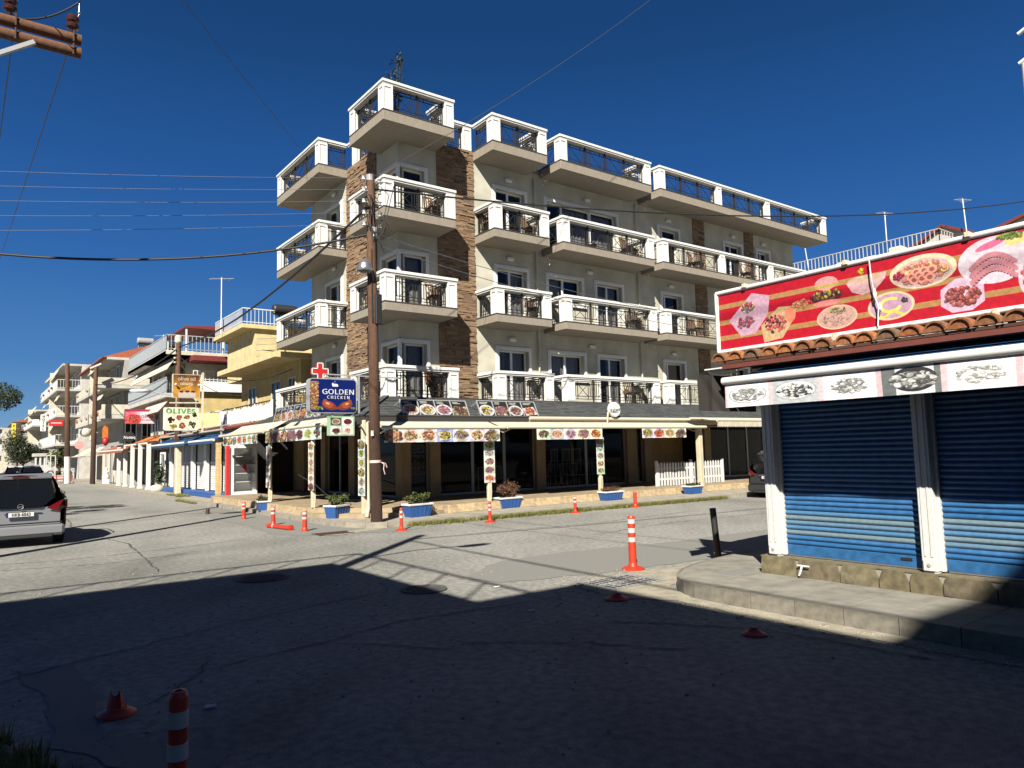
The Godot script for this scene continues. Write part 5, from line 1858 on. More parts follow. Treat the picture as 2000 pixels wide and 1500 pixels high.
	solo("wall_hook", b, M.sign_white, "small white painted hook on the stone plinth below the left shutter", "hook")

# ---------- houses and shops further along the main street ----------
func bar_rail(b: MB, p: Vector3, q: Vector3, h: float, step := .16, r := .018) -> void:
	b.bar(p + V(0, h, 0), q + V(0, h, 0), .05, .04); b.bar(p + V(0, .1, 0), q + V(0, .1, 0), .03, .03)
	var n := int(p.distance_to(q) / step)
	for i in n + 1:
		var o := p.lerp(q, float(i) / maxi(n, 1))
		b.bar(o, o + V(0, h, 0), r, r, Vector3.RIGHT)

func plain_window(parent: Node3D, F: Fr, a0: float, a1: float, y0: float, y1: float, frame: Material) -> void:
	var b := MB.new()
	fbox(b, F, a0, a1, y1 - .07, y1, 0, .06); fbox(b, F, a0, a0 + .07, y0, y1 - .07, 0, .06); fbox(b, F, a1 - .07, a1, y0, y1 - .07, 0, .06); fbox(b, F, (a0 + a1) / 2 - .03, (a0 + a1) / 2 + .03, y0, y1 - .07, 0, .05)
	var w := part("window", b, frame, parent)
	b = MB.new()
	fbox(b, F, a0 + .07, a1 - .07, y0, y1 - .07, 0.004, .02)
	part("pane", b, M.car_glass, w)

func block(called: String, label: String, x: float, z0: float, z1: float, floors: Array, top: float, wall_m: Material, over: float, rail_m: Material, solid: bool, deep := 9.0) -> Node3D:   # a balconied block facing the main street
	var t := thing(called, label, "apartment block" if called == "apartment_block" else "house", V(x + deep / 2, 0, (z0 + z1) / 2))
	part("walls", bx(x, 0, z1, x + deep, top, z0), wall_m, t)
	var F := FX(x)
	for y in floors:
		var sl := part("balcony", cb(x - over, y - .2, z1 + .15, x - .001, y, z0 - .15, .01), M.house_white, t)
		var b := MB.new()
		if solid:
			b.box(V(x - over, y + .001, z1 + .16), V(x - over + .1, y + .6, z0 - .16)); b.box(V(x - over + .1, y + .001, z0 - .26), V(x - .002, y + .6, z0 - .16))
			part("parapet", b, rail_m, sl)
		else:
			bar_rail(b, V(x - over + .04, y, z1 + .2), V(x - over + .04, y, z0 - .2), .82, .22)
			bar_rail(b, V(x - over + .04, y, z0 - .2), V(x - .01, y, z0 - .2), .82, .22)
			part("railing", b, rail_m, sl)
		var k := maxi(1, int((z0 - z1) / 2.6))
		if over > 1.0:
			for i in k:
				if R.randf() < .45:
					var zc: float = lerpf(z1 + 1.2, z0 - 1.2, (i + .5) / k)
					b = MB.new()
					var h0: float = y + 1.35 + R.randf() * .3
					b.hexa([V(x - over + .05, h0, zc + 1.1), V(x - over + .1, h0, zc + 1.1), V(x - over + .1, h0, zc - 1.1), V(x - over + .05, h0, zc - 1.1), V(x - over + .5, y + 2.3, zc + 1.1), V(x - over + .55, y + 2.3, zc + 1.1), V(x - over + .55, y + 2.3, zc - 1.1), V(x - over + .5, y + 2.3, zc - 1.1)])
					part("drop_awning", b, [M.canvas, M.house_grey, M.ivory, M.cloth_white][R.randi() % 4], t)
				if R.randf() < .5:
					part("flower_box", cb(x - over - .12, y + .3, lerpf(z1, z0, (i + .3) / k), x - over, y + .5, lerpf(z1, z0, (i + .55) / k), .01), [M.clay, M.leaf_dark, M.house_grey][R.randi() % 3], t)
			part("divider", bx(x - over + .12, y, (z0 + z1) / 2 - .06, x, y + 2.3, (z0 + z1) / 2 + .06), M.ivory, t)
			for i in 2: plain_window(t, FZ(z0), x + .8 + i * 2.6, x + 2.2 + i * 2.6, y + .3, y + 1.7, M.pvc)
		for i in k:
			var c := lerpf(z1 + 1.2, z0 - 1.2, (i + .5) / k)
			plain_window(t, F, c - .7, c + .7, y + .02, y + 1.85, M.pvc)
	part("roof_slab", cb(x - over * .8, top, z1, x + deep, top + .18, z0, .01), M.house_white, t)
	return t

func gable_roof(parent: Node3D, x0: float, x1: float, z0: float, z1: float, y: float, rise: float) -> void:
	var b := MB.new()
	var xm := (x0 + x1) / 2
	b.prism(PackedVector2Array([Vector2(x0 - .4, y), Vector2(x1 + .4, y), Vector2(xm, y + rise)]), V(0, 0, z1 - .3), Vector3.RIGHT, Vector3.UP, z0 - z1 + .6)
	for i in int((z0 - z1) / .3):
		b.bar(V(x0 - .42, y + .02, z1 + i * .3), V(xm, y + rise + .04, z1 + i * .3), .15, .06)
	part("tiled_roof", b, M.clay, parent)

func left_street() -> void:
	R.seed = 131
	# yellow house next to the hotel
	var t := thing("yellow_house", "yellow house left of the hotel, thin jutting slab and white cloth on its balcony", "house", V(13, 0, -31))
	part("walls", bx(WX + .02, .1, -34.2, 17, 5.3, -26.8), M.yellow_wall, t)
	part("roof_slab", cb(9.06, 5.3, -34.3, 17, 5.52, -26.62, .01), M.yellow_pale, t)
	var bal := part("balcony", cb(9.06, 2.8, -34, WX + .02, 3.0, -26.65, .01), M.ivory, t)
	var b := MB.new()
	bar_rail(b, V(9.1, 3.0, -33.9), V(9.1, 3.0, -26.7), .72, .3)
	part("railing", b, M.iron, bal)
	b = MB.new()
	var prev := 0.0
	for i in 72:
		var za := -33.8 + i * .098
		var hh := 3.62 + .04 * sin(i * .9) + .03 * sin(i * .37) + (.06 if i % 23 < 6 else 0.0)
		var h2 := 3.62 + .04 * sin((i + 1) * .9) + .03 * sin((i + 1) * .37) + (.06 if (i + 1) % 23 < 6 else 0.0)
		b.oq([V(9.06 + .015 * sin(i * 1.1), 3.05, za), V(9.06 + .015 * sin((i + 1) * 1.1), 3.05, za + .098), V(9.05 + .03 * sin((i + 1) * .7), h2, za + .098), V(9.05 + .03 * sin(i * .7), hh, za)], Vector3.LEFT)
	part("balcony_cloth", b, M.cloth_white, bal)
	b = MB.new()
	for i in 9: b.box(V(8.3 + i * .09, 2.72 - .012 * i, -34), V(8.37 + i * .09, 2.78 - .012 * i, -26.7))
	part("slatted_eave", b, M.house_grey, t)
	plain_window(t, FX(WX + .02), -33.0, -31.9, 3.02, 4.7, M.ivory)
	plain_window(t, FX(WX + .02), -30.0, -28.8, 3.02, 4.7, M.ivory)
	plain_window(t, FX(WX + .02), -28.0, -27.2, 3.02, 4.7, M.ivory)
	part("stair_tower", bx(10.95, 5.5, -39.5, 16, 7.75, -35.0), M.yellow_pale, t)
	part("stair_tower_slab", cb(10.3, 7.75, -39.8, 16, 7.95, -34.8, .01), M.yellow_pale, t)
	b = MB.new()
	bar_rail(b, V(10.35, 7.95, -39.6), V(10.35, 7.95, -34.85), .75, .18)
	bar_rail(b, V(10.35, 7.95, -34.85), V(15.5, 7.95, -34.85), .75, .18)
	part("roof_railing", b, M.pvc, t)
	b = MB.new()
	for i in 5: b.tube([V(10.9 + .0, 6.1 + i * .28, -34.6), V(12.4, 6.25 + i * .28, -34.4)], .02, 5)
	b.tube([V(11.9, 5.5, -34.5), V(11.9, 7.6, -34.5)], .03, 5)
	part("stair_rail", b, M.house_grey, t)
	b = MB.new()
	b.cbox(V(10.4, 5.55, -34.4), V(11.1, 6.1, -34.1), .02)
	solo("air_conditioner", b, M.pvc, "white air conditioner box on the roof of the yellow house", "air conditioner")
	b = MB.new()
	b.tube([V(11.6, 5.5, -29.0), V(11.6, 9.3, -29.0)], .05, 8)
	solo("flue_pipe", b, M.galv, "thin grey flue pipe on the yellow house close to the hotel balconies", "pipe")
	solar("water_heater", "dark solar water tank on the yellow house roof beside the flue pipe", V(12.4, 8.35, -35.0))
	antenna("tall white antenna mast above the yellow stair tower", V(10.2, 7.9, -38.0), 2.9)
	# yellow parasol cover hanging under the balcony cloth
	b = MB.new()
	b.hexa([V(8.4, 2.8, -35.6), V(9.9, 2.8, -35.6), V(9.9, 2.8, -37), V(8.4, 2.8, -37), V(8.7, 3.75, -35.9), V(9.6, 3.75, -35.9), V(9.6, 3.75, -36.7), V(8.7, 3.75, -36.7)])
	solo("yellow_canvas", b, M.yellow_pale, "pale yellow peaked canvas left of the white balcony cloth", "canvas")
	# brick columns at the end of the terrace
	for c in [[7.3, "left narrow yellow brick column beside the blue plinth"], [7.62, "right narrow yellow brick column beside the red column"]]:
		var col := thing("brick_column", c[1], "column", V(c[0], .1, -27.35), "yellow brick columns")
		var m := cb(-.07, 0, -.12, .07, .118, .12, .006).make()
		for i in 17: put("brick", m, M.brick_yellow, col, V(c[0] + .004 * (i % 2), .1 + i * .122, -27.35))
	# shop with white folding shutters and blue awning
	t = thing("olive_shop", "low shop with closed white folding shutters, blue plinth and blue awning", "shop", V(9.5, .1, -33))
	part("walls", bx(8.25, .1, -38.9, 10.05, 2.7, -27.9), M.house_grey, t)
	part("plinth", cb(7.7, .1, -38.5, 8.25, .3, -28.0, .02), M.blue_tub, t)
	part("plinth_step", cb(7.62, .1, -33.4, 7.7, .2, -28.1, .01), M.blue_tub, t)
	for z in [-38.2, -34.0, -31.8, -30.0, -28.4]:
		part("white_post", cb(7.95, .3, z - .16, 8.1, 2.4, z + .16, .01), M.post_white, t)
		part("bolt_box", bx(7.93, .3, z - .06, 7.95, .38, z + .06), M.iron, t)
	for s in [[-38.0, -36.2], [-36.1, -34.2], [-33.8, -32.0], [-31.6, -30.2], [-29.8, -28.6]]:
		var sh := part("shutter_panel", bx(8.16, .32, s[0], 8.2, 2.4, s[1]), M.house_white, t)
		var sl := MB.new()
		sl.hexa([V(0, 0, s[1] - s[0]), V(.02, 0, s[1] - s[0]), V(.02, 0, 0), V(0, 0, 0), V(.025, .085, s[1] - s[0]), V(.03, .085, s[1] - s[0]), V(.03, .085, 0), V(.025, .085, 0)])
		var sm := sl.make()
		for i in 22: put("slat", sm, M.post_white, sh, V(8.13, .34 + i * .094, s[0]))
		part("lock_bar", bx(8.1, 1.42, s[0], 8.13, 1.48, s[1]), M.sign_white, sh)
	solo("cream_pillar", cb(7.4, .1, -34.7, 7.62, 2.25, -34.3, .02), M.cream, "cream pillar standing in front of the white folding shutters", "pillar")
	awning("blue awning over the white folding shutters", FX(0), -39.2, -28.2, 2.3, -7.35, 2.62, -8.1, [], .14, "shop awnings along the main street", M.blue_cloth, .01)
	b = MB.new()
	b.tube([V(7.7, 2.68, -39.2), V(7.7, 2.68, -28.3)], .05, 6); b.tube([V(7.9, 2.85, -39), V(7.9, 2.85, -28.3)], .04, 6)
	for z in [-39, -36, -32, -28.5]: b.bar(V(7.7, 2.3, z), V(7.7, 3.0, z), .05, .05, Vector3.RIGHT)
	solo("pipe_rack", b, M.house_grey, "white and grey pipe frame above the blue awning", "frame")
	var roof := thing("red_tin_roof", "sloping dark red tin roof behind the olive signs", "roof", V(8.6, 2.7, -31))
	b = MB.new()
	b.hexa([V(7.9, 2.7, -28), V(9.6, 3.0, -28), V(9.6, 3.0, -38.5), V(7.9, 2.7, -38.5), V(7.9, 2.76, -28), V(9.6, 3.1, -28), V(9.6, 3.1, -38.5), V(7.9, 2.76, -38.5)])
	part("sheet", b, M.dark_red, roof)
	part("back_wall", bx(9.6, 2.7, -38.5, 9.75, 3.9, -34.5), M.ivory, roof)
	# the olive signs on their frame
	var g := light_box("olives_sign", "cream box sign with green olives lettering and olive pictures", 6.31, 7.61, 2.77, 3.70, -31.5, .15, M.sign_white, M.sign_white, .07, olives_image())
	text("OLIVES", .27, M.letter_green, g, V(6.93, 3.55, -31.49), Basis(), "lettering", true, 1.25)
	g = light_box("olive_oil_sign", "square brown olive oil sign above the olives sign", 6.61, 7.66, 4.09, 5.05, -31.5, .15, M.sign_white, M.ivory, .03, olive_oil_image())
	text("olive oil", .2, M.ivory, g, V(7.14, 4.86, -31.49), Basis())
	text("olives", .2, M.ivory, g, V(7.14, 4.67, -31.49), Basis())
	b = MB.new()
	b.bar(V(7.76, 2.6, -31.5), V(7.76, 5.15, -31.5), .07, .07, Vector3.RIGHT)
	b.bar(V(6.5, 3.88, -31.5), V(7.76, 3.9, -31.5), .05, .05)
	b.bar(V(7.6, 4.8, -31.5), V(7.8, 4.8, -31.5), .05, .05)
	for x in [6.75, 7.5]: b.bar(V(x, 3.7, -31.5), V(x, 4.1, -31.5), .02, .02, Vector3.RIGHT)
	solo("pipe_rack", b, M.ivory, "thin pale pipe frame carrying the two olive signs", "frame")
	for x in [6.7, 7.58]:
		b = MB.new()
		b.ellip(V(x, 4.62, -31.38), V(.05, .045, .05), 8, 6); b.bar(V(x, 4.62, -31.5), V(x, 4.62, -31.4), .02, .02)
		solo("spot_lamp", b, M.sign_white, "small white spot lamp on the %s edge of the brown olive oil sign" % ("left" if x < 7 else "right"), "lamp", "lamps of the brown sign")
	# white door with creeping plant
	var d := thing("white_door", "white glazed door between the blue plinth and the row of white posts", "door", V(8.1, .1, -40.3))
	b = MB.new()
	var F := FX(8.1)
	for s in [[-40.95, -40.85], [-39.95, -39.85]]: fbox(b, F, s[0], s[1], .2, 2.0, 0, .05)
	for y in [[.2, .9], [1.2, 1.26], [1.9, 2.0]]: fbox(b, F, -40.85, -39.95, y[0], y[1], 0, .05)
	part("frame", b, M.pvc, d)
	b = MB.new()
	fbox(b, F, -40.85, -39.95, .9, 1.9, -.02, -.01)
	part("pane", b, M.car_glass, d)
	shrub_thing("climbing_plant", "dark green climbing plant beside the white glazed door", "plant", V(7.75, .1, -39.3), .3, 1.5, M.leaf_dark, M.bark, 500, 7, .07)
	b = MB.new()
	b.ellip(V(7.55, .22, -38.9), V(.35, .22, .35), 9, 6)
	solo("boulder", b, M.ivory, "pale rounded stone at the foot of the climbing plant", "stone")
	# arcade of white posts
	t = thing("white_arcade", "dark shopfront row behind a line of white posts", "shop front", V(9.5, .1, -46))
	part("walls", bx(9.3, .1, -52.0, 10.5, 3.0, -41), M.house_grey, t)
	part("ceiling", bx(7.7, 2.45, -52, 9.3, 2.6, -41), M.fascia, t)
	for i in 4: plain_window(t, FX(9.3), -51.5 + i * 2.6, -49.3 + i * 2.6, .3, 2.3, M.house_grey)
	var m0: Node3D = null
	for i in 5:
		var z := -50.4 + i * 2.26
		var lab: String = ["leftmost white arcade post below the striped awning", "second white arcade post from the left", "middle white arcade post", "fourth white arcade post from the left", "rightmost white arcade post, nearest the white glazed door"][i]
		if m0 == null:
			m0 = thing("arcade_post", lab, "post", V(7.6, .1, z), "white arcade posts")
			part("shaft", cb(7.5, .1, z - .1, 7.7, 2.45, z + .1, .015), M.post_white, m0)
			part("foot", cb(7.47, .1, z - .13, 7.73, .22, z + .13, .01), M.post_white, m0)
		else: copy(m0, V(7.6, .1, z), lab)
	awning("pink and white striped awning above the arcade", FX(0), -56, -46.8, 2.24, -7.2, 2.7, -8.4, [], .16, "shop awnings along the main street", M.clay)
	var oa := awning("faded orange awning above the white arcade posts", FX(0), -48.6, -42, 2.5, -7.6, 3.05, -9.0, [], .1, "shop awnings along the main street", M.orange_awning)
	oa.set_meta("label", "faded orange awning above the white arcade posts")
	awning("beige drop awning by the white footed pole", FX(0), -73, -63, 2.05, -7.4, 2.75, -8.6, [], .05, "shop awnings along the main street", M.canvas)
	t = thing("grey_shops", "grey panelled shops left of the white arcade posts", "shop front", V(9.5, .1, -57))
	part("walls", bx(8.3, .1, -62, 10.5, 2.7, -52.2), M.house_grey, t)
	for i in 8: part("panel", cb(8.22, .15, -61.8 + i * 1.2, 8.3, 2.3, -60.75 + i * 1.2, .01), M.house_grey if i % 2 else M.ivory, t)
	solo("white_statue", statue(), M.cloth_white, "small white garden statue standing before the grey panels", "statue")
	solo("white_corner_pillar", cb(7.7, .1, -63.2, 8.0, 2.1, -62.8, .01), M.post_white, "tall white corner pillar at the beige drop awning", "pillar")
	# M: long balconied block
	t = thing("balcony_block", "cream apartment block with long white railed balconies and beige drop awnings", "apartment block", V(13, 0, -46))
	part("walls", bx(9.6, 0, -51.8, 16, 7.3, -41.6), M.ivory, t)
	for y in [5.06, 7.3]:
		var sl := part("balcony", cb(8.2, y - .22, -51.8, 9.6, y, -40.75, .01), M.house_white, t)
		b = MB.new()
		bar_rail(b, V(8.25, y, -51.7), V(8.25, y, -40.8), .82, .2, .03)
		if y > 6: bar_rail(b, V(8.25, y, -40.8), V(12.8, y, -40.8), .82, .2, .03)
		part("railing", b, M.rail_grey, sl)
		for i in 3: plain_window(t, FX(9.6), -50.8 + i * 3.2, -49.2 + i * 3.2, y - 2.4 + (0.0 if y > 6 else .2), y - .5, M.house_grey)
	part("roof_slab", cb(8.2, 7.08, -51.9, 16, 7.28, -40.74, .01), M.ivory, t)
	part("red_canopy", cb(9.4, 6.75, -41.55, 13.2, 7.05, -40.2, .02), M.dark_red, t)
	b = MB.new()
	b.box(V(9.6, 5.2, -41.55), V(12.9, 5.75, -40.9)); 
	part("parapet", b, M.cloth_white, t)
	b = MB.new()
	bar_rail(b, V(9.6, 5.75, -40.95), V(12.9, 5.75, -40.95), .55, .2, .03)
	part("side_railing", b, M.cloth_white, t)
	part("side_wall", bx(9.9, 2.6, -41.58, 13.5, 5.2, -41.2), M.yellow_wall, t)
	for z in [[-51.5, -47.9], [-47.6, -44.6], [-44.4, -41.0]]:
		b = MB.new()
		b.hexa([V(8.25, 6.3, z[1]), V(8.3, 6.3, z[1]), V(8.3, 6.3, z[0]), V(8.25, 6.3, z[0]), V(8.75, 7.05, z[1]), V(8.8, 7.05, z[1]), V(8.8, 7.05, z[0]), V(8.75, 7.05, z[0])])
		part("drop_awning", b, M.canvas, t)
	b = MB.new()
	b.hexa([V(7.9, 4.1, -41.2), V(7.95, 4.1, -41.2), V(7.95, 4.1, -46.5), V(7.9, 4.1, -46.5), V(8.5, 4.8, -41.2), V(8.55, 4.8, -41.2), V(8.55, 4.8, -46.5), V(8.5, 4.8, -46.5)])
	part("drop_awning", b, M.canvas, t)
	var pg := thing("pergola", "dark brown pergola roof on the terrace of the long balconied block", "pergola", V(11, 7.3, -43))
	b = MB.new()
	b.hexa([V(9.2, 8.62, -41.2), V(13.5, 8.62, -41.2), V(13.5, 8.62, -46), V(9.2, 8.62, -46), V(9.2, 8.72, -41.2), V(13.5, 9.0, -41.2), V(13.5, 9.0, -46), V(9.2, 8.72, -46)])
	part("roof", b, M.dark_red, pg)
	for p in [[9.3, -41.3], [11.2, -41.3], [13.2, -41.3], [9.3, -45.8]]: part("post", bx(p[0] - .04, 7.3, p[1] - .04, p[0] + .04, 8.62, p[1] + .04), M.pvc, pg)
	# R: tiled roof house and what lies beyond
	t = block("apartment_block", "grey fronted block with red tiled roofs behind the two dark street poles", 9.2, -59.6, -75, [4.75, 7.0], 9.0, M.house_grey, 1.4, M.ivory, true)
	gable_roof(t, 8.2, 15, -60, -74, 9.18, 1.3)
	part("front_parapet", cb(7.6, 4.9, -58.2, 10.4, 5.6, -57.9, .01), M.ivory, t)
	part("front_parapet", cb(7.2, 7.0, -58.3, 10.6, 7.5, -57.85, .01), M.ivory, t)
	part("front_balcony", cb(7.6, 4.6, -59.6, 10.4, 4.9, -57.92, .01), M.house_white, t)
	part("front_balcony", cb(7.2, 6.75, -59.6, 10.6, 7.0, -57.87, .01), M.house_white, t)
	for xx in [9.3, 10.4]: plain_window(t, FZ(-59.55), xx, xx + .8, 2.7, 4.4, M.pvc)
	block("apartment_block", "white apartment block with stacked balconies and dark pitched roof at the far left", 8.4, -77, -95, [3.3, 5.9, 8.3], 10.4, M.house_white, 1.9, M.cloth_white, false)
	block("apartment_block", "paler white block with balconies behind the dark green street tree", 7.6, -97, -118, [3.3, 5.9], 7.4, M.house_white, 1.6, M.cloth_white, true)
	t = block("red_roof_house", "far white house under a low red hipped roof beside the yellow sign", 6.2, -121, -138, [3.2, 5.6], 7.2, M.house_grey, 1.0, M.house_white, false)
	gable_roof(t, 5.6, 15, -121, -138, 7.3, 1.6)
	R.seed = 17
	var far := ["far pale house at the very end of the street", "far low white house left of the street end", "distant grey house at the left edge", "distant house with pale walls left of the street", "far cream block closing the street"]
	for i in 5: block("distant_house", far[i], [4.0, -6.0, -14.0, 0.5, 5.0][i], [-165, -190, -175, -230, -150][i], [-180, -205, -190, -246, -162][i], [3.2, 6.0], [8.0, 7.0, 9.0, 10.5, 7.5][i], [M.house_white, M.ivory, M.house_grey, M.house_white, M.ivory][i], .8, M.house_white, true, 6.0)
	solar("water_heater", "pale solar water tank on the red tiled roof block", V(11.0, 10.4, -62))
	solar("water_heater", "dark solar tank beside the antenna above the long balconied block", V(10.4, 8.6, -51.0))
	antenna("antenna above the left end of the long balconied block", V(10.2, 8.4, -51.5), 1.4)
	# signs hung over the pavement
	g = light_box("pink_sign", "pink and red restaurant box sign over the white arcade", 6.87, 8.36, 3.6, 4.4, -44, .2, M.sign_white, M.dark_red, .02, pink_sign_image())
	text("romoЯta", .3, M.letter_dark, g, V(7.68, 4.02, -43.99), Basis(), "lettering", false, 1.0)
	text("the taverna", .12, M.letter_dark, g, V(7.98, 3.82, -43.99), Basis())
	var bd := thing("black_disc_sign", "round black sign with white script beneath the pink sign", "sign", V(7.11, 2.6, -44))
	b = MB.new()
	b.lathe(V(7.11, 2.89, -44.1), [Vector2(0, 0), Vector2(.28, 0), Vector2(.29, .08), Vector2(.27, .12), Vector2(0, .13)], 24, Vector3.BACK)
	part("disc", b, M.blackpaint, bd)
	text("Νισος", .2, M.letter_white, bd, V(7.11, 2.87, -43.965), Basis(), "lettering", true, 1, "Droid Serif")
	part("bracket", bx(7.38, 2.87, -44.06, 8.5, 2.91, -44.02), M.iron, bd)
	b = MB.new()
	b.ellip(V(7.6, 3.92, -66), V(.42, .36, .42), 12, 8); b.bar(V(7.6, 3.92, -66), V(8.6, 3.92, -66), .06, .06)
	solo("globe_lamp", b, M.ivory, "cream ball shaped hanging sign beside the second dark pole", "hanging sign")
	g = thing("red_board", "dark red board sign on the far white block", "sign", V(6.6, 4.9, -76))
	part("board", cb(5.9, 4.85, -76.2, 7.0, 5.4, -76.1, .01), M.red, g)
	part("stripe", bx(6.05, 5.1, -76.1, 6.85, 5.16, -76.09), M.letter_white, g)
	g = thing("hotel_sign", "tall white upright hotel sign on the far white block", "sign", V(5.55, 4.4, -76.5))
	part("board", cb(5.3, 4.4, -76.6, 5.72, 5.9, -76.5, .02), M.sign_white, g)
	for i in 5: text("HOTEL"[i], .3, M.letter_dark, g, V(5.51, 5.72 - i * .28, -76.49), Basis(), "lettering", true)
	g = thing("yellow_sign", "tall yellow upright sign beyond the dark green tree", "sign", V(4.0, 3.9, -96))
	part("board", cb(4.02, 4.0, -96.1, 4.42, 6.0, -96, .02), mat("sign_yellow", .75, .6, .05, .5), g)
	for i in 4: text("PARK"[i], .32, M.letter_dark, g, V(4.22, 5.7 - i * .45, -95.99), Basis(), "lettering", true)
	g = thing("orange_sign", "red and orange teardrop sign beside the second dark pole", "sign", V(7.9, 3, -57))
	b = MB.new()
	b.ellip(V(7.75, 3.0, -57), V(.2, .3, .06), 10, 8)
	part("drop", b, M.red, g)
	b = MB.new()
	b.prism(PackedVector2Array([Vector2(-.15, 0), Vector2(.2, 0), Vector2(.18, .75), Vector2(-.05, .9), Vector2(-.16, .6)]), V(7.7, 3.2, -57.05), Vector3.RIGHT, Vector3.UP, .05)
	part("flame", b, M.orange_awning, g)
	g = thing("round_red_sign", "faint round red and white sign under the pale globe", "sign", V(6.9, 2.3, -64))
	b = MB.new()
	b.lathe(V(6.95, 2.9, -64), [Vector2(0, 0), Vector2(.32, 0), Vector2(.32, .06), Vector2(0, .07)], 18, Vector3.BACK)
	part("disc", b, mat("pale_red", .6, .3, .28, .7), g)
	part("stem", bx(6.92, .1, -64.02, 6.98, 2.6, -63.98), M.galv, g)
	# white garden kiosk, low walls, fence, cones
	t = thing("white_booth", "white porch with slim pillars near the far tree", "porch", V(5.6, 0, -80))
	for x in [5.2, 5.55, 5.9, 6.2]: part("pillar", bx(x, 0, -80.2, x + .14, 2.2, -80), M.post_white, t)
	part("roof", cb(5.05, 2.2, -81.5, 6.5, 2.5, -79.9, .02), M.house_white, t)
	solo("white_gate_frame", gate(), M.post_white, "tall thin white gate frame behind the white footed pole", "gate")
	solo("garden_wall", cb(5.6, 0, -73.2, 7.4, .55, -73, .02), M.house_white, "low white garden wall behind the white footed pole", "wall")
	var fe := thing("red_barrier", "low red and white street barrier at the foot of the white footed pole", "barrier", V(6.2, 0, -68))
	b = MB.new()
	b.bar(V(5.4, .3, -68), V(6.9, .3, -68), .09, .09); b.bar(V(5.4, .55, -68), V(6.9, .55, -68), .06, .06)
	part("rail", b, M.red, fe)
	for x in [5.4, 5.9, 6.4, 6.9]: part("leg", bx(x - .04, 0, -68.04, x + .04, .62, -67.96), M.red, fe)
	# trees
	tree("street_tree", "dark green round street tree past the silver car", V(4.9, 0, -92), 1.5, 4.3, 2.2, M.leaf_dark, 6500, 3)
	tree("street_tree", "small olive green tree beside the white porch", V(6.9, 0, -78), 1.0, 3.0, 1.1, M.leaf, 1600, 4)
	tree("street_tree", "thin reddish tree in front of the red roofed house", V(5.4, 0, -112), 3.0, 6.6, 1.2, M.leaf_brown, 1300, 5)
	pine()
	for i in 3: shrub_thing("hedge_bush", ["round dark bush at the low white wall, leftmost", "middle dark bush behind the white footed pole", "rightmost dark bush near the beige drop awning"][i], "bush", V(5.7 + i * .8, 0, -74.5), .4, .9, M.leaf_dark, M.bark, 350, 30 + i, .09, "bushes by the low white wall")

func gate() -> MB:
	var b := MB.new()
	for x in [5.35, 5.62, 5.95]: b.bar(V(x, 0, -70), V(x, 2.2, -70), .06, .06, Vector3.RIGHT)
	b.bar(V(5.35, 2.2, -70), V(5.95, 2.2, -70), .06, .06)
	return b

func statue() -> MB:
	var b := MB.new()
	b.cbox(V(7.5, .1, -56.2), V(7.9, .4, -55.8), .03)
	b.lathe(V(7.7, .4, -56), [Vector2(.16, 0), Vector2(.19, .15), Vector2(.14, .35), Vector2(.17, .5), Vector2(.06, .6), Vector2(.09, .68), Vector2(.08, .78), Vector2(.0, .82)], 12)
	return b

func solar(called: String, label: String, at: Vector3) -> void:
	var t := thing(called, label, "water heater", at)
	var b := MB.new()
	b.lathe(at + V(-.6, .45, 0), [Vector2(0, 0), Vector2(.22, .02), Vector2(.26, .08), Vector2(.26, 1.12), Vector2(.22, 1.18), Vector2(0, 1.2)], 14, Vector3.RIGHT)
	part("tank", b, M.galv if label.begins_with("pale") or label.begins_with("silver") else M.iron, t)
	b = MB.new()
	b.hexa([at + V(-.6, -.1, .9), at + V(.6, -.1, .9), at + V(.6, .2, .1), at + V(-.6, .2, .1), at + V(-.6, -.04, .92), at + V(.6, -.04, .92), at + V(.6, .26, .12), at + V(-.6, .26, .12)])
	part("collector", b, M.car_glass, t)
	b = MB.new()
	for x in [-.5, .5]: b.bar(at + V(x, -.4, 0), at + V(x, .25, 0), .04, .04, Vector3.RIGHT)
	part("stand", b, M.galv, t)

func antenna(label: String, at: Vector3, h: float, lean := 0.0) -> void:
	var t := thing("antenna", label, "antenna", at, "rooftop antennas")
	var b := MB.new()
	b.tube([at, at + V(lean, h, 0)], .03, 6)
	part("mast", b, M.pvc, t)
	b = MB.new()
	var o := at + V(lean, h - .1, 0)
	b.bar(o - V(.55, 0, .2), o + V(.55, .08, .2), .02, .02)
	for i in 5: b.bar(o + V(-.4 + i * .2, .03, -.16 - .02 * i), o + V(-.4 + i * .2, .03, .16 + .02 * i), .01, .01)
	part("array", b, M.galv, t)

func tree(called: String, label: String, at: Vector3, y0: float, y1: float, rad: float, leaf: Material, count: int, seed_: int) -> void:
	R.seed = seed_
	var t := thing(called, label, "tree", at)
	var b := MB.new()
	b.tube([at, at + V(.05, y0, .03), at + V(0, (y0 + y1) / 2, 0)], .14, 7, .05)
	var lobes := []
	for i in 12:
		var a := R.randf() * TAU
		var yy := lerpf(y0, y1, R.randf_range(.2, .9))
		var c := at + V(cos(a) * rad * R.randf_range(.2, .7), yy, sin(a) * rad * R.randf_range(.2, .7))
		lobes.append([c, rad * R.randf_range(.3, .55)])
		b.tube([at + V(0, y0, 0), at.lerp(c, .6) + V(0, y0 * .3, 0), c], .05, 5, .015)
	part("trunk", b, M.bark, t)
	b = MB.new()
	for i in count:
		var l: Array = lobes[R.randi() % 12]
		var v := V(R.randfn(), R.randfn() * .8, R.randfn()).normalized() * pow(R.randf(), .4)
		leafy(b, l[0] + v * l[1], R.randf_range(.07, .14))
	part("crown", b, leaf, t)

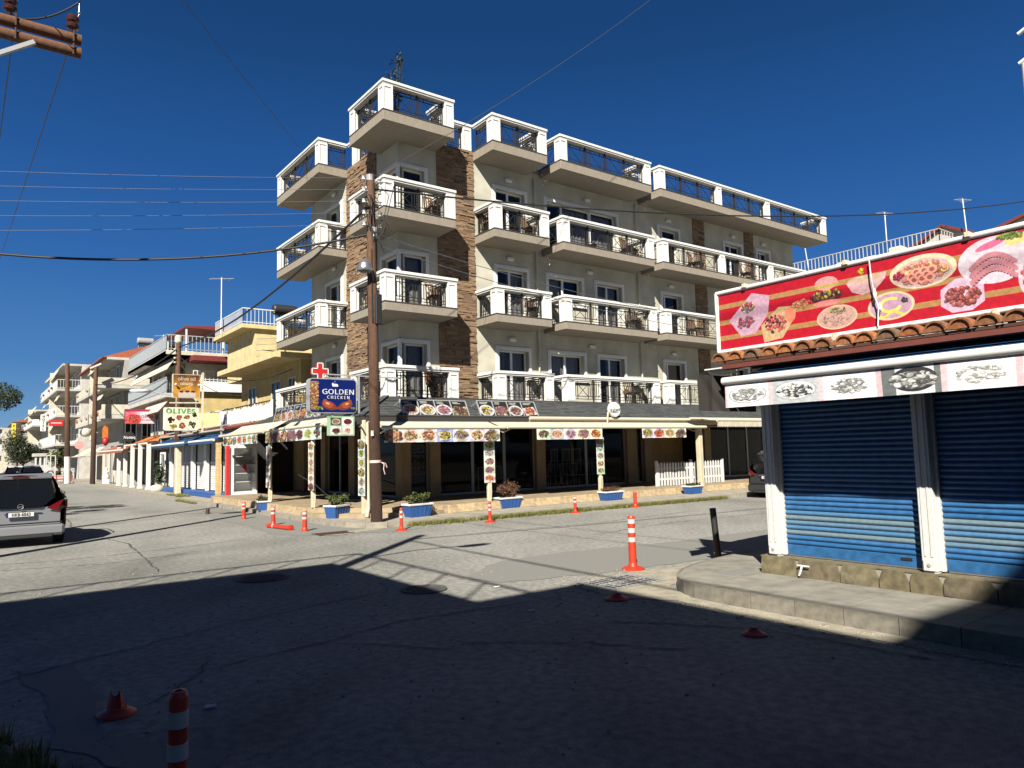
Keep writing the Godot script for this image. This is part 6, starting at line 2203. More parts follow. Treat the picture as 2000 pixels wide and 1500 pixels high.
func pine() -> void:   # umbrella pine on the left side of the street, its crown reaching into view
	R.seed = 77
	var at := V(-1.4, 0, -26)
	var t := thing("pine_tree", "umbrella pine whose dark crown enters at the left edge", "tree", at)
	var b := MB.new()
	b.tube([at, at + V(.1, 1.6, 0), at + V(.05, 3.0, 0)], .2, 8, .1)
	var lobes := []
	for i in 26:
		var a := R.randf() * TAU
		var d := sqrt(R.randf()) * 2.55
		var c := at + V(cos(a) * d, 3.62 + R.randf_range(-.2, .18) - .05 * d * d * .3, sin(a) * d)
		lobes.append([c, R.randf_range(.34, .55)])
		b.tube([at + V(.05, 2.7, 0), at.lerp(c, .5) + V(0, 1.5, 0), c], .05, 5, .012)
	part("trunk", b, M.bark, t)
	b = MB.new()
	for i in 34000:
		var l: Array = lobes[R.randi() % 26]
		var v := V(R.randfn(), R.randfn() * .7, R.randfn()).normalized() * pow(R.randf(), .35)
		var c: Vector3 = l[0] + V(v.x, v.y * .75, v.z) * l[1]
		var u := (v + V(R.randfn(), R.randfn(), R.randfn()) * .6).normalized() * R.randf_range(.05, .1)
		var w := u.cross(V(R.randfn(), R.randfn(), R.randfn())).normalized() * .02
		var k := R.randf_range(.6, 1.4)
		b.col = Color(k, k, k)
		b.t3(c - w, c + w, c + u)
	part("crown", b, M.pine, t)

# ---------- what stands behind the camera and throws the big shadow ----------
func casters() -> void:
	var t := thing("shade_house", "low flat roofed house on the left of the street, outside the picture", "house", V(-8, 0, 2))
	var h := 7.0
	part("walls", bx(-16, 0, -3.4, -3.1, h - .3, 14), M.house_white, t)
	part("roof_slab", cb(-16.5, h - .3, -4.36, -2.07, h, 14, .01), M.ivory, t)
	part("balcony", cb(-3.1, 3.0, -4.36, -2.1, 3.2, 14, .01), M.ivory, t)
	var b := MB.new()
	bar_rail(b, V(-2.15, h, -4.3), V(-2.15, h, 14), .9, .9, .03); bar_rail(b, V(-16, h, -4.3), V(-2.15, h, -4.3), .9, .9, .03)
	bar_rail(b, V(-2.15, 3.2, -4.3), V(-2.15, 3.2, 14), .9, .2)
	part("railing", b, M.iron, t)
	for i in 4: plain_window(t, Fr.new(Vector3(-3.1, 0, 0), Vector3.FORWARD, Vector3.RIGHT), -12 + i * 3.4, -10.2 + i * 3.4, 3.22, 5.2, M.pvc)
	t = thing("tall_shade_house", "taller house behind the camera, outside the picture", "house", V(-9, 0, 10))
	part("walls", bx(-15, h + .01, 1.68, -2.9, 9.5, 9.1), M.house_white, t)
	part("roof_slab", cb(-15.2, 9.3, 1.63, -2.84, 9.501, 9.1, .01), M.ivory, t)
	part("tower", bx(-15, 0, 9.2, -3.2, 14, 24), M.house_white, t)

# ---------- poles and wires ----------
func wood_pole(called: String, label: String, p: Vector3, q: Vector3, r0: float, r1: float, group := "") -> Node3D:
	var t := thing(called, label, "utility pole", p, group)
	var b := MB.new()
	var pts := []
	for i in 9: pts.append(p.lerp(q, i / 8.0) + V(.008 * sin(i * 1.9), 0, .008 * cos(i * 2.3)))
	b.tube(pts, r0, 14, r1)
	for i in b.v.size():   # the foot is soaked dark with creosote, the top bleached
		var s := clampf((b.v[i].y - p.y) / maxf(q.y - p.y, .1), 0, 1)
		var k := lerpf(.28, 1.05, smoothstep(.12, .8, s)) * (1.0 + .18 * sin(b.v[i].y * 5.1 + b.n[i].x * 3.0))
		b.c[i] = Color(k, k * lerpf(.82, 1.0, s), k * lerpf(.8, 1.0, s))
	part("shaft", b, M.pole_wood, t)
	return t

func wire(label: String, pts: Array, r: float, m: Material, group := "overhead wires", called := "wire") -> void:
	var b := MB.new()
	b.tube(pts, r, 5)
	solo(called, b, m, label, "wire", group)

func spool(b: MB, o: Vector3, s := 1.0) -> void:
	b.lathe(o, [Vector2(0, 0), Vector2(.045, 0), Vector2(.045, .03), Vector2(.028, .045), Vector2(.045, .06), Vector2(.045, .09), Vector2(0, .1)].map(func(v): return v * s), 10)

func poles_and_wires() -> void:
	var top := V(7.33, 8.06, -15.04)
	var base := V(7.42, .1, -15.04)
	var p := wood_pole("utility_pole", "rough wooden utility pole on the hotel corner carrying a street lamp", base, top, .135, .095)
	var along := func(y: float) -> Vector3: return base.lerp(top, (y - .1) / 7.96)
	var b := MB.new()
	for i in 5:
		var o: Vector3 = along.call(7.95 - i * .27)
		for sd in [-.2, .2]:
			b = MB.new()
			b.lathe(o + V(sd, -.05, .06), [Vector2(.02, 0), Vector2(.05, .01), Vector2(.03, .05), Vector2(.05, .09), Vector2(.02, .1)], 8)
			b.bar(o + V(sd, 0, .06), o, .02, .02)
			part("insulator", b, M.sign_white if sd < 0 else M.galv, p)
	b = MB.new()
	b.tube([along.call(7.93), along.call(8.07)], .102, 12)
	part("top_band", b, M.galv, p)
	b = MB.new()
	R.seed = 201
	for i in 16:
		var o: Vector3 = along.call(R.randf_range(6.6, 8.0))
		var q := o + V(R.randf_range(-.5, .55), R.randf_range(-.5, .1), R.randf_range(.0, .3))
		var w: Vector3 = along.call(R.randf_range(6.3, 7.8))
		b.tube([o, o.lerp(q, .5) + V(0, .08, .05), q, q.lerp(w, .6) + V(R.randf_range(-.15, .15), -.22, .05), w], .010, 5)
	part("loose_cables", b, M.cable, p)
	b = MB.new()
	b.tube([along.call(6.6) + V(.035, 0, .035), along.call(6.82) + V(.035, 0, .035)], .085, 10)
	part("white_sleeve", b, M.sign_white, p)
	part("switch_box", cb(7.36, 4.55, -15.0, 7.52, 5.25, -14.86, .015), M.blackpaint, p)
	b = MB.new()
	b.tube([along.call(4.6) + V(-.07, 0, .12), along.call(6.3) + V(-.05, 0, .1)], .016, 5)
	part("riser_cable", b, M.cable, p)
	b = MB.new()
	b.tube([along.call(1.42) + V(0, 0, 0), along.call(1.48)], .137, 14)
	var o: Vector3 = along.call(1.43)
	b.tube([o + V(.1, .0, .1), o + V(.15, -.05, .13), o + V(.13, -.15, .14), o + V(.17, -.27, .13)], .012, 4)
	b.tube([o + V(.1, .0, .1), o + V(.19, -.03, .12), o + V(.22, -.12, .13)], .010, 4)
	part("tape_ribbon", b, mat("ribbon", .7, .5, .48, .6), p)
	part("paper_scrap", cb(7.24, 2.02, -14.92, 7.3, 2.14, -14.9, .002), M.sign_white, p)
	# street lamp on the corner pole
	var l := thing("street_lamp", "old grey street lamp head on the wooden corner pole", "street lamp", V(7.1, 5.5, -15))
	b = MB.new()
	b.tube([V(7.38, 5.35, -14.98), V(7.3, 5.75, -14.92), V(7.2, 5.98, -14.9)], .02, 6)
	part("arm", b, M.galv, l)
	b = MB.new()
	b.lathe(V(7.1, 5.74, -14.88), [Vector2(.17, 0), Vector2(.18, .05), Vector2(.15, .16), Vector2(.08, .24), Vector2(.04, .28)], 16)
	part("shade", b, M.steel, l)
	b = MB.new()
	b.lathe(V(7.1, 5.66, -14.88), [Vector2(0, 0), Vector2(.1, .02), Vector2(.155, .08)], 14)
	part("bowl", b, M.clear, l)
	# pole with crossarm at the left edge
	var cx := -.62
	var cz := -14.65
	p = wood_pole("utility_pole", "tall pole just outside the left edge whose paired crossarm shows at the top left", V(cx, 0, cz), V(cx, 9.6, cz), .15, .1)
	for i in 2:
		b = MB.new()
		b.tube([V(-2.2, 9.13 - i * .24, cz + .15), V(1.42, 9.13 - i * .24, cz + .15)], .095, 12)
		var arm := part("crossarm", b, M.arm_wood, p)
		b = MB.new()
		for x in [.45, 1.3]:
			b = MB.new()
			b.tube([V(x, 9.03 - i * .24, cz + .26), V(x, 9.23 - i * .24, cz + .26)], .018, 6)
			part("bolt", b, M.rust, arm)
	b = MB.new()
	b.bar(V(cx, 7.9, cz + .1), V(.72, 8.82, cz + .26), .07, .07)
	part("brace", b, M.galv, p)
	for x in [.36, 1.28]:
		b = MB.new()
		b.lathe(V(x, 9.22, cz + .15), [Vector2(.03, 0), Vector2(.05, .08), Vector2(.10, .10), Vector2(.11, .15), Vector2(.07, .19), Vector2(.10, .22), Vector2(.11, .27), Vector2(.08, .33), Vector2(.0, .35)], 14)
		var ins := part("insulator", b, M.porcelain, p)
		b = MB.new()
		b.tube([V(x + .06, 9.5, cz + .15), V(x + .1, 9.62, cz + .12), V(x + .1, 9.85, cz + .1)], .012, 5); b.ellip(V(x + .1, 9.66, cz + .12), V(.03, .03, .03), 6, 5)
		part("clip", b, M.steel, ins)
		wire("thin wire on the insulator %s, running down the main street" % ("at the tip of the crossarm" if x > 1 else "next to the crossarm brace"), sag(V(x + .1, 9.62, cz), V(x + .1 - (.8 if x > 1 else .1), 12.3, -64), .15, 24), .012, M.wire)
		wire("thin wire on the insulator %s, passing overhead" % ("at the tip of the crossarm" if x > 1 else "next to the crossarm brace"), sag(V(x + .1, 9.85, cz + .1), V(x - .2, 10.6, 20), .8, 16), .012, M.wire)
		wire("jumper cable rising %s" % ("from the crossarm tip" if x > 1 else "over the crossarm brace"), sag(V(x - .75, 9.2, cz + .2), V(x + .08, 9.84, cz + .12), .1, 8), .018, M.cable)
	# other poles outside the picture
	p = wood_pole("utility_pole", "low voltage pole outside the left edge carrying five bare wires", V(-.7, 0, -18.4), V(-.7, 8.2, -18.4), .13, .1)
	p = wood_pole("utility_pole", "pole at the near left corner, outside the picture, that throws the long shadow", V(-1.5, 0, -4.5), V(-1.5, 9.4, -4.5), .14, .1)
	b = MB.new()
	b.tube([V(-1.5, 7.0, -4.5), V(-.9, 7.5, -4.3), V(-.1, 7.6, -4.1)], .03, 6); b.ellip(V(.1, 7.55, -4.05), V(.36, .08, .14), 10, 6)
	part("lamp_arm", b, M.galv, p)
	var n := ["topmost", "second", "third", "fourth", "lowest"]
	for i in 5:
		wire("%s of the five bare wires at the left" % n[i], sag(V(-.7, 7.6 - i * .32, -18.4), (along.call(7.95 - i * .27)) + V(-.2, 0, .06), .05, 12), .0045, M.bare_wire, "bare wires to the corner pole")
	wire("thick black cable sagging from the left edge to the corner pole", sag(V(-.7, 6.0, -18.4), V(7.2, 6.62, -15.0), .42, 20), .028, M.cable)
	wire("thick black cable from the corner pole down to the pole behind the olive signs", sag(along.call(7.3) + V(-.1, 0, .1), V(7.68, 6.75, -35.5), .55, 24), .032, M.cable)
	wire("black cable from the olive pole on towards the far street poles", sag(V(7.68, 6.7, -35.5), V(7.03, 6.9, -57), .5, 16), .03, M.cable)
	wire("black cable crossing in front of the hotel and over the red billboard", sag(along.call(7.75), V(40, 12.6, -9.0), 1.0, 36), .024, M.cable)
	wire("upper thin pale wire across the hotel front", sag(along.call(6.65) + V(.2, 0, .06), V(24, 6.0, -15.6), .35, 20), .009, M.bare_wire)
	wire("lower thin pale wire across the hotel front", sag(along.call(6.4) + V(.2, 0, .06), V(24, 5.5, -15.6), .35, 20), .009, M.bare_wire)
	wire("thin wire climbing to the upper right over the tower", sag(along.call(8.0), V(20.0, 18.55, -15.04), .35, 16), .008, M.wire)
	wire("thin wire slanting from the hotel's left roof corner up over the street", [V(9.06, 12.2, -23.9), V(0.2, 10.6, -11.0)], .008, M.wire)
	wire("slack black cable under the yellow house slab", sag(V(7.68, 6.3, -35.5), V(9.8, 4.9, -26.8), .75, 14), .02, M.cable)
	wire("thin slack cable from the olive pole to the house wall", sag(V(7.68, 6.0, -35.5), V(10, 4.4, -33), .5, 10), .014, M.cable)
	wire("cable along the main street overhead at the near left", sag(V(-1.5, 8.8, -4.5), V(-1.0, 8.6, 30), .5, 12), .03, M.cable)
	wire("bundle of cables from the near left pole across the side street", sag(V(-1.5, 8.9, -4.5), V(14, 10.4, -2.0), .5, 16), .03, M.cable)
	p = wood_pole("utility_pole", "wooden pole behind the brown olive oil sign", V(7.72, .1, -35.5), V(7.66, 7.1, -35.5), .14, .11)
	b = MB.new()
	b.lathe(V(7.66, 6.9, -35.5), [Vector2(.12, 0), Vector2(.16, .06), Vector2(.16, .3), Vector2(.1, .36), Vector2(0, .37)], 10)
	part("cap", b, M.ivory, p)
	for i in 4:
		b = MB.new()
		b.ellip(V(7.5, 6.6 - i * .2, -35.4), V(.06, .05, .05), 6, 5)
		part("insulator", b, M.ivory, p)
	l = thing("street_lamp", "long white street lamp arm left of the brown olive oil sign", "street lamp", V(7.3, 5, -36))
	b = MB.new()
	b.tube([V(7.66, 4.5, -35.5), V(7.2, 4.62, -36.2), V(6.9, 4.75, -36.8)], .03, 6)
	part("arm", b, M.galv, l)
	b = MB.new()
	b.ellip(V(6.45, 4.82, -37.2), V(.5, .09, .2), 12, 6)
	part("head", b, M.sign_white, l)
	p = wood_pole("utility_pole", "dark pole with white painted foot down the main street", V(6.35, 0, -65), V(6.1, 9.2, -65), .2, .15)
	b = MB.new()
	b.tube([V(6.35, .02, -65), V(6.3, 2.05, -65)], .215, 12)
	part("white_foot", b, M.post_white, p)
	p = wood_pole("utility_pole", "second dark pole topped by a tilted lamp down the main street", V(7.03, .1, -57), V(7.05, 8.1, -57), .17, .13)
	b = MB.new()
	b.bar(V(6.7, 8.0, -57), V(7.35, 8.35, -57), .12, .1)
	part("lamp", b, M.sign_white, p)

# ---------- bollards, tubs, grates ----------
func bollard(called: String, label: String, at: Vector3, h: float, r: float, bands: Array, group: String, foot := .13) -> Node3D:
	var t := thing(called, label, "bollard", at, group)
	var b := MB.new()
	b.lathe(at, [Vector2(foot, 0), Vector2(foot, .012), Vector2(foot * .8, .03), Vector2(r * 1.25, .045), Vector2(r, .09)], 18)
	part("foot", b, M.orange, t)
	b = MB.new()
	b.lathe(at, [Vector2(r, .088), Vector2(r * .97, h * .5), Vector2(r * .95, h - .02), Vector2(r * .8, h), Vector2(r * .45, h + .002), Vector2(r * .4, h - .02), Vector2(0, h - .02)], 18)
	part("post", b, M.orange, t)
	for y in bands:
		b = MB.new()
		b.lathe(at, [Vector2(r * .9, y), Vector2(r * 1.03, y + .002), Vector2(r * 1.03, y + y_band(h)), Vector2(r * .9, y + y_band(h) + .002)], 18)
		part("reflective_band", b, M.reflective, t)
	return t

func y_band(h: float) -> float: return .062 if h > .6 else .05

func tub(label: String, at: Vector3, w: float, d: float, h: float, turn: float) -> void:
	var t := thing("blue_tub", label, "planter", at, "blue flower tubs on the pavement", turn)
	var b := MB.new()
	var i := .8
	b.hexa([V(-w * i, 0, d * i), V(w * i, 0, d * i), V(w * i, 0, -d * i), V(-w * i, 0, -d * i), V(-w, h, d), V(w, h, d), V(w, h, -d), V(-w, h, -d)])
	for k in 5:
		var x := lerpf(-w * .75, w * .75, k / 4.0)
		b.hexa([V(x * i - .012, .02, d * i + .012), V(x * i + .012, .02, d * i + .012), V(x * i + .012, .02, d * i - .01), V(x * i - .012, .02, d * i - .01), V(x - .014, h - .04, d + .01), V(x + .014, h - .04, d + .01), V(x + .014, h - .04, d - .01), V(x - .014, h - .04, d - .01)])
	part("tub", b, M.blue_tub, t, "", true)
	b = MB.new()
	for s in [-1, 1]:
		b.cbox(V(-w - .02, h - .03, s * d - .02), V(w + .02, h + .02, s * d + .02), .01)
		b.cbox(V(s * w - .02, h - .029, -d + .02), V(s * w + .02, h + .019, d - .02), .01)
	part("rim", b, M.post_white, t, "", true)
	b = MB.new()
	b.q(V(-w + .02, h + .004, d - .02), V(w - .02, h + .004, d - .02), V(w - .02, h + .004, -d + .02), V(-w + .02, h + .004, -d + .02))
	part("soil", b, M.soil, t, "", true)

func bush(called: String, label: String, at: Vector3, rx: float, rz: float, h: float, leaf: Material, count: int, seed_: int, size: float, twiggy := false) -> void:
	R.seed = seed_
	var t := thing(called, label, "plant", at)
	var b := MB.new()
	var tips := []
	for i in 34 if twiggy else 16:
		var a := R.randf() * TAU
		var d := sqrt(R.randf())
		var q := at + V(cos(a) * d * rx, h * R.randf_range(.5, 1.0) * (1.0 - .35 * d), sin(a) * d * rz)
		var o := at + V(cos(a) * d * rx * .35, 0, sin(a) * d * rz * .35)
		b.tube([o, o.lerp(q, .5) + V(0, h * .06, 0), q], .007, 4, .003)
		for k in (3 if twiggy else 0):
			var e := o.lerp(q, R.randf_range(.4, .9))
			b.tube([e, e + V(R.randfn(0, .07), R.randf_range(.03, .14), R.randfn(0, .07))], .004, 4, .002)
		tips.append([o, q])
	part("stems", b, M.bark if not twiggy else M.leaf_brown, t)
	b = MB.new()
	for i in count:
		var q: Array = tips[R.randi() % tips.size()]
		leafy(b, q[0].lerp(q[1], R.randf_range(.35, 1.08)) + V(R.randfn(0, rx * .1), R.randfn(0, h * .05), R.randfn(0, rz * .12)), size * R.randf_range(.6, 1.3))
	part("leaves", b, leaf, t)

func street_things() -> void:
	var g := "orange plastic bollards along the kerb"
	bollard("orange_bollard", "tall orange bollard with three silver bands by the storm grate", V(7.16, 0, -6.96), .70, .052, [.36, .48, .60], g, .155)
	bollard("orange_bollard", "nearest orange and white banded bollard in the shade at the bottom edge", V(.70, 0, -3.14), .705, .0365, [.09, .21, .33, .45, .57], g, .15)
	var lab := ["leftmost short orange bollard before the hotel terrace", "second short orange bollard, beside the fallen one", "short orange bollard touching the fallen one's end", "battered orange bollard at the kerb in front of the second blue tub", "orange bollard at the kerb in front of the brown shrub tub", "orange bollard at the kerb left of the middle blue tub", "rightmost orange bollard at the far kerb, without bands"]
	var at := [[5.95, -19.83], [5.91, -17.42], [5.91, -15.41], [7.43, -13.9], [9.67, -13.84], [12.48, -14.07], [14.65, -14.06]]
	for i in 7: bollard("orange_bollard", lab[i], V(at[i][0], 0, at[i][1]), [.44, .43, .43, .47, .46, .43, .42][i], [.052, .052, .052, .036, .036, .04, .05][i], [.26, .36] if i < 6 else [], g, [.07, .07, .08, .13, .13, .12, .12][i])
	var t := thing("fallen_bollard", "orange bollard lying flat on the asphalt between two standing ones", "bollard", V(5.7, .05, -16.3), g)
	var b := MB.new()
	b.lathe(V(5.62, .052, -16.9), [Vector2(.0, 0), Vector2(.05, .0), Vector2(.05, .5), Vector2(.05, 1.05), Vector2(.075, 1.08), Vector2(0, 1.09)], 14, V(.12, .0, .9).normalized())
	part("post", b, M.orange, t)
	b = MB.new()
	b.lathe(V(5.62, .052, -16.9), [Vector2(.04, .25), Vector2(.052, .251), Vector2(.052, .3), Vector2(.04, .301)], 14, V(.12, .0, .9).normalized())
	part("reflective_band", b, M.reflective, t)
	b = MB.new()
	b.lathe(V(5.75, 0, -22.6), [Vector2(.06, 0), Vector2(.055, .1), Vector2(.05, .16), Vector2(.035, .13), Vector2(0, .12)], 12)
	solo("bollard_stump", b, M.maroon, "dark red stump of a broken bollard in the road left of the terrace", "stump")
	for s in [[5.62, -5.72, .13, "flat red remains of a bollard foot beside the storm grate"], [5.4, -3.87, .1, "flat red bollard foot lying in the shade near the shop kerb"]]:
		b = MB.new()
		b.lathe(V(s[0], .004, s[1]), [Vector2(s[2], 0), Vector2(s[2], .012), Vector2(s[2] * .6, .03), Vector2(s[2] * .4, .05), Vector2(s[2] * .3, .03), Vector2(0, .03)], 14)
		solo("broken_bollard", b, M.red, s[3], "bollard foot", "broken red bollard feet")
	t = thing("broken_cone", "broken orange bollard foot with a torn stump in the shade at the lower left", "bollard foot", V(.83, 0, -5.36))
	b = MB.new()
	b.lathe(V(.83, .004, -5.36), [Vector2(.115, 0), Vector2(.115, .012), Vector2(.07, .035), Vector2(.058, .05)], 18)
	part("foot", b, M.orange, t)
	b = MB.new()
	for i in 10:
		var a0 := TAU * i / 10
		var a1 := TAU * (i + 1) / 10
		var h0 := .05 + .06 * maxf(0, sin(a0 * .5 + .5)) + .03 * (i % 3)
		var h1 := .05 + .06 * maxf(0, sin(a1 * .5 + .5)) + .03 * ((i + 1) % 3)
		var o := V(.83, .0, -5.36)
		b.oq([o + V(cos(a0) * .058, .045, sin(a0) * .058), o + V(cos(a1) * .058, .045, sin(a1) * .058), o + V(cos(a1) * .035, h1, sin(a1) * .035), o + V(cos(a0) * .035, h0, sin(a0) * .035)], V(cos(a0), .4, sin(a0)))
	part("torn_stump", b, M.red, t)
	t = thing("black_bollard", "leaning blackened bollard with dark red foot beside the shuttered shop", "bollard", V(8.52, 0, -6.62))
	b = MB.new()
	b.tube([V(8.52, .0, -6.62), V(8.49, .73, -6.66)], .045, 12)
	part("post", b, M.blackpaint, t)
	b = MB.new()
	b.tube([V(8.521, .005, -6.62), V(8.506, .32, -6.637)], .047, 12, .0462)
	part("red_foot", b, M.maroon, t)
	# drain covers
	t = thing("storm_grate", "slotted iron storm grate in the road beside the tall orange bollard", "drain grate", V(6.39, .006, -6.45))
	b = MB.new()
	var e := [V(5.98, .01, -6.72), V(6.9, .01, -6.9), V(6.82, .01, -6.1), V(5.92, .01, -6.05)]
	part("pit", bx(5.98, .009, -6.7, 6.8, .0095, -6.12), M.blackpaint, t)
	for i in 10: b.box(V(5.98 + i * .084, .0105, -6.7), V(6.008 + i * .084, .0125, -6.12))
	for z in [-6.72, -6.43, -6.14]: b.box(V(5.94, .0098, z), V(6.83, .013, z + .045))
	b.box(V(5.93, .0098, -6.72), V(5.978, .0128, -6.1)); b.box(V(6.79, .0098, -6.72), V(6.84, .0128, -6.1))
	part("bars", b, M.galv, t)
	t = thing("kerb_grate", "rusty slotted drain grate in the road at the hotel corner", "drain grate", V(6.1, .01, -14.45))
	part("pit", bx(5.8, .0095, -14.62, 6.5, .0105, -14.3), M.blackpaint, t)
	b = MB.new()
	for i in 9: b.box(V(5.8 + i * .08, .0106, -14.62), V(5.83 + i * .08, .014, -14.3))
	b.box(V(5.76, .0106, -14.66), V(6.54, .0215, -14.62)); b.box(V(5.76, .0106, -14.3), V(6.54, .0215, -14.26))
	part("bars", b, M.rust, t)
	for s in [[3.23, -9.93, .33, "round iron manhole cover just inside the big shadow, left"], [4.4, -7.68, .27, "round slotted manhole cover at the shadow edge, right"]]:
		t = thing("manhole_cover", s[3], "manhole cover", V(s[0], .004, s[1]), "manhole covers in the road")
		b = MB.new()
		b.lathe(V(s[0], .004, s[1]), [Vector2(s[2], 0), Vector2(s[2], .012), Vector2(s[2] - .04, .013), Vector2(s[2] - .045, .006), Vector2(0, .006)], 28)
		part("ring", b, M.tar, t)
		b = MB.new()
		for i in range(-3, 4):
			var c := sqrt(maxf(0, pow(s[2] - .06, 2) - pow(i * .07, 2)))
			b.box(V(s[0] - c, .0105, s[1] + i * .07 - .016), V(s[0] + c, .019, s[1] + i * .07 + .016))
		part("ribs", b, M.tar, t)
	# blue tubs with plants
	var L := [["small blue tub left of the dark open shop", 6.89, .1, -21.15, .2, .17, .26, 1.4, M.leaf_dark, .25, .18, 260], ["blue tub with yellowish bush left of the wooden pole", 7.32, .1, -16.95, .30, .17, .3, .5, M.leaf, .32, .32, 900], ["blue tub with flowering bush just right of the wooden pole", 8.75, .1, -15.55, .34, .17, .3, .1, M.leaf, .36, .34, 950], ["blue tub with brown dried shrub beside the banner post", 11.68, .1, -15.86, .36, .17, .27, .05, M.leaf_brown, .3, .5, 700], ["low blue tub with withered stalks in the middle", 15.25, .1, -15.6, .38, .17, .25, .05, M.leaf_brown, .34, .14, 260], ["blue tub by the picket fence, rightmost", 18.75, .1, -15.45, .34, .16, .25, .05, M.leaf_dark, .32, .12, 240]]
	for i in L.size():
		var q: Array = L[i]
		tub(q[0], V(q[1], q[2], q[3]), q[4], q[5], q[6], q[7])
		bush("tub_plant", q[0].replace("small blue tub", "dark plant in the small blue tub").replace("blue tub with", "plant:").replace("low plant:", "plant:") if i == 0 else ["", "yellowish green bush growing in the tub left of the wooden pole", "leafy bush with pale flowers in the tub right of the wooden pole", "dried brown round shrub in the tub beside the banner post", "withered brown stalks in the low middle tub", "low dark leaves in the rightmost tub by the picket fence"][i], V(q[1], q[2] + q[6], q[3]), q[4] * 1.05, q[5] * 1.25, q[10], q[8], q[11], 400 + i, .035, i == 3 or i == 4)
	# litter
	R.seed = 300
	for s in [[1.33, -5.1, "small white scrap of paper in the shade beside the broken bollard foot"], [4.6, -5.9, "tiny white scrap on the shaded road"], [5.1, -7.2, "pale scrap on the sunlit road near the storm grate"]]:
		b = MB.new()
		b.hexa([V(s[0] - .04, .008, s[1] + .02), V(s[0] + .03, .01, s[1] + .03), V(s[0] + .04, .006, s[1] - .02), V(s[0] - .02, .008, s[1] - .03), V(s[0] - .04, .016, s[1] + .02), V(s[0] + .03, .022, s[1] + .03), V(s[0] + .04, .012, s[1] - .02), V(s[0] - .02, .014, s[1] - .03)])
		solo("paper_scrap", b, M.cloth_white, s[2], "litter", "scraps of litter")

# ---------- cars ----------
# body sections along the length: [z, half width low, half width waist, half width roof, y sill, y waist, y roof]
func car_body(secs: Array) -> MB:
	var b := MB.new()
	var rings := []
	for s in secs:
		var ring := []
		var prof := [[s[1] * .80, s[4]], [s[1] * .97, s[4] + .07], [s[1], s[4] + .2], [s[2], s[5] - .12], [s[2] * .965, s[5]], [lerpf(s[2], s[3], .55) * .98, lerpf(s[5], s[6], .55)], [s[3], s[6] - .07], [s[3] * .88, s[6] - .015], [s[3] * .5, s[6] + .01], [0, s[6] + .015]]
		for p in prof: ring.append(V(p[0], p[1], s[0]))
		for i in range(prof.size() - 2, -1, -1): ring.append(V(-prof[i][0], prof[i][1], s[0]))
		rings.append(ring)
	var m: int = rings[0].size()
	var nrm := []
	for i in rings.size():
		var row := []
		for j in m:
			var du: Vector3 = rings[i][mini(j + 1, m - 1)] - rings[i][maxi(j - 1, 0)]
			var dv: Vector3 = rings[mini(i + 1, rings.size() - 1)][j] - rings[maxi(i - 1, 0)][j]
			var n := du.cross(dv).normalized()
			if n.dot(rings[i][j] - V(0, .6, rings[i][j].z)) < 0: n = -n
			row.append(n)
		nrm.append(row)
	for i in rings.size() - 1:
		for j in m - 1:
			b.qs([rings[i][j], rings[i][j + 1], rings[i + 1][j + 1], rings[i + 1][j]], [nrm[i][j], nrm[i][j + 1], nrm[i + 1][j + 1], nrm[i + 1][j]])
	for e in [0, rings.size() - 1]:
		for j in range(0, m / 2):
			b.oq([rings[e][j], rings[e][m - 1 - j], rings[e][m - 2 - j], rings[e][j + 1]], V(0, 0, 1 if e == 0 else -1))
	b.oq([V(-.6, rings[2][0].y, rings[0][0].z), V(.6, rings[2][0].y, rings[0][0].z), V(.6, rings[2][0].y, rings[-1][0].z), V(-.6, rings[2][0].y, rings[-1][0].z)], Vector3.DOWN)
	return b

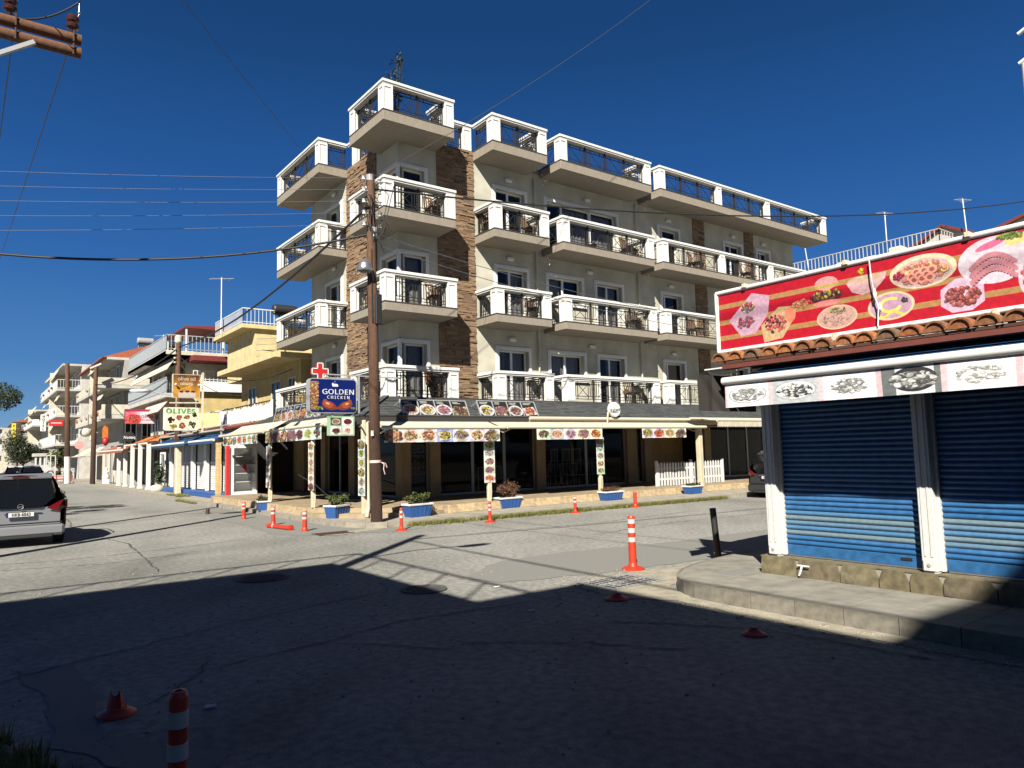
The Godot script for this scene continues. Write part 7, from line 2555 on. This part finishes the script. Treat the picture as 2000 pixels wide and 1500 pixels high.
# a hatchback whose tail faces +z at the origin; lengths in steps, so that 1.57 wide and 1.40 high
func make_car(called: String, label: String, at: Vector3, turn: float, paint: Material, plate: String) -> Node3D:
	var t := thing(called, label, "car", at, "", turn)
	var S := [[.0, .66, .66, .5, .30, .78, .82], [-.05, .74, .74, .58, .24, .84, .95], [-.12, .77, .77, .58, .2, .86, 1.16], [-.25, .785, .785, .56, .19, .87, 1.34], [-.45, .785, .785, .57, .19, .86, 1.385], [-1.0, .785, .785, .58, .19, .84, 1.41], [-1.7, .785, .785, .58, .19, .82, 1.39], [-2.2, .785, .785, .55, .19, .80, 1.27], [-2.7, .785, .775, .6, .19, .78, .93], [-3.2, .775, .76, .6, .19, .74, .80], [-3.5, .74, .7, .55, .22, .64, .68], [-3.62, .62, .6, .45, .28, .5, .54]]
	part("body", car_body(S), paint, t, "", true)
	# tailgate glass: upper pane and the dark lower panel that meets it
	var b := MB.new()
	var o := .012
	var G := [V(-.60, .80, .045 + o), V(.60, .80, .045 + o)]
	b.oq([V(-.53, .90, -.02 + o), V(.53, .90, -.02 + o), V(.545, 1.1, -.085 + o), V(-.545, 1.1, -.085 + o)], V(0, .3, 1))
	b.oq([V(-.545, 1.1, -.085 + o), V(.545, 1.1, -.085 + o), V(.50, 1.285, -.19 + o), V(-.50, 1.285, -.19 + o)], V(0, .5, 1))
	b.oq([V(-.34, .74, .03 + o), V(.34, .74, .03 + o), V(.53, .90, -.02 + o), V(-.53, .90, -.02 + o)], V(0, .2, 1))
	for s in [-1, 1]:
		b.oq([V(s * .545, 1.1, -.085 + o), V(s * .67, 1.0, -.2), V(s * .59, 1.24, -.32), V(s * .50, 1.285, -.19 + o)], V(s * .5, .3, 1))
		b.oq([V(s * .53, .90, -.02 + o), V(s * .70, .92, -.16), V(s * .67, 1.0, -.2), V(s * .545, 1.1, -.085 + o)], V(s * .4, .2, 1))
	part("rear_window", b, M.car_glass, t, "", true)
	b = MB.new()
	for s in [-1, 1]:
		b.oq([V(s * .797, .88, -.5), V(s * .785, .86, -2.3), V(s * .60, 1.2, -2.0), V(s * .62, 1.28, -.6)], V(s, .3, 0))
		b.oq([V(s * .797, .89, -.3), V(s * .797, .88, -.47), V(s * .62, 1.28, -.57), V(s * .60, 1.22, -.42)], V(s, .3, 0))
	part("side_window", b, M.car_glass, t, "", true)
	for s in [-1, 1]:
		b = MB.new()
		var q := [V(s * .42, .73, .065), V(s * .62, .66, .035), V(s * .79, .72, -.10), V(s * .80, .87, -.22), V(s * .70, .88, -.035), V(s * .58, .82, .02)]
		var c := V(s * .64, .765, .045)
		for i in 6:
			var a: Vector3 = q[i]
			var d: Vector3 = q[(i + 1) % 6]
			if (a - c).cross(d - c).z > 0: b.t3(c, a, d)
			else: b.t3(c, d, a)
		part("tail_light", b, M.tail_red, t, "", true)
	b = MB.new()
	b.cbox(V(-.74, .2, -.16), V(.74, .42, .075), .05); b.cbox(V(-.68, .40, -.1), V(.68, .455, .06), .03)
	part("rear_bumper", b, paint, t, "", true)
	b = MB.new()
	b.cbox(V(-.55, .16, -.1), V(.55, .235, .06), .02)
	part("bumper_skirt", b, M.rubber, t, "", true)
	b = MB.new()
	b.box(V(-.69, .452, .02), V(.69, .462, .066))
	part("tailgate_seam", b, M.rubber, t, "", true)
	b = MB.new()
	b.cbox(V(-.225, .58, .05), V(.225, .675, .078), .004)
	var pl := part("number_plate", b, M.blackpaint, t, "", true)
	b = MB.new()
	b.box(V(-.19, .588, .0785), V(.218, .667, .08))
	part("plate_face", b, M.plate_white, pl, "", true)
	b = MB.new()
	b.box(V(-.219, .588, .0785), V(-.192, .667, .0802))
	part("country_band", b, M.sign_navy, pl, "", true)
	text(plate, .085, M.letter_dark, pl, V(.014, .627, .0815), Basis(), "lettering", true, .8)
	b = MB.new()
	b.box(V(-.3, .69, .05), V(.3, .706, .074))
	part("chrome_strip", b, M.steel, t, "", true)
	var em := MB.new()
	em.lathe(V(0, .775, .042), [Vector2(.038, 0), Vector2(.042, .012), Vector2(.05, .014), Vector2(.053, .0)], 18, V(0, .15, 1).normalized())
	em.bar(V(-.05, .768, .055), V(.05, .782, .055), .014, .01, Vector3.BACK)
	part("emblem", em, M.steel, t, "", true)
	b = MB.new()
	b.cbox(V(-.14, 1.315, -.23), V(.14, 1.345, -.17), .01)
	part("brake_light", b, M.tail_red, t, "", true)
	b = MB.new()
	b.hexa([V(-.52, 1.30, -.20), V(.52, 1.30, -.20), V(.54, 1.34, -.42), V(-.54, 1.34, -.42), V(-.50, 1.33, -.19), V(.50, 1.33, -.19), V(.52, 1.40, -.42), V(-.52, 1.40, -.42)])
	part("roof_spoiler", b, paint, t, "", true)
	b = MB.new()
	b.tube([V(0, 1.41, -.45), V(0, 1.50, -.5)], .008, 5)
	part("aerial", b, M.rubber, t, "", true)
	for s in [-1, 1]:
		b = MB.new()
		b.tube([V(s * .56, 1.40, -.5), V(s * .575, 1.43, -.8), V(s * .575, 1.43, -1.6), V(s * .56, 1.38, -2.0)], .015, 5)
		part("roof_bar", b, M.steel, t, "", true)
		b = MB.new()
		b.ellip(V(s * .86, .92, -2.25), V(.1, .07, .06), 8, 6)
		part("mirror", b, paint, t, "", true)
		for z in [-.62, -2.85]:
			b = MB.new()
			b.lathe(V(s * .60, .275, z), [Vector2(.1, 0), Vector2(.26, 0), Vector2(.275, .02), Vector2(.275, .16), Vector2(.26, .18), Vector2(.19, .18)], 20, V(s, 0, 0))
			var w := part("wheel", b, M.tyre, t, "", true)
			b = MB.new()
			b.lathe(V(s * .60, .275, z), [Vector2(.19, .175), Vector2(.18, .165), Vector2(.05, .15), Vector2(.04, .17), Vector2(0, .17)], 20, V(s, 0, 0))
			for k in 5:
				var dd := V(0, cos(TAU * k / 5), sin(TAU * k / 5))
				b.bar(V(s * .765, .275, z) + dd * .04, V(s * .775, .275, z) + dd * .18, .05, .02, V(s, 0, 0))
			part("rim", b, M.steel, w, "", true)
	return t

func cars() -> void:
	make_car("parked_car", "silver hatchback seen from behind at the left edge of the picture", V(.9, 0, -17.05), 0.0, M.car_silver, "HKB-6843")
	make_car("parked_car", "dark car half hidden behind the blue shuttered shop", V(19.35, 0, -13.05), -PI / 2, M.car_dark, "NIB-2170")
	make_car("parked_car", "small pale car parked far down the main street", V(3.6, 0, -76), 0.0, M.car_white, "KBM-5512")
	make_car("parked_car", "dark blue car parked down the main street above the silver car's roof", V(4.4, 0, -70), 0.0, M.car_blue, "NHX-3408")

# ---------- building at the far end of the side street ----------
func right_far() -> void:
	var t := thing("white_house", "white house with railed roof terrace and red edged gables behind the red billboard", "house", V(46, 0, -16))
	part("walls", bx(40, 0, -26.5, 52, 11.3, -2), M.house_white, t)
	part("roof_slab", cb(39.6, 11.3, -26.8, 52, 11.5, -2, .01), M.house_white, t)
	var b := MB.new()
	bar_rail(b, V(39.7, 11.5, -26.6), V(39.7, 11.5, -16.0), .95, .22, .035)
	bar_rail(b, V(39.7, 11.5, -16.0), V(46, 11.5, -16.0), .95, .3, .035)
	part("railing", b, M.house_white, t)
	for g in [[-18.6, -14.4, 12.2, 41.5], [-14.2, -6.5, 12.6, 42.0]]:
		b = MB.new()
		var zm: float = (g[0] + g[1]) / 2
		b.prism(PackedVector2Array([Vector2(g[0], 11.5), Vector2(g[1], 11.5), Vector2(g[1], g[2] - .3), Vector2(zm, g[2] + .75), Vector2(g[0], g[2] - .3)]), V(g[3] + 6, 0, 0), Vector3.BACK, Vector3.UP, 6.0)
		var ga := part("gable", b, M.house_white, t)
		b = MB.new()
		b.bar(V(g[3] - .1, g[2] - .35, g[0] - .2), V(g[3] - .1, g[2] + .8, zm), .3, .14); b.bar(V(g[3] - .1, g[2] + .8, zm), V(g[3] - .1, g[2] - .35, g[1] + .2), .3, .14)
		part("roof_edge", b, M.dark_red, ga)
	solar("water_heater", "silver solar tank on the red edged roof above the billboard", V(41.5, 12.9, -11.4))
	antenna("leaning antenna just right of the hotel's end balcony", V(39.8, 11.5, -23.3), 2.6, -.5)
	antenna("pale antenna mast above the roof railing", V(39.8, 11.5, -18.7), 2.6)
	antenna("dark thin mast between the two red edged gables", V(41.0, 12.0, -15.2), 2.0, -.2)
	b = MB.new()
	R.seed = 401
	for i in 6: b.cbox(V(40.4, 11.5, -25 + i * 1.5), V(41.2, 11.95 + R.randf() * .3, -24.2 + i * 1.5), .1)
	solo("roof_boxes", b, M.ivory, "row of pale boxes behind the far roof railing", "boxes")
	t = thing("white_post", "white post with two curved tops at the upper right edge", "post", V(12.3, 3.0, -3.6))
	b = MB.new()
	b.tube([V(12.32, 3.1, -3.6), V(12.32, 7.1, -3.6)], .06, 8)
	part("mast", b, M.pvc, t)
	b = MB.new()
	b.tube([V(12.3, 7.57, -3.66), V(12.3, 7.66, -3.45), V(12.3, 7.68, -3.1)], .03, 6); b.tube([V(12.3, 7.12, -3.68), V(12.3, 7.2, -3.5), V(12.3, 7.22, -3.1)], .03, 6)
	part("arms", b, M.pvc, t)
